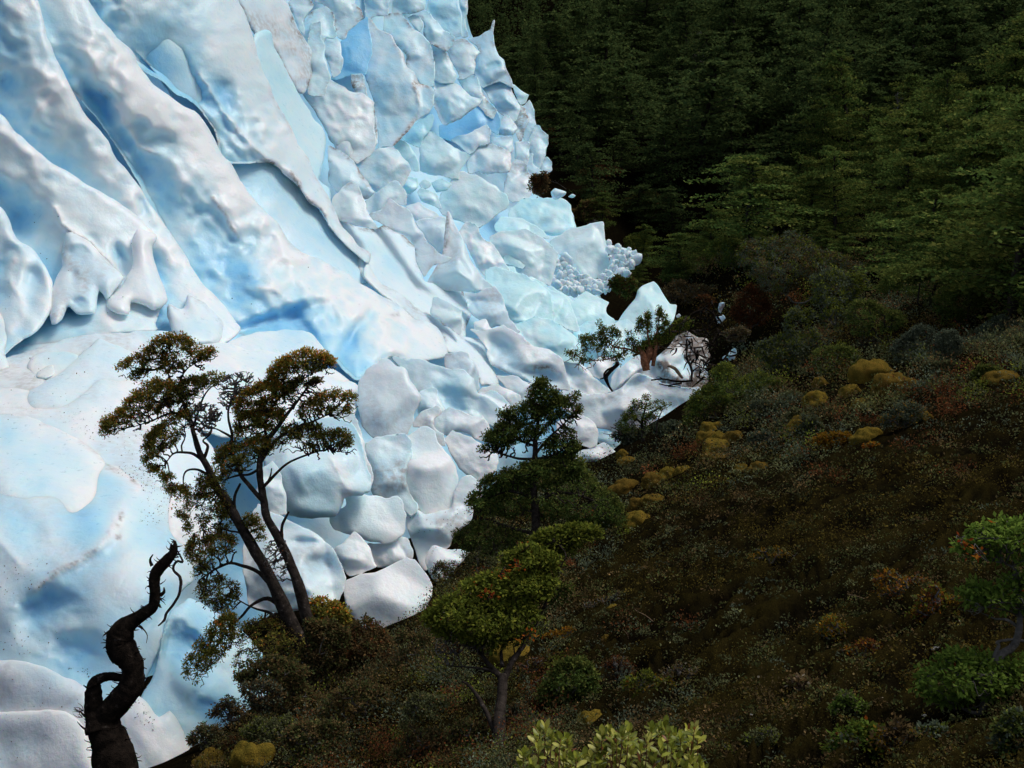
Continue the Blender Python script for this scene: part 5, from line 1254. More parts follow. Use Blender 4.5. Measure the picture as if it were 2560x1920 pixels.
clumps_tree('beech_tree', 'olive green beech on a dark forked trunk with orange leaf tufts, in the bottom middle', 'tree', 9.6, (1262, 1918),
    [('trunk', 'J', [(680, 1760, 118, -1.3), (680, 1700, 112, -1.2), (650, 1500, 92, -1.0), (650, 1300, 76, -.7), (662, 1150, 66, -.5), (665, 1060, 62, -.4)]),
     ('branch', 'J', [(670, 1090, 46, -.4), (720, 980, 40, -.3), (770, 910, 36, -.2), (830, 820, 28), (930, 620, 20), (1000, 450, 12), (1080, 300, 8)]),
     ('branch', 'J', [(650, 1070, 42, -.4), (600, 1010, 32, -.3), (560, 960, 26, -.2), (490, 880, 20), (400, 800, 10)]),
     ('branch', 'J', [(640, 1060, 26, -.4), (560, 1020, 18, -.3), (450, 1005, 12, -.2), (360, 1000, 8), (270, 985, 4)]),
     ('branch', 'J', [(660, 1000, 28, -.3), (655, 900, 20, -.1), (680, 780, 12), (640, 650, 6)]),
     ('stub', 'J', [(610, 1420, 40, -.8), (560, 1290, 32, -.7), (500, 1190, 26, -.6), (450, 1130, 20, -.5), (400, 1100, 12, -.5)]),
     ('branch', 'J', [(970, 480, 16), (900, 380, 10), (820, 340, 6), (740, 320, 3)])],
    [dict(crop='H', poly=[(1400, 1205), (1370, 1165), (1440, 1130), (1520, 1100), (1610, 1080), (1700, 1072), (1800, 1100), (1822, 1135), (1760, 1160), (1720, 1200), (1620, 1240), (1500, 1250)], n=2600, size=OL, pal='olive', thick=.35, tw=60, dz=.3),
     dict(crop='H', poly=[(1170, 1300), (1230, 1250), (1330, 1220), (1400, 1205), (1500, 1255), (1560, 1300), (1500, 1400), (1400, 1440), (1250, 1400)], n=2000, size=OL, pal=[('olive', .93), ('orange', .02)], thick=.4, tw=40),
     dict(crop='H', poly=[(925, 1475), (980, 1430), (1050, 1400), (1200, 1385), (1450, 1400), (1525, 1440), (1450, 1560), (1300, 1600), (1100, 1570), (980, 1520)], n=3600, size=OL, pal=[('olive', .95), ('orange', .02)], thick=.4, tw=50, dz=-.1),
     dict(crop='J', poly=[(148, 695), (200, 630), (265, 570), (380, 540), (500, 570), (600, 560), (700, 580), (860, 600), (880, 700), (800, 830), (700, 860), (620, 905), (500, 860), (350, 820), (230, 765)], n=4600, size=OL, pal=[('olive', .94), ('orange', .02)], thick=.45, tw=70, dz=-.2),
     dict(crop='J', poly=[(220, 900), (240, 780), (340, 740), (440, 760), (560, 850), (520, 900), (400, 910), (300, 930)], n=50, size=OL, pal='rust', thick=.3, tw=90, twmat=GREYBARK),
     dict(crop='J', poly=[(800, 240), (830, 200), (850, 260), (800, 280), (770, 270)], n=60, size=OL, pal='orange', thick=.05, tw=4),
     dict(crop='J', poly=[(550, 560), (560, 520), (605, 500), (615, 550), (580, 570)], n=70, size=OL, pal='orange', thick=.05, tw=4, dz=-.5),
     dict(crop='J', poly=[(640, 420), (640, 390), (690, 400), (680, 425)], n=50, size=OL, pal='orange', thick=.05, tw=4, dz=-.5),
     dict(crop='J', poly=[(735, 350), (745, 320), (785, 345), (760, 365)], n=40, size=OL, pal='orange', thick=.05, tw=4, dz=-.5),
     dict(crop='J', poly=[(765, 820), (800, 770), (860, 770), (900, 760), (890, 800), (820, 830)], n=100, size=OL, pal='orange', thick=.05, tw=6, dz=-.5)],
    group='beech trees around the ice edge', twig=0.009)
RL = 0.030
clumps_tree('beech_tree', 'broad leaved young beech with a grey bent trunk at the right edge', 'tree', 5.2, (2450, 1925),
    [('trunk', 'K', [(1790, 1760, 112, -.2), (1785, 1650, 100, -.2), (1795, 1500, 86, -.1), (1800, 1400, 76), (1800, 1310, 70)]),
     ('branch', 'K', [(1800, 1330, 66), (1860, 1275, 58), (1980, 1240, 52), (2200, 1235, 48), (2400, 1180, 40)]),
     ('branch', 'K', [(1790, 1310, 50), (1825, 1200, 44), (1850, 1100, 46), (1880, 1000, 52), (1930, 920, 52), (2000, 870, 50), (2030, 790, 44), (2040, 640, 34), (2070, 540, 26), (2100, 400, 12)]),
     ('branch', 'K', [(1855, 1080, 34), (1870, 960, 26), (1910, 870, 22), (1905, 840, 18), (2020, 822, 20), (2110, 850, 18)]),
     ('branch', 'K', [(2025, 745, 24), (1960, 700, 18), (1880, 690, 13), (1780, 640, 6)]),
     ('branch', 'K', [(1790, 1300, 34), (1720, 1290, 22), (1640, 1250, 12), (1560, 1190, 5)]),
     ('branch', 'K', [(2080, 460, 20), (2000, 360, 14), (1900, 320, 9), (1780, 290, 4)])],
    [dict(crop='K', poly=[(1640, 225), (1690, 160), (1760, 110), (1840, 90), (1900, 62), (2000, 58), (2250, 80), (2300, 330), (2050, 335), (1960, 290), (1880, 310), (1760, 285), (1680, 262)], n=1500, size=RL, pal=[('young', .97), ('orange', .008)], thick=.25, tw=60),
     dict(crop='K', poly=[(1670, 565), (1700, 500), (1745, 435), (1860, 490), (1960, 430), (2250, 400), (2250, 640), (1960, 640), (1780, 622)], n=1200, size=RL, pal=[('young', .98), ('orange', .006)], thick=.25, tw=60),
     dict(crop='K', poly=[(1395, 1060), (1440, 1010), (1500, 985), (1590, 895), (1660, 920), (1780, 910), (1850, 960), (1960, 970), (2050, 940), (2150, 960), (2150, 1130), (1900, 1220), (1750, 1245), (1560, 1235), (1400, 1190)], n=2100, size=RL, pal=[('young', .98), ('orange', .02)], thick=.3, tw=70),
     dict(crop='K', poly=[(1640, 200), (1660, 170), (1690, 150), (1690, 190), (1660, 215)], n=16, size=RL, pal='orange', thick=.03, tw=3, dz=-.15),
     dict(crop='K', poly=[(1740, 270), (1750, 250), (1785, 255), (1780, 280), (1750, 290)], n=12, size=RL, pal='orange', thick=.03, tw=3, dz=-.15)],
    group='beech trees around the ice edge', bark=GREYBARK, twig=0.006)
clumps_tree('beech_tree', 'small open beech on the ground line at the right end of the white bank', 'tree', 29.5, (1601, 1090),
    [('trunk', 'I', [(800, 1100, 26), (790, 1000, 20), (800, 930, 14), (820, 850, 7)]), ('branch', 'I', [(795, 990, 14), (730, 930, 10), (690, 900, 5)]), ('branch', 'I', [(800, 960, 14), (870, 900, 10), (950, 860, 4)]), ('trunk', 'I', [(885, 1060, 14), (890, 980, 11), (920, 900, 6)])],
    [dict(crop='I', poly=[(620, 1000), (650, 940), (720, 870), (730, 832), (790, 830), (800, 800), (830, 788), (850, 830), (930, 835), (980, 850), (975, 880), (900, 900), (880, 960), (850, 1000), (740, 1035), (650, 1025)], n=2600, size=.05, pal=[('beech', .6), ('olive', .4)], thick=.6, tw=60),
     ],
    group='beech trees around the ice edge', twig=0.016)

# ------------------------------------------------------------------ dead snag at the lower left
def snag():
    D = 8.2
    org = ray(260, 1900, D)
    t = plant('dead_tree', org, 'twisted almost black dead snag rising from the bottom edge at the lower left', 'dead tree')
    main = [(790, 2300, 380, .3), (770, 1900, 360, .15), (745, 1660, 335), (715, 1500, 275), (680, 1400, 235), (700, 1310, 200), (770, 1230, 190), (845, 1130, 185), (862, 1040, 160), (850, 980, 175), (800, 900, 205), (775, 850, 195), (785, 790, 195), (820, 735, 150), (880, 690, 105), (950, 645, 95), (1000, 600, 82), (1010, 520, 78), (1005, 440, 84), (1020, 385, 88), (1080, 315, 84), (1120, 270, 68), (1135, 230, 46), (1136, 185, 14)]
    P, rr = limb('G', main, D, 8, wob=0.008, seed=4)
    rr = rr * 0.85 * (1 + 0.04 * fbm(np.arange(len(rr)) * 0.2, np.zeros(len(rr)), 0, 9, 3))
    add_wood('trunk', [(P, rr)], t, org, CHAR, 20, 0.045, 3)
    P, rr = limb('G', [(640, 1420, 150, -.05), (620, 1300, 125), (600, 1200, 110), (608, 1120, 80), (650, 1085, 62), (720, 1065, 52), (800, 1080, 60)], D, 6, wob=0.02, seed=8)
    add_wood('burl_arch', [(P, rr)], t, org, CHAR, 14, 0.14, 5)
    spikes = []
    for pts in ([(985, 350, 24), (972, 310, 16), (992, 275, 7)], [(1040, 540, 30), (1062, 520, 22), (1062, 488, 8)], [(1030, 600, 18), (1042, 620, 10), (1030, 590, 5)], [(740, 760, 26), (700, 775, 12), (668, 800, 4)], [(700, 900, 26), (715, 950, 12), (735, 985, 4)],
                [(620, 1110, 36), (575, 1140, 18), (540, 1122, 5)], [(610, 1340, 30), (548, 1320, 18), (520, 1290, 6)], [(600, 1430, 22), (540, 1400, 12), (500, 1358, 4)], [(1110, 240, 26), (1108, 215, 14), (1112, 205, 5)], [(1145, 290, 16), (1160, 292, 6)], [(880, 910, 20), (905, 905, 9)], [(900, 740, 14), (930, 760, 9), (955, 800, 6), (948, 850, 3)]):
        spikes.append(limb('G', pts, D - .05, 3))
    for base in ((540, 1290), (520, 1300), (535, 1330)):
        for k in range(4):
            a = rng.uniform(1.8, 4.0); l = rng.uniform(30, 70)
            spikes.append(limb('G', [(base[0], base[1], 5), (base[0] + math.cos(a) * l * .5, base[1] - abs(math.sin(a)) * l * .5, 4), (base[0] + math.cos(a + .4) * l, base[1] - abs(math.sin(a + .3)) * l, 2)], D - .05, 3))
    r_ = np.random.default_rng(6)
    for k in range(110):   # bark splinters and root hairs
        i = r_.integers(0, len(main) - 1); q = r_.uniform(); x = main[i][0] * (1 - q) + main[i + 1][0] * q; y = main[i][1] * (1 - q) + main[i + 1][1] * q; w = (main[i][2] * (1 - q) + main[i + 1][2] * q) / 2
        if y > 1750: continue
        s_ = r_.choice((-1, 1)); a = r_.uniform(-1.2, 1.2); l = r_.uniform(14, 40)
        spikes.append(limb('G', [(x + s_ * w * .8, y, 9), (x + s_ * (w + l * .5), y - l * a * .5, 5), (x + s_ * (w + l * r_.uniform(.6, 1)), y - l * a, 2)], D + r_.uniform(-.06, .06), 2))
    add_wood('broken_spikes', spikes, t, org, CHAR, 5, 0, 3)['kind'] = 'stuff'
    P, rr = limb('G', [(1150, 250, 8), (1185, 322, 14), (1150, 318, 15), (1125, 350, 16), (1130, 385, 17), (1165, 420, 20), (1172, 470, 20), (1162, 530, 18), (1130, 590, 17), (1080, 655, 18), (1065, 700, 16), (1025, 738, 8)], D + .05, 5)
    add_wood('hanging_root', [(P, rr)], t, org, BARK, 7, 0.15, 2)
snag()

# ------------------------------------------------------------------ foreground shrub with large waxy leaves
def leaf_proto(name, L, W, col, seed):
    r_ = np.random.default_rng(seed)
    ys = np.array([0, .12, .35, .62, .85, 1.0]); ws = np.array([.06, .35, .82, 1.0, .72, .12])
    V = []
    for y, w in zip(ys, ws):
        z = 0.22 * L * (y - y * y) + 0.02 * L * r_.normal()
        for s_ in (-1, 0, 1):
            V.append((s_ * w * W / 2, y * L, z + (0.10 * W if s_ else 0)))
    F = []
    for i in range(5):
        for s_ in (0, 1):
            a = i * 3 + s_; F.append((a, a + 1, a + 4, a + 3))
    C = np.tile(np.array(col), (18, 1)); C[1::3] *= 1.25
    return new_mesh(name, np.array(V), np.array(F), GLOSSY_LEAF, smooth=True, attrs={'col': C})

def waxy_shrub():
    D = 2.7
    org = ray(1510, 2000, D)
    t = plant('waxy_shrub', org, 'yellow green shrub with large oval waxy leaves in the bottom middle foreground', 'shrub')
    protos = [leaf_proto('leaf', .031, .0155, c, i) for i, c in enumerate(((.26, .28, .035), (.34, .34, .05), (.19, .22, .03), (.42, .40, .09), (.14, .16, .022)))]
    rusty = [leaf_proto('leaf', .028, .008, c, 9) for c in ((.30, .10, .03), (.20, .07, .03))]
    r_ = np.random.default_rng(21)
    shoots = []
    A = [(885, 1440), (905, 1395), (945, 1385), (985, 1440), (1040, 1445), (1085, 1450), (1100, 1490), (1060, 1520), (960, 1500), (900, 1500), (830, 1560), (800, 1540), (780, 1600), (1010, 1560), (1060, 1580), (1110, 1590), (1140, 1570), (1200, 1570), (1240, 1560), (1290, 1580), (1310, 1640), (1250, 1640), (1180, 1630), (1100, 1650), (1000, 1640), (900, 1600), (860, 1640),
         (1280, 1490), (1310, 1420), (1360, 1395), (1400, 1440), (1440, 1420), (1480, 1400), (1500, 1450), (1460, 1490), (1380, 1500), (1330, 1530), (1420, 1550), (1500, 1530), (1560, 1510), (1600, 1450), (1630, 1390), (1680, 1380), (1720, 1370), (1740, 1420), (1700, 1440), (1780, 1420), (1820, 1440), (1870, 1400), (1910, 1370), (1930, 1430), (1890, 1460), (1840, 1500), (1900, 1520),
         (1760, 1500), (1690, 1510), (1620, 1540), (1640, 1600), (1720, 1570), (1800, 1570), (1880, 1580), (1940, 1600), (1970, 1650), (1850, 1640), (1760, 1640), (1680, 1650), (1560, 1600), (1480, 1620), (1400, 1620), (1560, 1650), (1910, 1650)]
    stems = []
    for (x, y) in A:
        d = D + r_.uniform(-.12, .12)
        q = pp('J', [(x, y + 22)])[0]
        tip = ray(q[0], q[1], d)
        base = tip + np.array([r_.uniform(-.01, .01), r_.uniform(-.01, .02), -.16])
        side = np.sign(1400 - x)
        stems.append((smooth_path([base + np.array([side * .012, 0, 0]), (base + tip) / 2, tip], 3), np.array([.0022, .002, .0019, .0017, .0015, .0012, .001])))
        n = r_.integers(7, 11)
        a0 = r_.uniform(0, 6.28)
        for k in range(n):
            rust_ = r_.uniform() < 0.05
            me = (rusty if rust_ else protos)[r_.integers(2 if rust_ else 5)]
            o = bpy.data.objects.new('leaf', me); scene.collection.objects.link(o); o.parent = t
            z = k / n
            elev = math.radians(78 - 62 * (1 - z) + r_.uniform(-10, 10)) ; az = a0 + k * 2.4
            dirn = Vector((math.cos(az) * math.cos(elev), math.sin(az) * math.cos(elev), math.sin(elev)))
            o.rotation_mode = 'QUATERNION'
            qt = dirn.to_track_quat('Y', 'Z'); o.rotation_quaternion = qt
            s_ = r_.uniform(.75, 1.2); o.scale = (s_, s_, s_)
            o.location = Vector(tip - org) + Vector((0, 0, -0.030 * (1 - z)))
    add_wood('stems', stems, t, org, REDWOOD, 5, 0, 1)
waxy_shrub()
# ------------------------------------------------------------------ shrubs, cushions, dead wood on the slope
def cushion_material():
    m = NT('cushion_plant', 0.95)
    p = m.n('ShaderNodeTexCoord').outputs['Object']
    n1 = m.noise(5, 4, 0.6, p); n2 = m.noise(70, 3, 0.7, p)
    oi = m.n('ShaderNodeObjectInfo').outputs['Random']
    c = m.ramp(n1, [(0.3, (0.13, 0.105, 0.017)), (0.55, (0.24, 0.16, 0.024)), (0.75, (0.27, 0.145, 0.025))])
    c = m.mix(m.math('MULTIPLY', oi, 0.6), c, (0.11, 0.055, 0.015))
    c = m.mix(m.ramp(n2, [(0.35, 0.75), (0.6, 0.0)]), c, (0.035, 0.028, 0.008))
    m.put(m.b.inputs['Base Color'], c)
    m.b.inputs['Specular IOR Level'].default_value = 0.0
    m.l(m.bump(m.math('ADD', n1, n2), 0.02, 0.9), m.b.inputs['Normal'])
    return m.m
CUSH = cushion_material()

CUSHP = []
def cushion(crop, x, y, rx, ry, label, lumps=3):
    q = pp(crop, [(x, y + ry * 0.7), (x, y)])
    P, d = ground_at(q[0][0], q[0][1])
    sc = d / FPX / (2.5925 if crop not in 'SV' else 1)
    a, b = rx * sc * 1.05, ry * sc * 1.5
    r_ = np.random.default_rng(int(x * 3 + y))
    CUSHP.append((P[0], P[1] + a * .3, max(a, .12)))
    a *= 1.12; b *= 1.15
    nu, nv = 34, 15
    th = np.linspace(0, 2 * math.pi, nu, endpoint=False); ph = np.linspace(0.02, math.pi * 0.62, nv)
    TH, PH = np.meshgrid(th, ph)
    X = np.cos(TH) * np.sin(PH); Y = np.sin(TH) * np.sin(PH); Z = np.cos(PH)
    s = int(x + y)
    f1, f2 = worley(X * 2.0 + Z * .8 + s * .37, Y * 2.0 + Z * .5, s)
    k = 0.80 + 0.30 * (1 - np.minimum(f1, 1) ** 1.5) + 0.05 * fbm(X * 7, Y * 7, Z * 7, s, 3) + 0.34 * fbm(X * 1.4, Y * 1.4, Z * 1.4, s + 2, 2)
    V = np.stack([X * a * k, Y * a * 0.85 * k, (Z * k) * b], -1).reshape(-1, 3)
    top = np.array([[0, 0, V.reshape(nv, nu, 3)[0, :, 2].mean() * 1.002]])
    i = np.arange(nu * nv).reshape(nv, nu); j = np.roll(i, -1, 1)
    F = np.stack([i[:-1], i[1:], j[1:], j[:-1]], -1).reshape(-1, 4)
    T = np.stack([np.full(nu, nu * nv), i[0], j[0]], -1)
    me = new_mesh('moss_cushion', np.concatenate([V, top]), [F, T], CUSH, smooth=True)
    link('moss_cushion', me, None, label, 'cushion plant', 'ochre cushion plants on the slope', loc=Vector(P + np.array([0, a * 0.3, -0.05 * b])))

for a in [
    ('I', 1250, 1005, 62, 34, 'ochre cushion plant at the top end of the row climbing to the pointed bush'), ('I', 1212, 1068, 66, 40, 'broad ochre cushion, left one of the close packed group near the white bank'),
    ('I', 1292, 1085, 70, 36, 'ochre cushion in the middle of the close packed group'), ('I', 1392, 1068, 62, 42, 'ochre cushion at the right end of the close packed group'),
    ('I', 1280, 1136, 80, 46, 'largest smooth ochre cushion of the close packed group, in front'), ('I', 1222, 1196, 44, 28, 'small ochre cushion just below the largest of the packed group'),
    ('I', 1292, 1205, 48, 22, 'low ochre cushion lying right below the largest of the packed group'), ('I', 1432, 1274, 42, 30, 'lone round ochre cushion, left of an isolated pair'),
    ('I', 1552, 1270, 58, 32, 'lone flat ochre cushion, right of an isolated pair'), ('I', 686, 1392, 90, 44, 'wide dull ochre cushion right beside the green beech'),
    ('I', 872, 1350, 74, 50, 'tall lumpy ochre cushion in the row right of the beech'), ('I', 962, 1312, 52, 34, 'elongated ochre cushion between two rounder ones in the row'),
    ('I', 1056, 1280, 44, 26, 'last small ochre cushion at the upper end of the row by the beech'), ('I', 872, 1474, 76, 30, 'flat ochre cushion below the row by the beech'),
    ('I', 780, 1500, 70, 38, 'brown tinged cushion touching the beech foliage'), ('I', 762, 1606, 72, 46, 'round ochre cushion lowest beside the beech'),
    ('I', 670, 1178, 40, 26, 'small ochre cushion at the tip of the slope under the ice, upper of two'), ('I', 702, 1222, 60, 20, 'flat ochre cushion at the tip of the slope under the ice, lower of two'),
    ('L', 1112, 1100, 112, 64, 'biggest folded ochre mound high on the slope below the grey bushes'), ('L', 1222, 1180, 108, 66, 'big ochre mound leaning against the highest mound'),
    ('L', 950, 1235, 55, 42, 'brownish cushion at the left foot of the big mounds'), ('L', 1330, 1190, 62, 34, 'small ochre mound at the right shoulder of the big mounds'),
    ('L', 735, 1292, 68, 44, 'ochre cushion among grey heath left of the big mounds'), ('L', 1015, 1326, 56, 38, 'round ochre cushion below the big mounds'),
    ('L', 760, 1180, 42, 30, 'reddish brown small cushion left above the big mounds'), ('L', 602, 1466, 58, 52, 'tall tan cushion half hidden in a grey bush'),
    ('L', 1062, 1528, 88, 48, 'long ochre cushion beside the orange shrub'), ('L', 1425, 1400, 52, 36, 'isolated ochre cushion on the darker slope at the right'),
    ('L', 1960, 1150, 110, 36, 'dull ochre patch near the right edge below the young trees'), ('J', 1540, 62, 70, 46, 'ochre cushion on the slope right above the olive beech'),
    ('J', 1390, 632, 46, 22, 'small orange cushion on the slope right of the olive beech'), ('J', 1345, 830, 34, 28, 'tiny round tan cushion below the orange one'),
    ('J', 730, 920, 130, 60, 'brown ochre mound behind the fork of the olive beech'), ('J', 1250, 1345, 80, 44, 'ochre brown mound above the waxy shrub'),
    ('G', 1620, 1590, 130, 90, 'large brown cushion at the bottom edge below the windswept trees'), ('G', 1350, 1610, 90, 50, 'dark brown cushion at the bottom edge next to the ice'),
]:
    cushion(*a)

def blob_poly(x, y, rx, ry, seed):
    r_ = np.random.default_rng(seed); n = 12
    return [(x + math.cos(t) * rx * r_.uniform(.55, 1.35), y + math.sin(t) * ry * r_.uniform(.55, 1.3)) for t in np.linspace(0, 2 * math.pi, n, endpoint=False)]

def shrub(crop, spec, pal, label, n=900, size=None, name='shrub', cat='shrub', group='shrubs on the slope', tw=40, twmat=None, poly=None, base=None, thick=None, top=.5, spray=.9, stem=None, aspect=1, D=None):
    sc = 2.5925 if crop not in 'SV' else 1
    if poly is None:
        x, y, rx, ry = spec
        poly = blob_poly(x, y, rx, ry, int(x + y)); base = (x, y + ry * .85)
    pa = np.array(poly, float); rx = np.ptp(pa[:, 0]) / 2
    if base is None: base = (pa[:, 0].mean(), pa[:, 1].max())
    q = pp(crop, [base])[0]
    if D is None:
        P, d = ground_at(q[0], q[1])
    else:
        d = D; P = ray(q[0], q[1], d)
    mpp = d / FPX
    thick = thick or min(rx / sc * mpp * .8, 2.5)
    n = int(n * 1.7)
    size = (size * 1.25) if size else max(0.02, 5.6 * mpp)
    t = plant(name, P, label, cat, group)
    L = Leaves(); r_ = np.random.default_rng(int(abs(q[0]) + abs(q[1])))
    pals = pal if isinstance(pal, list) else [(pal, 1)]
    tips = []
    for pn, sh in pals:
        tips.append(clump(L, crop, poly, d, thick, max(30, int(n * sh)), size, pn, r=r_, top=top, spray=spray))
    tips = np.concatenate(tips)
    link('foliage', L.mesh('foliage', P), t)
    roots = np.array([P + np.array([r_.normal() * .05 * d / 10, r_.normal() * .05, -.04]) for _ in range(3)] + [P + (tips.mean(0) - P) * .35])
    pth = twiggery(tips, roots, .0013 * d ** .9 + .004, .0012 + .00008 * d, r_, tw)
    add_wood('stems', pth, t, P, twmat or GREYBARK, 4, 0, 1)
    return t

S = shrub
# thicket and small trees between the cushions and the forest
S('L', None, [('grey', .45), ('olive', .25), ('brown', .3)], 'large rounded grey green thicket with bare grey stems showing', poly=[(225, 420), (235, 300), (300, 262), (400, 262), (450, 240), (540, 205), (650, 230), (700, 270), (760, 320), (860, 340), (960, 390), (1050, 440), (1040, 520), (980, 620), (880, 660), (740, 640), (700, 520), (600, 560), (500, 620), (380, 580), (300, 500)], base=(600, 800), n=9000, tw=240, top=.9)
S('L', None, [('grey', .5), ('olive', .5)], 'yellow tipped grey bush in front of the large thicket', poly=[(690, 520), (740, 470), (850, 430), (950, 480), (1040, 480), (1070, 540), (1000, 620), (980, 740), (860, 860), (740, 800), (700, 660)], base=(860, 930), n=4200, tw=90)
S('L', None, [('rust', 1)], 'dead rust red bush above the debris mound', poly=[(175, 740), (200, 660), (260, 580), (300, 545), (350, 560), (400, 590), (425, 700), (390, 790), (300, 820), (220, 790)], base=(320, 900), n=3000, tw=60, top=.2)
S('L', None, [('rust', .7), ('brown', .3)], 'small dead rust brown sprig at the tip of the debris mound', poly=[(-40, 640), (0, 620), (40, 630), (60, 660), (20, 700), (-30, 720)], base=(20, 760), n=500, tw=30)
S('L', None, [('grey', .6), ('olive', .4)], 'tall pale green bush with upright plumes beside the debris mound', poly=[(515, 840), (530, 760), (600, 690), (640, 720), (690, 700), (720, 740), (690, 800), (740, 870), (755, 950), (700, 1060), (620, 1110), (480, 1110), (400, 1060), (345, 1010), (345, 930), (440, 900)], base=(560, 1120), n=6500, tw=90)
S('L', None, 'beech', 'low dark green bush left of the highest cushion mound', poly=[(700, 1030), (740, 970), (820, 945), (980, 970), (1020, 1050), (960, 1110), (860, 1130), (740, 1110)], n=2600, tw=40)
S('I', None, [('beech', .7), ('olive', .3)], 'wide low spreading beech bush at the right end of the ice', poly=[(1060, 940), (1100, 850), (1130, 780), (1240, 720), (1250, 640), (1330, 585), (1390, 620), (1440, 680), (1560, 640), (1660, 680), (1720, 730), (1600, 800), (1520, 870), (1400, 900), (1280, 900), (1180, 960), (1090, 1010)], base=(1300, 930), n=8500, tw=80)
S('L', None, [('lit', 1)], 'yellow green tree with flat tiers on forked dark trunks', name='beech_tree', cat='tree', group='beech trees around the ice edge', poly=[(1130, 600), (1180, 460), (1280, 470), (1360, 440), (1440, 380), (1540, 380), (1560, 270), (1660, 250), (1770, 215), (1710, 300), (1840, 350), (1760, 420), (1640, 460), (1540, 490), (1420, 520), (1300, 560), (1200, 600)], base=(1370, 830), n=5600, tw=120, twmat=BARK)
S('L', None, [('lit', .7), ('beech', .3)], 'low green tiered beech left of the forked trunks', name='beech_tree', cat='tree', group='beech trees around the ice edge', poly=[(930, 720), (1000, 650), (1080, 650), (1180, 700), (1300, 750), (1280, 820), (1180, 850), (1060, 880), (960, 860)], base=(1150, 960), n=2800, tw=50, twmat=BARK)
S('L', None, [('beech', .8), ('lit', .2)], 'beech thicket under the right hand forest edge', poly=[(1500, 620), (1560, 560), (1700, 560), (1820, 600), (1800, 680), (1700, 760), (1580, 800), (1500, 760)], base=(1640, 860), n=3600, tw=40, twmat=BARK)
S('L', None, [('lit', .8), ('beech', .2)], 'bushy beech at the right edge, upper one', name='beech_tree', cat='tree', group='beech trees around the ice edge', poly=[(1795, 240), (1830, 150), (1900, 90), (2000, 40), (2200, 10), (2260, 300), (2000, 260), (1900, 290)], base=(2010, 520), n=4600, tw=90, twmat=BARK)
S('L', None, [('lit', .7), ('beech', .3)], 'bushy beech at the right edge, lower one', name='beech_tree', cat='tree', group='beech trees around the ice edge', poly=[(1785, 520), (1830, 430), (1920, 400), (2020, 420), (2160, 420), (2200, 600), (2000, 620), (1880, 590)], base=(2000, 740), n=4000, tw=70, twmat=BARK)
S('L', None, [('grey', 1)], 'silvery grey bush below the forked beech, left', poly=[(1210, 950), (1300, 880), (1400, 810), (1470, 830), (1500, 900), (1480, 1020), (1380, 1060), (1250, 1040)], n=3000, tw=40)
S('L', None, [('grey', 1)], 'silvery grey bush below the forked beech, right', poly=[(1500, 900), (1560, 840), (1640, 860), (1670, 940), (1640, 1040), (1540, 1060), (1490, 1000)], n=2300, tw=40)
S('L', (1930, 840, 130, 85), [('grey', 1)], 'broad silvery bush near the right edge', n=2800)
S('L', (1790, 880, 70, 50), [('daisy', 1)], 'small bush with cream flower heads beside the broad silvery one', n=1400)
S('L', (1130, 920, 120, 50), [('brown', .7), ('grey', .3)], 'twiggy brown bush between the green beech and the cushion mounds', n=900, tw=200)
S('L', (1530, 1090, 150, 50), [('daisy', 1)], 'dark bush dotted with cream seed heads right of the mounds', n=2600)
S('L', (1290, 1420, 130, 90), [('grey', .7), ('yellow', .1), ('heath', .2)], 'blue grey low bush right of the long cushion', n=2600)
S('L', (430, 1360, 150, 70), [('grey', .6), ('daisy', .4)], 'pale tipped heath bush above the packed cushions', n=2800)
S('L', (560, 1290, 90, 50), [('daisy', 1)], 'row of cream tipped heath below the pale green bush', n=1800)
S('L', (690, 1480, 90, 80), [('grey', .5), ('heath', .5)], 'dark grey bush over the tall tan cushion', n=2200)
S('L', (380, 1560, 90, 60), [('grey', .8), ('heath', .2)], 'grey heath bush right of the packed cushions', n=1700)
S('L', (840, 1560, 105, 66), [('yellow', 1)], 'golden yellow shrub beside the long cushion', n=2400, tw=50)
S('L', (1090, 1600, 50, 22), [('yellow', .6), ('orange', .4)], 'small orange patch of leaves below the long cushion', n=500)
S('L', (1830, 1130, 100, 70), [('beech', 1)], 'bright green low bush above the right hand dark slope', n=1800)
S('I', (1790, 960, 70, 60), [('daisy', .5), ('heath', .5)], 'dark ball shaped shrub behind the cushion group', n=1500)
S('I', (720, 1060, 130, 60), [('grey', .7), ('heath', .3)], 'soft grey green shrub under the small open beech', n=2400)
S('I', (940, 1010, 110, 50), [('grey', .8), ('heath', .2)], 'grey green shrub at the ice tip, right of the small beech', n=2000)
S('K', (1280, 490, 200, 110), [('yellow', .5), ('rust', .3), ('daisy', .2)], 'twiggy shrub with copper leaves left of the right hand beech', n=900, size=.020, tw=110)
S('K', (1500, 620, 170, 120), [('yellow', .35), ('olive', .3), ('rust', .35)], 'mixed copper and green shrub right behind the young beech', n=1300, size=.020, tw=90)
S('K', (830, 790, 115, 95), [('yellow', .6), ('olive', .4)], 'small yellow brown shrub beside a pale stone', n=800, size=.018, tw=70)
S('K', (1030, 900, 110, 60), [('yellow', .4), ('rust', .6)], 'low rusty shrub below the yellow brown one', n=500, size=.018, tw=40)
S('K', (420, 300, 130, 60), [('yellow', .3), ('heath', .7)], 'rust tipped sprig on the dark slope, far left', n=600, size=.022, tw=30)
S('K', (960, 1290, 110, 110), [('young', .6), ('daisy', .4)], 'light green rounded shrub low on the slope', n=1100, size=.018, tw=50)
S('K', (1020, 1490, 190, 120), [('young', .6), ('olive', .38), ('orange', .02)], 'broad leaved green shrub at the bottom edge left of the young beech', n=1700, size=.022, tw=60)
S('K', (1250, 1480, 130, 130), [('yellow', .3), ('brown', .7)], 'brown grassy tuft with a thin dead branch at the bottom edge', n=700, size=.02, tw=120)
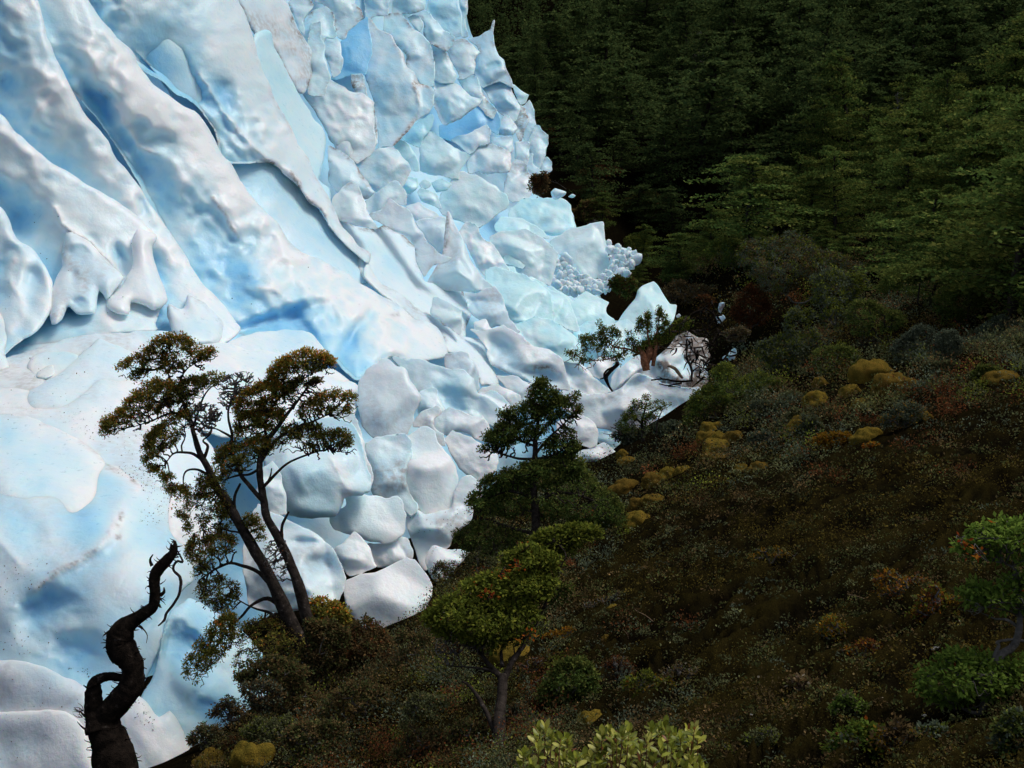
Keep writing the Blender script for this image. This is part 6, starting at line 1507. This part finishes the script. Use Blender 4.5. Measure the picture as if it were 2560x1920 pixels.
S('K', (380, 1480, 120, 80), [('daisy', .7), ('olive', .3)], 'dark green sprig with cream tips above the bottom edge', n=900, size=.014, tw=50)
S('K', (90, 1560, 110, 70), [('daisy', .5), ('olive', .5)], 'green sprig right beside the waxy shrub', n=800, size=.013, tw=40)
S('K', (1500, 1500, 160, 120), [('grey', .6), ('olive', .4)], 'grey green heathy shrub under the young beech', n=1500, size=.018, tw=60)
S('K', (2020, 1480, 130, 180), [('beech', .7), ('grey', .3)], 'dark shrub in the bottom right corner', n=1700, size=.018, tw=60)
S('K', (640, 1120, 90, 60), [('brown', .6), ('fleck', .4)], 'dry pale grass tuft on the mossy bank', n=260, size=.03, tw=60, twmat=PALEWOOD)
S('K', (450, 1100, 60, 30), [('fleck', 1)], 'small star shaped dry grass tuft on the mossy bank', n=120, size=.03, tw=30, twmat=PALEWOOD)
S('J', (1050, 795, 90, 42), [('yellow', .7), ('rust', .3)], 'golden sprig behind the olive beech crown', n=700, size=.022)
S('J', (850, 1130, 90, 46), [('rust', .5), ('orange', .15), ('yellow', .35)], 'orange dry leaves beside the trunk of the olive beech', n=600, size=.02)
S('J', (870, 1010, 110, 60), [('rust', .5), ('brown', .5)], 'tangle of reddish twigs right of the forked trunk', n=500, size=.018, tw=160)
S('J', None, [('beech', 1)], 'dark green beech bush right of the olive beech trunk', poly=[(880, 1200), (940, 1090), (1010, 990), (1100, 960), (1200, 950), (1260, 1040), (1290, 1140), (1240, 1220), (1100, 1240), (960, 1230)], n=3600, size=.026, tw=50)
S('J', (1600, 1130, 150, 110), [('olive', .6), ('yellow', .2), ('heath', .2)], 'loose olive shrub in the middle of the lower slope', n=1300, size=.022, tw=80)
S('J', (1420, 1010, 120, 80), [('brown', .6), ('rust', .4)], 'bare twiggy brown shrub above the loose olive one', n=500, size=.02, tw=160)
S('J', (1800, 1060, 160, 90), [('brown', .7), ('fleck', .3)], 'dry grey twigs standing above the mossy bank', n=300, size=.02, tw=150)
S('J', (1340, 580, 130, 70), [('brown', .7), ('grey', .3)], 'grey dead brushwood beside the small orange cushion', n=400, size=.02, tw=140)
S('J', (200, 1260, 180, 110), [('daisy', .7), ('heath', .3)], 'cream tipped shrub left of the olive beech trunk', n=2200, size=.024, tw=70)
S('J', (150, 1500, 220, 130), [('brown', .5), ('heath', .5)], 'brown heathy shrub in front of the olive beech trunk, left', n=2600, size=.022, tw=80)
S('J', (440, 1450, 120, 130), [('heath', .7), ('brown', .3)], 'dark heathy shrub at the foot of the olive beech', n=1700, size=.022, tw=60)
S('J', (760, 1330, 120, 90), [('grey', .4), ('brown', .6)], 'grey green twiggy shrub right of the trunk foot', n=1300, size=.02, tw=80)
S('J', (1050, 560, 110, 80), [('beech', 1)], 'green bush peeping out behind the olive crown', n=1700, size=.03, tw=30)
S('J', (500, 340, 110, 100), [('heath', .6), ('daisy', .4)], 'scrubby bush before the half hidden small ice block', n=2200, size=.03, tw=50)
S('J', (560, 220, 130, 90), [('beech', .6), ('rust', .1), ('heath', .3)], 'dark scrub below the green beech, at the ice line', n=2600, size=.03, tw=50)
S('J', (300, 420, 90, 90), [('heath', .6), ('brown', .4)], 'dark bush in the corner right of the big smooth ice block', n=1900, size=.03, tw=40)
S('J', (120, 900, 180, 130), [('brown', .5), ('heath', .5)], 'dark brown thicket left of the olive beech crown', n=3200, size=.026, tw=80)
# brush round the feet of the windswept trees
S('G', None, [('wind', .6), ('windgreen', .4)], 'rusty bush at the foot of the windswept trees', poly=[(1980, 640), (2000, 575), (2060, 555), (2150, 580), (2240, 640), (2260, 720), (2150, 780), (2030, 760)], base=(2120, 900), n=2400, size=.04, D=15.4)
S('G', (2080, 900, 170, 190), [('brown', .5), ('heath', .5)], 'brown thicket around the trunks of the windswept trees', n=6200, size=.034, tw=140, D=14.6)
S('G', (2380, 930, 190, 200), [('brown', .6), ('rust', .15), ('heath', .25)], 'dense brown scrub right of the windswept trees', n=6600, size=.034, tw=160, D=15)
S('G', (1780, 1060, 190, 130), [('heath', .7), ('brown', .3)], 'dark scrub left of the windswept trunks over the blue ice', n=4200, size=.032, tw=90, D=13.4)
S('G', (1700, 1180, 130, 90), [('grey', .5), ('brown', .5)], 'wispy grey heath at the edge of the blue hollow', n=1500, size=.03, tw=200, D=12.6)
S('G', (1480, 1300, 140, 80), [('grey', .3), ('brown', .7)], 'thin grey twigs reaching over the ice low on the left', n=700, size=.03, tw=240, D=12)
S('G', (1780, 1420, 190, 120), [('daisy', .75), ('olive', .25)], 'pale leaved shrub with cream tips above the large brown cushion', n=3600, size=.026, tw=80)
S('G', (1350, 1460, 130, 80), [('daisy', .6), ('brown', .4)], 'cream tipped shrub leaning on the ice at the bottom', n=2200, size=.026, tw=80)
S('G', (1960, 1250, 200, 130), [('brown', .5), ('heath', .5)], 'brown scrub in the lower middle below the windswept trees', n=4200, size=.028, tw=120)
S('G', (2050, 1480, 170, 150), [('heath', .6), ('brown', .4)], 'dark heath at the bottom edge right of the pale leaved shrub', n=3400, size=.026, tw=80)
S('G', (2300, 1250, 190, 150), [('heath', .5), ('brown', .5)], 'brown heath left of the olive beech trunk', n=3600, size=.028, tw=90)
S('G', (1560, 1520, 150, 60), [('brown', .6), ('rust', .4)], 'low rusty brown scrub between the two bottom cushions', n=1700, size=.026, tw=60)
S('C', (170, 120, 90, 70), [('rust', .7), ('brown', .3)], 'rust brown bush by the leaning ice slab at the forest edge', n=1600)
S('C', (130, 410, 65, 70), [('brown', .7), ('rust', .3)], 'brown bush squeezed against the rounded grey ice block', n=1600, D=48)
S('C', (520, 360, 150, 70), [('brown', .6), ('rust', .4)], 'reddish brown scrub between ice and forest', n=2600)
S('C', (480, 510, 110, 60), [('rust', .5), ('beech', .5)], 'rusty scrub above the scalloped slab', n=2000)
S('C', (440, 600, 110, 90), [('brown', .7), ('beech', .3)], 'dark brown scrub behind the big pale boulder', n=2600)
S('C', (680, 1080, 90, 70), [('beech', .8), ('rust', .2)], 'dark green bush with drooping sprays above the earthy notch', n=2200, D=47)
S('C', (1100, 1120, 190, 90), [('brown', .9), ('grey', .1)], 'grey brown bare thicket behind the pointed turquoise slab', n=2800, tw=240)
S('C', (760, 850, 120, 90), [('olive', .3), ('beech', .7)], 'young beech bush at the end of the rubble', n=2600)
S('C', (1010, 1000, 110, 80), [('beech', 1)], 'beech bush standing before the dark forest edge', n=2600)
S('C', (1360, 880, 140, 100), [('beech', .7), ('olive', .3)], 'beech bush left of the large rounded thicket', n=3000)
S('C', (820, 560, 150, 90), [('beech', .7), ('brown', .3)], 'dark bush below the tall forest trees by the ice', n=2800)

# ------------------------------------------------------------------ uprooted trees on the right end of the ice
D0 = 36.0
def plume(x, y0, y1, w): return [(x - w, y1), (x - w * .9, (y0 * .5 + y1 * .5)), (x - w * .3, y0 + 8), (x, y0), (x + w * .55, y0 + 25), (x + w, y0 * .6 + y1 * .4), (x + w, y1)]
ul = [('stump', 'I', [(818, 640, 46), (812, 600, 56), (806, 560, 52), (790, 520, 34), (760, 480, 20)]), ('stump', 'I', [(818, 600, 34), (835, 550, 44), (845, 500, 40), (850, 488, 30)]), ('stump', 'I', [(862, 610, 26), (872, 540, 30), (885, 470, 22), (880, 400, 14)]),
      ('branch', 'I', [(850, 500, 22), (830, 420, 15), (828, 330, 8), (822, 260, 4)]), ('branch', 'I', [(870, 470, 20), (890, 380, 12), (900, 280, 5)]), ('branch', 'I', [(800, 540, 18), (700, 500, 12), (600, 480, 9), (540, 400, 5)]), ('branch', 'I', [(700, 500, 10), (600, 560, 8), (450, 570, 6), (340, 530, 4)])]
uc = [dict(crop='I', poly=q, n=n_, size=.07, pal=[('beech', .45), ('olive', .55)], thick=.3, tw=w_, spray=.8) for q, n_, w_ in [
    ([(495, 310), (515, 312), (550, 345), (560, 400), (572, 470), (590, 545), (545, 545), (520, 470), (505, 400)], 620, 24),
    ([(560, 350), (600, 352), (640, 380), (660, 440), (680, 480), (700, 540), (640, 580), (590, 560), (575, 470)], 900, 30),
    (plume(778, 290, 400, 24), 360, 16), (plume(825, 225, 420, 20), 520, 20), (plume(905, 225, 400, 22), 520, 20), (plume(945, 285, 400, 18), 360, 12),
    ([(688, 385), (720, 390), (760, 440), (860, 410), (960, 380), (1000, 330), (1080, 290), (1110, 330), (1060, 400), (980, 440), (900, 470), (800, 500), (740, 540), (700, 500)], 1900, 60),
    ([(385, 412), (460, 405), (530, 430), (550, 500), (545, 560), (470, 590), (430, 600), (360, 570), (300, 545), (292, 512), (400, 500)], 1500, 50)]]
clumps_tree('fallen_tree', 'uprooted tree with drooping green plumes and a torn red brown stump on the ice', 'fallen tree', 34.5, (1300 + 815 / 2.5925 * 1, 680 + 640 / 2.5925), ul, uc, bark=REDWOOD, twig=.02, mat=None)
def sticks(label, crop, D, lines, mat, name='dead_branch', org=None, group='dead wood lying at the end of the ice'):
    q = pp(crop, [lines[0][0][:2]])[0]
    P = ray(q[0], q[1], D)
    V, F = tube([limb(crop, l, D, 4, wob=0.01, seed=i) for i, l in enumerate(lines)], 6, 0.12)
    link(name, new_mesh(name, V - P, F, mat, smooth=True), None, label, 'dead branch', group, loc=Vector(P), kind='stuff' if name == 'root_tangle' else None)
sticks('black forked branch wedged in the cleft below the uprooted tree', 'I', 34.3, [[(640, 590, 26), (590, 640, 26), (560, 680, 24), (570, 730, 18), (600, 775, 12)], [(600, 620, 16), (560, 640, 14), (545, 680, 12), (585, 760, 9)], [(560, 680, 14), (520, 695, 8)]], CHAR)
sticks('pale broken branch end on the debris covered mound', 'I', 33.6, [[(958, 605, 16), (1000, 625, 24), (1030, 660, 22), (1055, 690, 14)]], PALEWOOD)
sticks('long low branch with side twigs across the foot of the debris mound', 'I', 33.8, [[(850, 700, 10), (930, 695, 12), (1020, 710, 14), (1120, 705, 12)], [(900, 725, 7), (960, 735, 9), (1050, 720, 10)], [(960, 740, 8), (1020, 745, 6), (1040, 752, 4)], [(930, 695, 8), (900, 680, 5), (880, 685, 3)]], CHAR)
sticks('leaning split root crossing the debris mound', 'I', 33.4, [[(1075, 550, 18), (1100, 600, 18), (1115, 650, 16), (1108, 700, 12)], [(1115, 650, 10), (1150, 620, 7), (1180, 640, 5)]], BARK)
sticks('thin bare twigs by the low white block at the ground line', 'I', 30, [[(655, 1060, 12), (640, 1030, 9), (610, 1015, 6), (585, 1005, 4)], [(660, 1055, 10), (600, 1055, 6), (540, 1048, 3)], [(640, 1030, 6), (630, 1060, 4), (600, 1040, 3)]], BARK)
for k_, (lb, c_) in enumerate((('tangled roots and bark heaped on the crest of the debris mound', (1080, 470)), ('black torn wood hanging on the right flank of the debris mound', (1190, 560)), ('dark root plate standing behind the debris mound', (1250, 330)), ('dark splintered heap between the mound and the green bush', (1300, 520)))):
    r_ = np.random.default_rng(40 + k_); lines = []
    for q in range(34):
        x = c_[0] + r_.normal() * 60; y = c_[1] + r_.normal() * 80; a = r_.uniform(0, 3.14); l = r_.uniform(30, 110); b = a + r_.uniform(-.7, .7); w = r_.uniform(5, 17)
        lines.append([(x, y, w, r_.uniform(-.5, .3)), (x + math.cos(a) * l * .5, y + math.sin(a) * l * .5, w * .8, r_.uniform(-.5, .3)), (x + math.cos(a) * l * .5 + math.cos(b) * l * .5, y + math.sin(a) * l * .5 + math.sin(b) * l * .5, w * .3, 0)])
    sticks(lb, 'I', 33.6 + .5 * k_, lines, CHAR if k_ else BARK, name='root_tangle')
blk('white ice scrap showing through the thicket, upper', 'I', [(1283, 200), (1320, 195), (1318, 225), (1290, 270), (1275, 235)], D=40, R=9, lean=0, dirt=.8)
blk('white ice scrap showing through the thicket, lower', 'I', [(1265, 285), (1320, 275), (1335, 300), (1280, 330), (1255, 310)], D=39.5, R=9, lean=0, dirt=.8)
blk('grey ice chunk lying in the dark wood right of the debris mound', 'I', [(1300, 560), (1350, 520), (1385, 500), (1400, 530), (1400, 570), (1340, 580)], D=35, R=16, lean=0, crust=.6, dirt=.3)
blk('small white ice knobs between the plumes and the debris mound', 'I', [(1005, 285), (1020, 265), (1038, 290), (1020, 310)], D=36.5, R=10, lean=0)
S('I', (1400, 400, 90, 50), [('fleck', .6), ('brown', .4)], 'pale withered bush with whitish seed heads behind the debris mound', n=1500, size=.045, D=36.5, group='shrubs on the slope')
blk('round ice scrap lying among bushes at the forest edge', 'B', [(1750, 1250), (1780, 1220), (1850, 1240), (1845, 1265), (1790, 1290), (1760, 1290)], D=50, R=12, lean=0, facets=0)
blk('bright ice scrap farthest out among the fallen twigs', 'B', [(1870, 1275), (1900, 1258), (1920, 1270), (1900, 1292)], D=49, R=8, lean=0, facets=0)

# ------------------------------------------------------------------ white rubble beside the big pale boulder (individual chunks)
rr_ = np.random.default_rng(77)
rub_poly = pp('C', [(560, 780), (600, 815), (700, 830), (775, 885), (740, 930), (745, 975), (660, 960), (700, 1010), (620, 1000), (600, 1090), (560, 1120), (440, 1120), (370, 1115), (320, 1130), (215, 1090), (200, 1000), (240, 910), (300, 900), (400, 1010), (500, 1030), (570, 960), (575, 860)])
pts_, O_ = in_poly('S', rub_poly, 420, rr_, 0.3)
sel = []
for q in pts_:
    if all(np.hypot(*(q - s_)) > 9 for s_ in sel): sel.append(q)
protos = []
for i in range(7):
    r_ = np.random.default_rng(500 + i); nu, nv = 16, 9
    th = np.linspace(0, 2 * math.pi, nu, endpoint=False); ph = np.linspace(0.0, math.pi, nv)
    TH, PH = np.meshgrid(th, ph); d3 = np.stack([np.cos(TH) * np.sin(PH), np.sin(TH) * np.sin(PH), np.cos(PH)], -1)
    rad = np.full(TH.shape, 1.15)
    for _ in range(11):
        n_ = r_.normal(size=3); n_ /= np.linalg.norm(n_); c_ = d3 @ n_
        rad = np.minimum(rad, np.where(c_ > 0.2, r_.uniform(.45, .85) / np.maximum(c_, .2), 9))
    V = (d3 * rad[..., None]).reshape(-1, 3); ii_ = np.arange(nu * nv).reshape(nv, nu); jj_ = np.roll(ii_, -1, 1)
    F = np.stack([ii_[:-1], ii_[1:], jj_[1:], jj_[:-1]], -1).reshape(-1, 4)
    at = {'crust': np.full(len(V), .85), 'dirt': np.full(len(V), .12), 'fresh': np.full(len(V), .35)}
    protos.append(new_mesh('ice_chunk', V, F, ICE, smooth=False, attrs=at))
for q in sel:
    d = 49.5 - (q[1] - 640) * .02
    s_ = rr_.choice((6, 7, 9, 11, 13, 16)) * d / FPX
    o = link('ice_chunk', protos[rr_.integers(7)], None, 'small white ice chunk in the rubble strewn around the big pale boulder', 'ice chunk', 'ice rubble round the big pale boulder', loc=Vector(ray(q[0], q[1], d)))
    o.scale = (s_ * rr_.uniform(.9, 1.5), s_, s_ * rr_.uniform(.7, 1)); o.rotation_euler = tuple(rr_.uniform(0, 6.28, 3))
ice([(a[0], a[1]) for a in rub_poly], 'S', D=49.35, R=12, T=.6, lean=.5, parent=GL, name='rubble_bed', crust=.9, fresh=.3, cups=16, cupsize=13, mid=.12, facets=0, label=None)

# ------------------------------------------------------------------ fallen leaves and grit lying on the old ice at the left
def ice_litter():
    bpy.context.view_layer.update(); dg = bpy.context.evaluated_depsgraph_get()
    r_ = np.random.default_rng(12); L = Leaves(); P = []
    regs = [('F', [(-200, 620), (250, 560), (420, 700), (500, 960), (540, 1120), (600, 1300), (400, 1320), (380, 1000), (100, 800)], 330), ('F', [(400, 950), (540, 1010), (520, 1110), (440, 1080), (250, 1000), (240, 940)], 150), ('G', [(440, 1000), (780, 1050), (780, 1080), (560, 1090), (460, 1040)], 60), ('G', [(880, 1190), (1010, 1360), (1000, 1420), (860, 1320)], 60),
            ('G', [(0, 340), (300, 300), (300, 500), (0, 560)], 60), ('G', [(0, 700), (450, 780), (430, 840), (0, 960)], 40), ('G', [(0, 1050), (500, 1150), (520, 1600), (0, 1620)], 40), ('F', [(380, 1150), (600, 1130), (590, 1330), (380, 1330)], 80), ('D', [(0, 0), (2000, 400), (1900, 900), (0, 900)], 60), ('D', [(0, 980), (700, 1200), (700, 1500), (0, 1500)], 70), ('H', [(560, 1000), (980, 950), (760, 1280), (620, 1150)], 70)]
    for crop, poly, n in regs:
        c, O = in_poly(crop, poly, n, r_, .3)
        for q in c:
            d = Vector(ray(q[0], q[1], 1.0)).normalized()
            hit, loc, nor, idx, ob, mt = scene.ray_cast(dg, Vector((0, 0, 0)), d)
            if hit and (ob.name.startswith('ice') or ob.name.startswith('glacier')):
                P.append((loc + nor * .004, loc.length))
    X = np.array([tuple(p[0]) for p in P]); D_ = np.array([p[1] for p in P])
    k = r_.uniform(size=len(X)) < .6
    L.add(X[k], .0012 * D_[k] + .003, (0.10, 0.05, 0.03), up=.9, aspect=.8, r=r_); L.add(X[~k], .001 * D_[~k] + .003, (0.03, 0.02, 0.015), up=.9, aspect=.8, r=r_)
    link('ice_litter', L.mesh('ice_litter'), kind='stuff')
ice_litter()

# ------------------------------------------------------------------ ground cover past counting
def cover(name, n, rmin, rmax, fn, az=(-20, 34)):
    r_ = np.random.default_rng(len(name) * 13 + n)
    a = np.radians(r_.uniform(az[0], az[1], n)); rad = np.exp(r_.uniform(math.log(rmin), math.log(rmax), n))
    x, y = np.sin(a) * rad, np.cos(a) * rad
    z = gz(x, y)
    nw = np.clip(1 - (rad - 10) / 18, 0, 1) * np.clip((x + 2) / 3, 0, 1)
    z = z + nw * 0.15 * drape_at(x, y)
    P = np.stack([x, y, z], 1)
    px, py, dd = project(P)
    ok = (px > -200) & (px < 2760) & (py > 380) & (py < 2250)
    P, rad, px, py = P[ok], rad[ok], px[ok], py[ok]
    L = Leaves(); fn(L, P, rad, r_, px, py)
    link(name, L.mesh(name), kind='stuff')

ice_edge = pp('V', [(0, 0), (1010, 0), (1190, 380), (1240, 430), (1380, 560), (1460, 640), (1530, 800), (1500, 870), (1440, 930), (1330, 975), (1200, 1000), (1050, 1080), (1000, 1190), (935, 1260), (870, 1350), (640, 1380), (560, 1500), (470, 1600), (380, 1700), (0, 1700)])
def off_cushions(P):
    ok = np.ones(len(P), bool)
    for cx_, cy_, a_ in CUSHP:
        ok &= (P[:, 0] - cx_) ** 2 + ((P[:, 1] - cy_) * .8 + a_ * .9) ** 2 > (a_ * 1.55) ** 2
    return ok
def heath(L, P, rad, r_, px, py):
    ok = (sdf(px, py - 15, ice_edge) < -14) & off_cushions(P)
    P, rad, px, py = P[ok], rad[ok], px[ok], py[ok]
    sp = fbm(P[:, 0] / 1.9, P[:, 1] / 1.9, 0, 91, 3) + .16 * r_.normal(size=len(P))
    # low mossy plants on the steep near slope at the right, taller scrub to the left and beyond
    hi = np.clip((rad - 15) / 12, 0, 1)
    hi = np.maximum(hi, np.clip((1.4 - P[:, 0]) / 2.5, 0, 1) * np.clip(rad / 12, 0, 1))
    for lo_, hi_, pal in ((-9, -.20, 'moss'), (-.20, -.06, 'heath'), (-.06, .04, 'brown'), (.04, .14, 'heath'), (.14, .26, 'grey'), (.26, 9, 'daisy')):
        m_ = (sp >= lo_) & (sp < hi_)
        if pal in ('grey', 'daisy'): m_ &= (hi > .25) | (r_.uniform(size=len(P)) < .22)
        if pal in ('moss', 'heath', 'brown'): m_ &= (hi > .3) | (r_.uniform(size=len(P)) < .6)
        Q = P[m_]; R_ = rad[m_]; H_ = hi[m_]
        if not len(Q): continue
        k = 30 if pal != 'moss' else 22
        size = .009 + .0019 * R_
        d = r_.normal(size=(len(Q), k, 3)); d /= np.linalg.norm(d, axis=2)[..., None]; d[..., 2] = np.abs(d[..., 2])
        rm = (.035 + .0105 * R_) * r_.uniform(.5, 1.5, len(Q)) * (.75 + .5 * H_)
        off = d * rm[:, None, None] * r_.uniform(.7, 1.05, (len(Q), k, 1))
        off[..., 2] *= (.45 + .8 * H_)[:, None]
        lum = np.exp(r_.normal(size=len(Q)) * .35)
        n0 = len(L.C)
        L.add((Q[:, None] + off).reshape(-1, 3), np.repeat(size, k), pal, up=.2, dirs=(d * .9).reshape(-1, 3), r=r_)
        L.C[n0] *= np.repeat(lum, k * 4)[:, None]
cover('heath', 15000, 3.4, 75, heath)
def tufts(L, P, rad, r_, px, py):
    ok = (sdf(px, py - 15, ice_edge) < -14) & off_cushions(P) & (fbm(P[:, 0] / 1.1, P[:, 1] / 1.1, 0, 98, 2) > -.25)
    P, rad = P[ok], rad[ok]; k = 9
    nw_ = np.clip(1 - (rad - 10) / 18, 0, 1) * np.clip((P[:, 0] + 2) / 3, 0, 1)
    g_ = (drape_at(P[:, 0], P[:, 1]) > .12) | (nw_ < .25) | (r_.uniform(size=len(P)) < .12); P, rad = P[g_], rad[g_]
    off = r_.normal(size=(len(P), k, 3)) * (.012 + .0045 * rad)[:, None, None]; off[..., 2] = np.abs(off[..., 2]) * .7
    q = fbm(P[:, 0] / .9, P[:, 1] / .9, 0, 97, 2) > 0.05
    for m_, pal in ((q, 'moss'), (~q, 'heath')):
        L.add((P[m_][:, None] + off[m_]).reshape(-1, 3), np.repeat(.004 + .0014 * rad[m_], k), pal, up=.1, r=r_)
cover('moss', 20000, 3.2, 34, tufts)
def scrub(L, P, rad, r_, px, py):
    w_ = (sdf(px, py - 25, ice_edge) < -30) & off_cushions(P)
    w_ &= (rad > 17 + 3 * r_.normal(size=len(P))) | (P[:, 0] < 0.9 + .5 * r_.normal(size=len(P)))
    w_ &= fbm(P[:, 0] / 3.1, P[:, 1] / 3.1, 0, 95, 2) + .25 * r_.normal(size=len(P)) > -.12
    P, rad = P[w_], rad[w_]
    sp = fbm(P[:, 0] / 2.6, P[:, 1] / 2.6, 0, 96, 2) * 1.4 + .3 * r_.normal(size=len(P))
    for lo_, hi_, pal in ((-9, -.25, 'brown'), (-.25, .0, 'heath'), (.0, .22, 'grey'), (.22, .38, 'daisy'), (.38, .55, 'olive'), (.55, 9, 'rust')):
        m_ = (sp >= lo_) & (sp < hi_); Q = P[m_]; R_ = rad[m_]
        if not len(Q): continue
        k = 120
        d = r_.normal(size=(len(Q), k, 3)); d /= np.linalg.norm(d, axis=2)[..., None]; d[..., 2] = np.abs(d[..., 2])
        # each bush bunches its leaves on a few heads
        hd = r_.normal(size=(len(Q), 9, 3)); hd /= np.linalg.norm(hd, axis=2)[..., None]; hd[..., 2] = np.abs(hd[..., 2])
        d = d * .55 + np.take_along_axis(hd, r_.integers(0, 9, (len(Q), k))[..., None], 1) * .8
        rm = (.08 + .013 * R_) * r_.uniform(.6, 1.5, len(Q))
        off = d * rm[:, None, None] * r_.uniform(.35, 1.05, (len(Q), k, 1))
        lum = np.exp(r_.normal(size=len(Q)) * .3)
        L.add((Q[:, None] + off).reshape(-1, 3), np.repeat(.006 + .0021 * R_, k), pal, up=.2, dirs=(d * .9).reshape(-1, 3), r=r_)
        L.C[-1] *= np.repeat(lum, k * 4)[:, None]
cover('scrub', 3600, 5, 70, scrub)
def flecks(L, P, rad, r_, px, py):
    ok = sdf(px, py - 15, ice_edge) < -14
    P, rad = P[ok], rad[ok]
    L.add(P + np.array([0, 0, .02]), .006 + .0009 * rad, 'fleck', up=.9, aspect=.8, r=r_)
cover('leaf_litter', 600, 3.6, 40, flecks)

def slope_sticks():
    r_ = np.random.default_rng(88)
    spots = [('J', 1240, 560, 'grey forked dead twig on the slope right of the olive crown'), ('J', 1480, 830, 'pale arching dead stalk on the slope'), ('J', 1640, 715, 'short pale dead stick high on the slope'), ('J', 1700, 900, 'thin dead twig in the middle of the slope'), ('J', 1560, 1370, 'long pale dead twig above the waxy shrub'),
             ('K', 120, 350, 'thin bent dead stalk beside the round white stone'), ('K', 560, 370, 'short dead stalk under the rust tipped sprig'), ('K', 1040, 570, 'pale broken stick on the dark slope'), ('K', 250, 830, 'dry seed stalk at the left of the mossy bank'), ('K', 430, 1000, 'tall thin grass stalk on the mossy bank'), ('K', 660, 1080, 'bleached twigs at the crest of the mossy bank'),
             ('K', 1400, 1360, 'dark slanting dead branch at the bottom edge'), ('L', 1690, 1540, 'thin straight dead twig on the dark slope at the right'), ('L', 1800, 1000, 'grey fallen branch under the silvery bush'), ('L', 1500, 860, 'dark standing dead stem below the forked beech'), ('C', 300, 450, 'fallen bare branches between the ice and the wood')]
    for i, (c, x, y, lb) in enumerate(spots):
        q = pp(c, [(x, y)])[0]; P, d = ground_at(q[0], q[1])
        L0 = r_.uniform(60, 130) / 2.5925 * d / FPX
        a = r_.uniform(-.5, .5) + (1.35 if 'stand' in lb or 'stalk' in lb else 0.25); s_ = r_.choice((-1, 1))
        path = []; base = P + np.array([0, 0, .01])
        main = smooth_path([base, base + np.array([s_ * math.cos(a), .1, math.sin(a) * .9 + .1]) * L0 * .5, base + np.array([s_ * math.cos(a * .8), .2, math.sin(a * .8)]) * L0], 4)
        w = L0 * .016 + .0012
        path.append((main, np.linspace(w, w * .35, len(main))))
        for k in range(r_.integers(2, 6)):
            j = r_.integers(1, len(main) - 1); e = main[j] + np.array([r_.uniform(-.5, .5), r_.uniform(-.2, .2), r_.uniform(0, .5)]) * L0 * .5
            path.append((smooth_path([main[j], (main[j] + e) / 2 + r_.normal(size=3) * L0 * .03, e], 3), np.linspace(w * .5, w * .2, 7)))
        V, F = tube(path, 5, .1)
        link('dead_branch', new_mesh('dead_branch', V - P, F, PALEWOOD if i % 3 else GREYBARK, smooth=True), None, lb, 'dead branch', 'dead wood on the slope', loc=Vector(P))
slope_sticks()

# pale twigs and stones lying on the slope
def stone(x, y, w, h, label, crop='K'):
    q = pp(crop, [(x, y + h * .5)])[0]; P, d = ground_at(q[0], q[1]); sc = d / FPX / 2.5925
    me = protos_stone[int(x) % 3]
    o = link('stone', me, None, label, 'stone', 'pale stones on the mossy slope', loc=Vector(P)); o.scale = (w * sc * .55, w * sc * .4, h * sc * .75)
    o.rotation_euler = (0.1, 0.15, x)
def stone_material():
    m = NT('pale_stone', .85); p = m.n('ShaderNodeTexCoord').outputs['Object']; n = m.noise(3, 5, .6, p)
    m.put(m.b.inputs['Base Color'], m.ramp(n, [(.35, (.12, .12, .12)), (.6, (.30, .29, .27)), (.75, (.42, .40, .37))])); m.l(m.bump(n, .1, .6), m.b.inputs['Normal'])
    return m.m
STONE = stone_material()
protos_stone = []
for me in protos[:3]:
    c = me.copy(); c.name = 'stone'; c.materials.clear(); c.materials.append(STONE); protos_stone.append(c)
for a in ((18, 288, 26, 26, 'round white stone on the dark slope, far left'), (220, 176, 40, 18, 'flat pale stone high on the dark slope'), (705, 780, 74, 26, 'pale grey stone beside the small yellow brown shrub'), (1330, 130, 60, 60, 'slanting grey rock sliver at the top of the mossy slope'),
          (1505, 875, 60, 18, 'flat pale stone left of the young beech trunk'), (1440, 1325, 120, 60, 'grey rock slab showing under the young beech'), (520, 1285, 40, 14, 'small white stone on the moss drapes'), (70, 1340, 170, 60, 'bare grey rock between moss drapes, upper'), (40, 1510, 150, 70, 'bare grey rock between moss drapes, lower left'), (300, 1340, 110, 22, 'bare grey rock sliver between moss drapes, right')):
    stone(*a)
for a in ((500, 1310, 16, 10, 'small grey stone by the olive shrub'), (430, 1140, 14, 12, 'pale pebble beside the mossy bank')):
    stone(*a, crop='K')
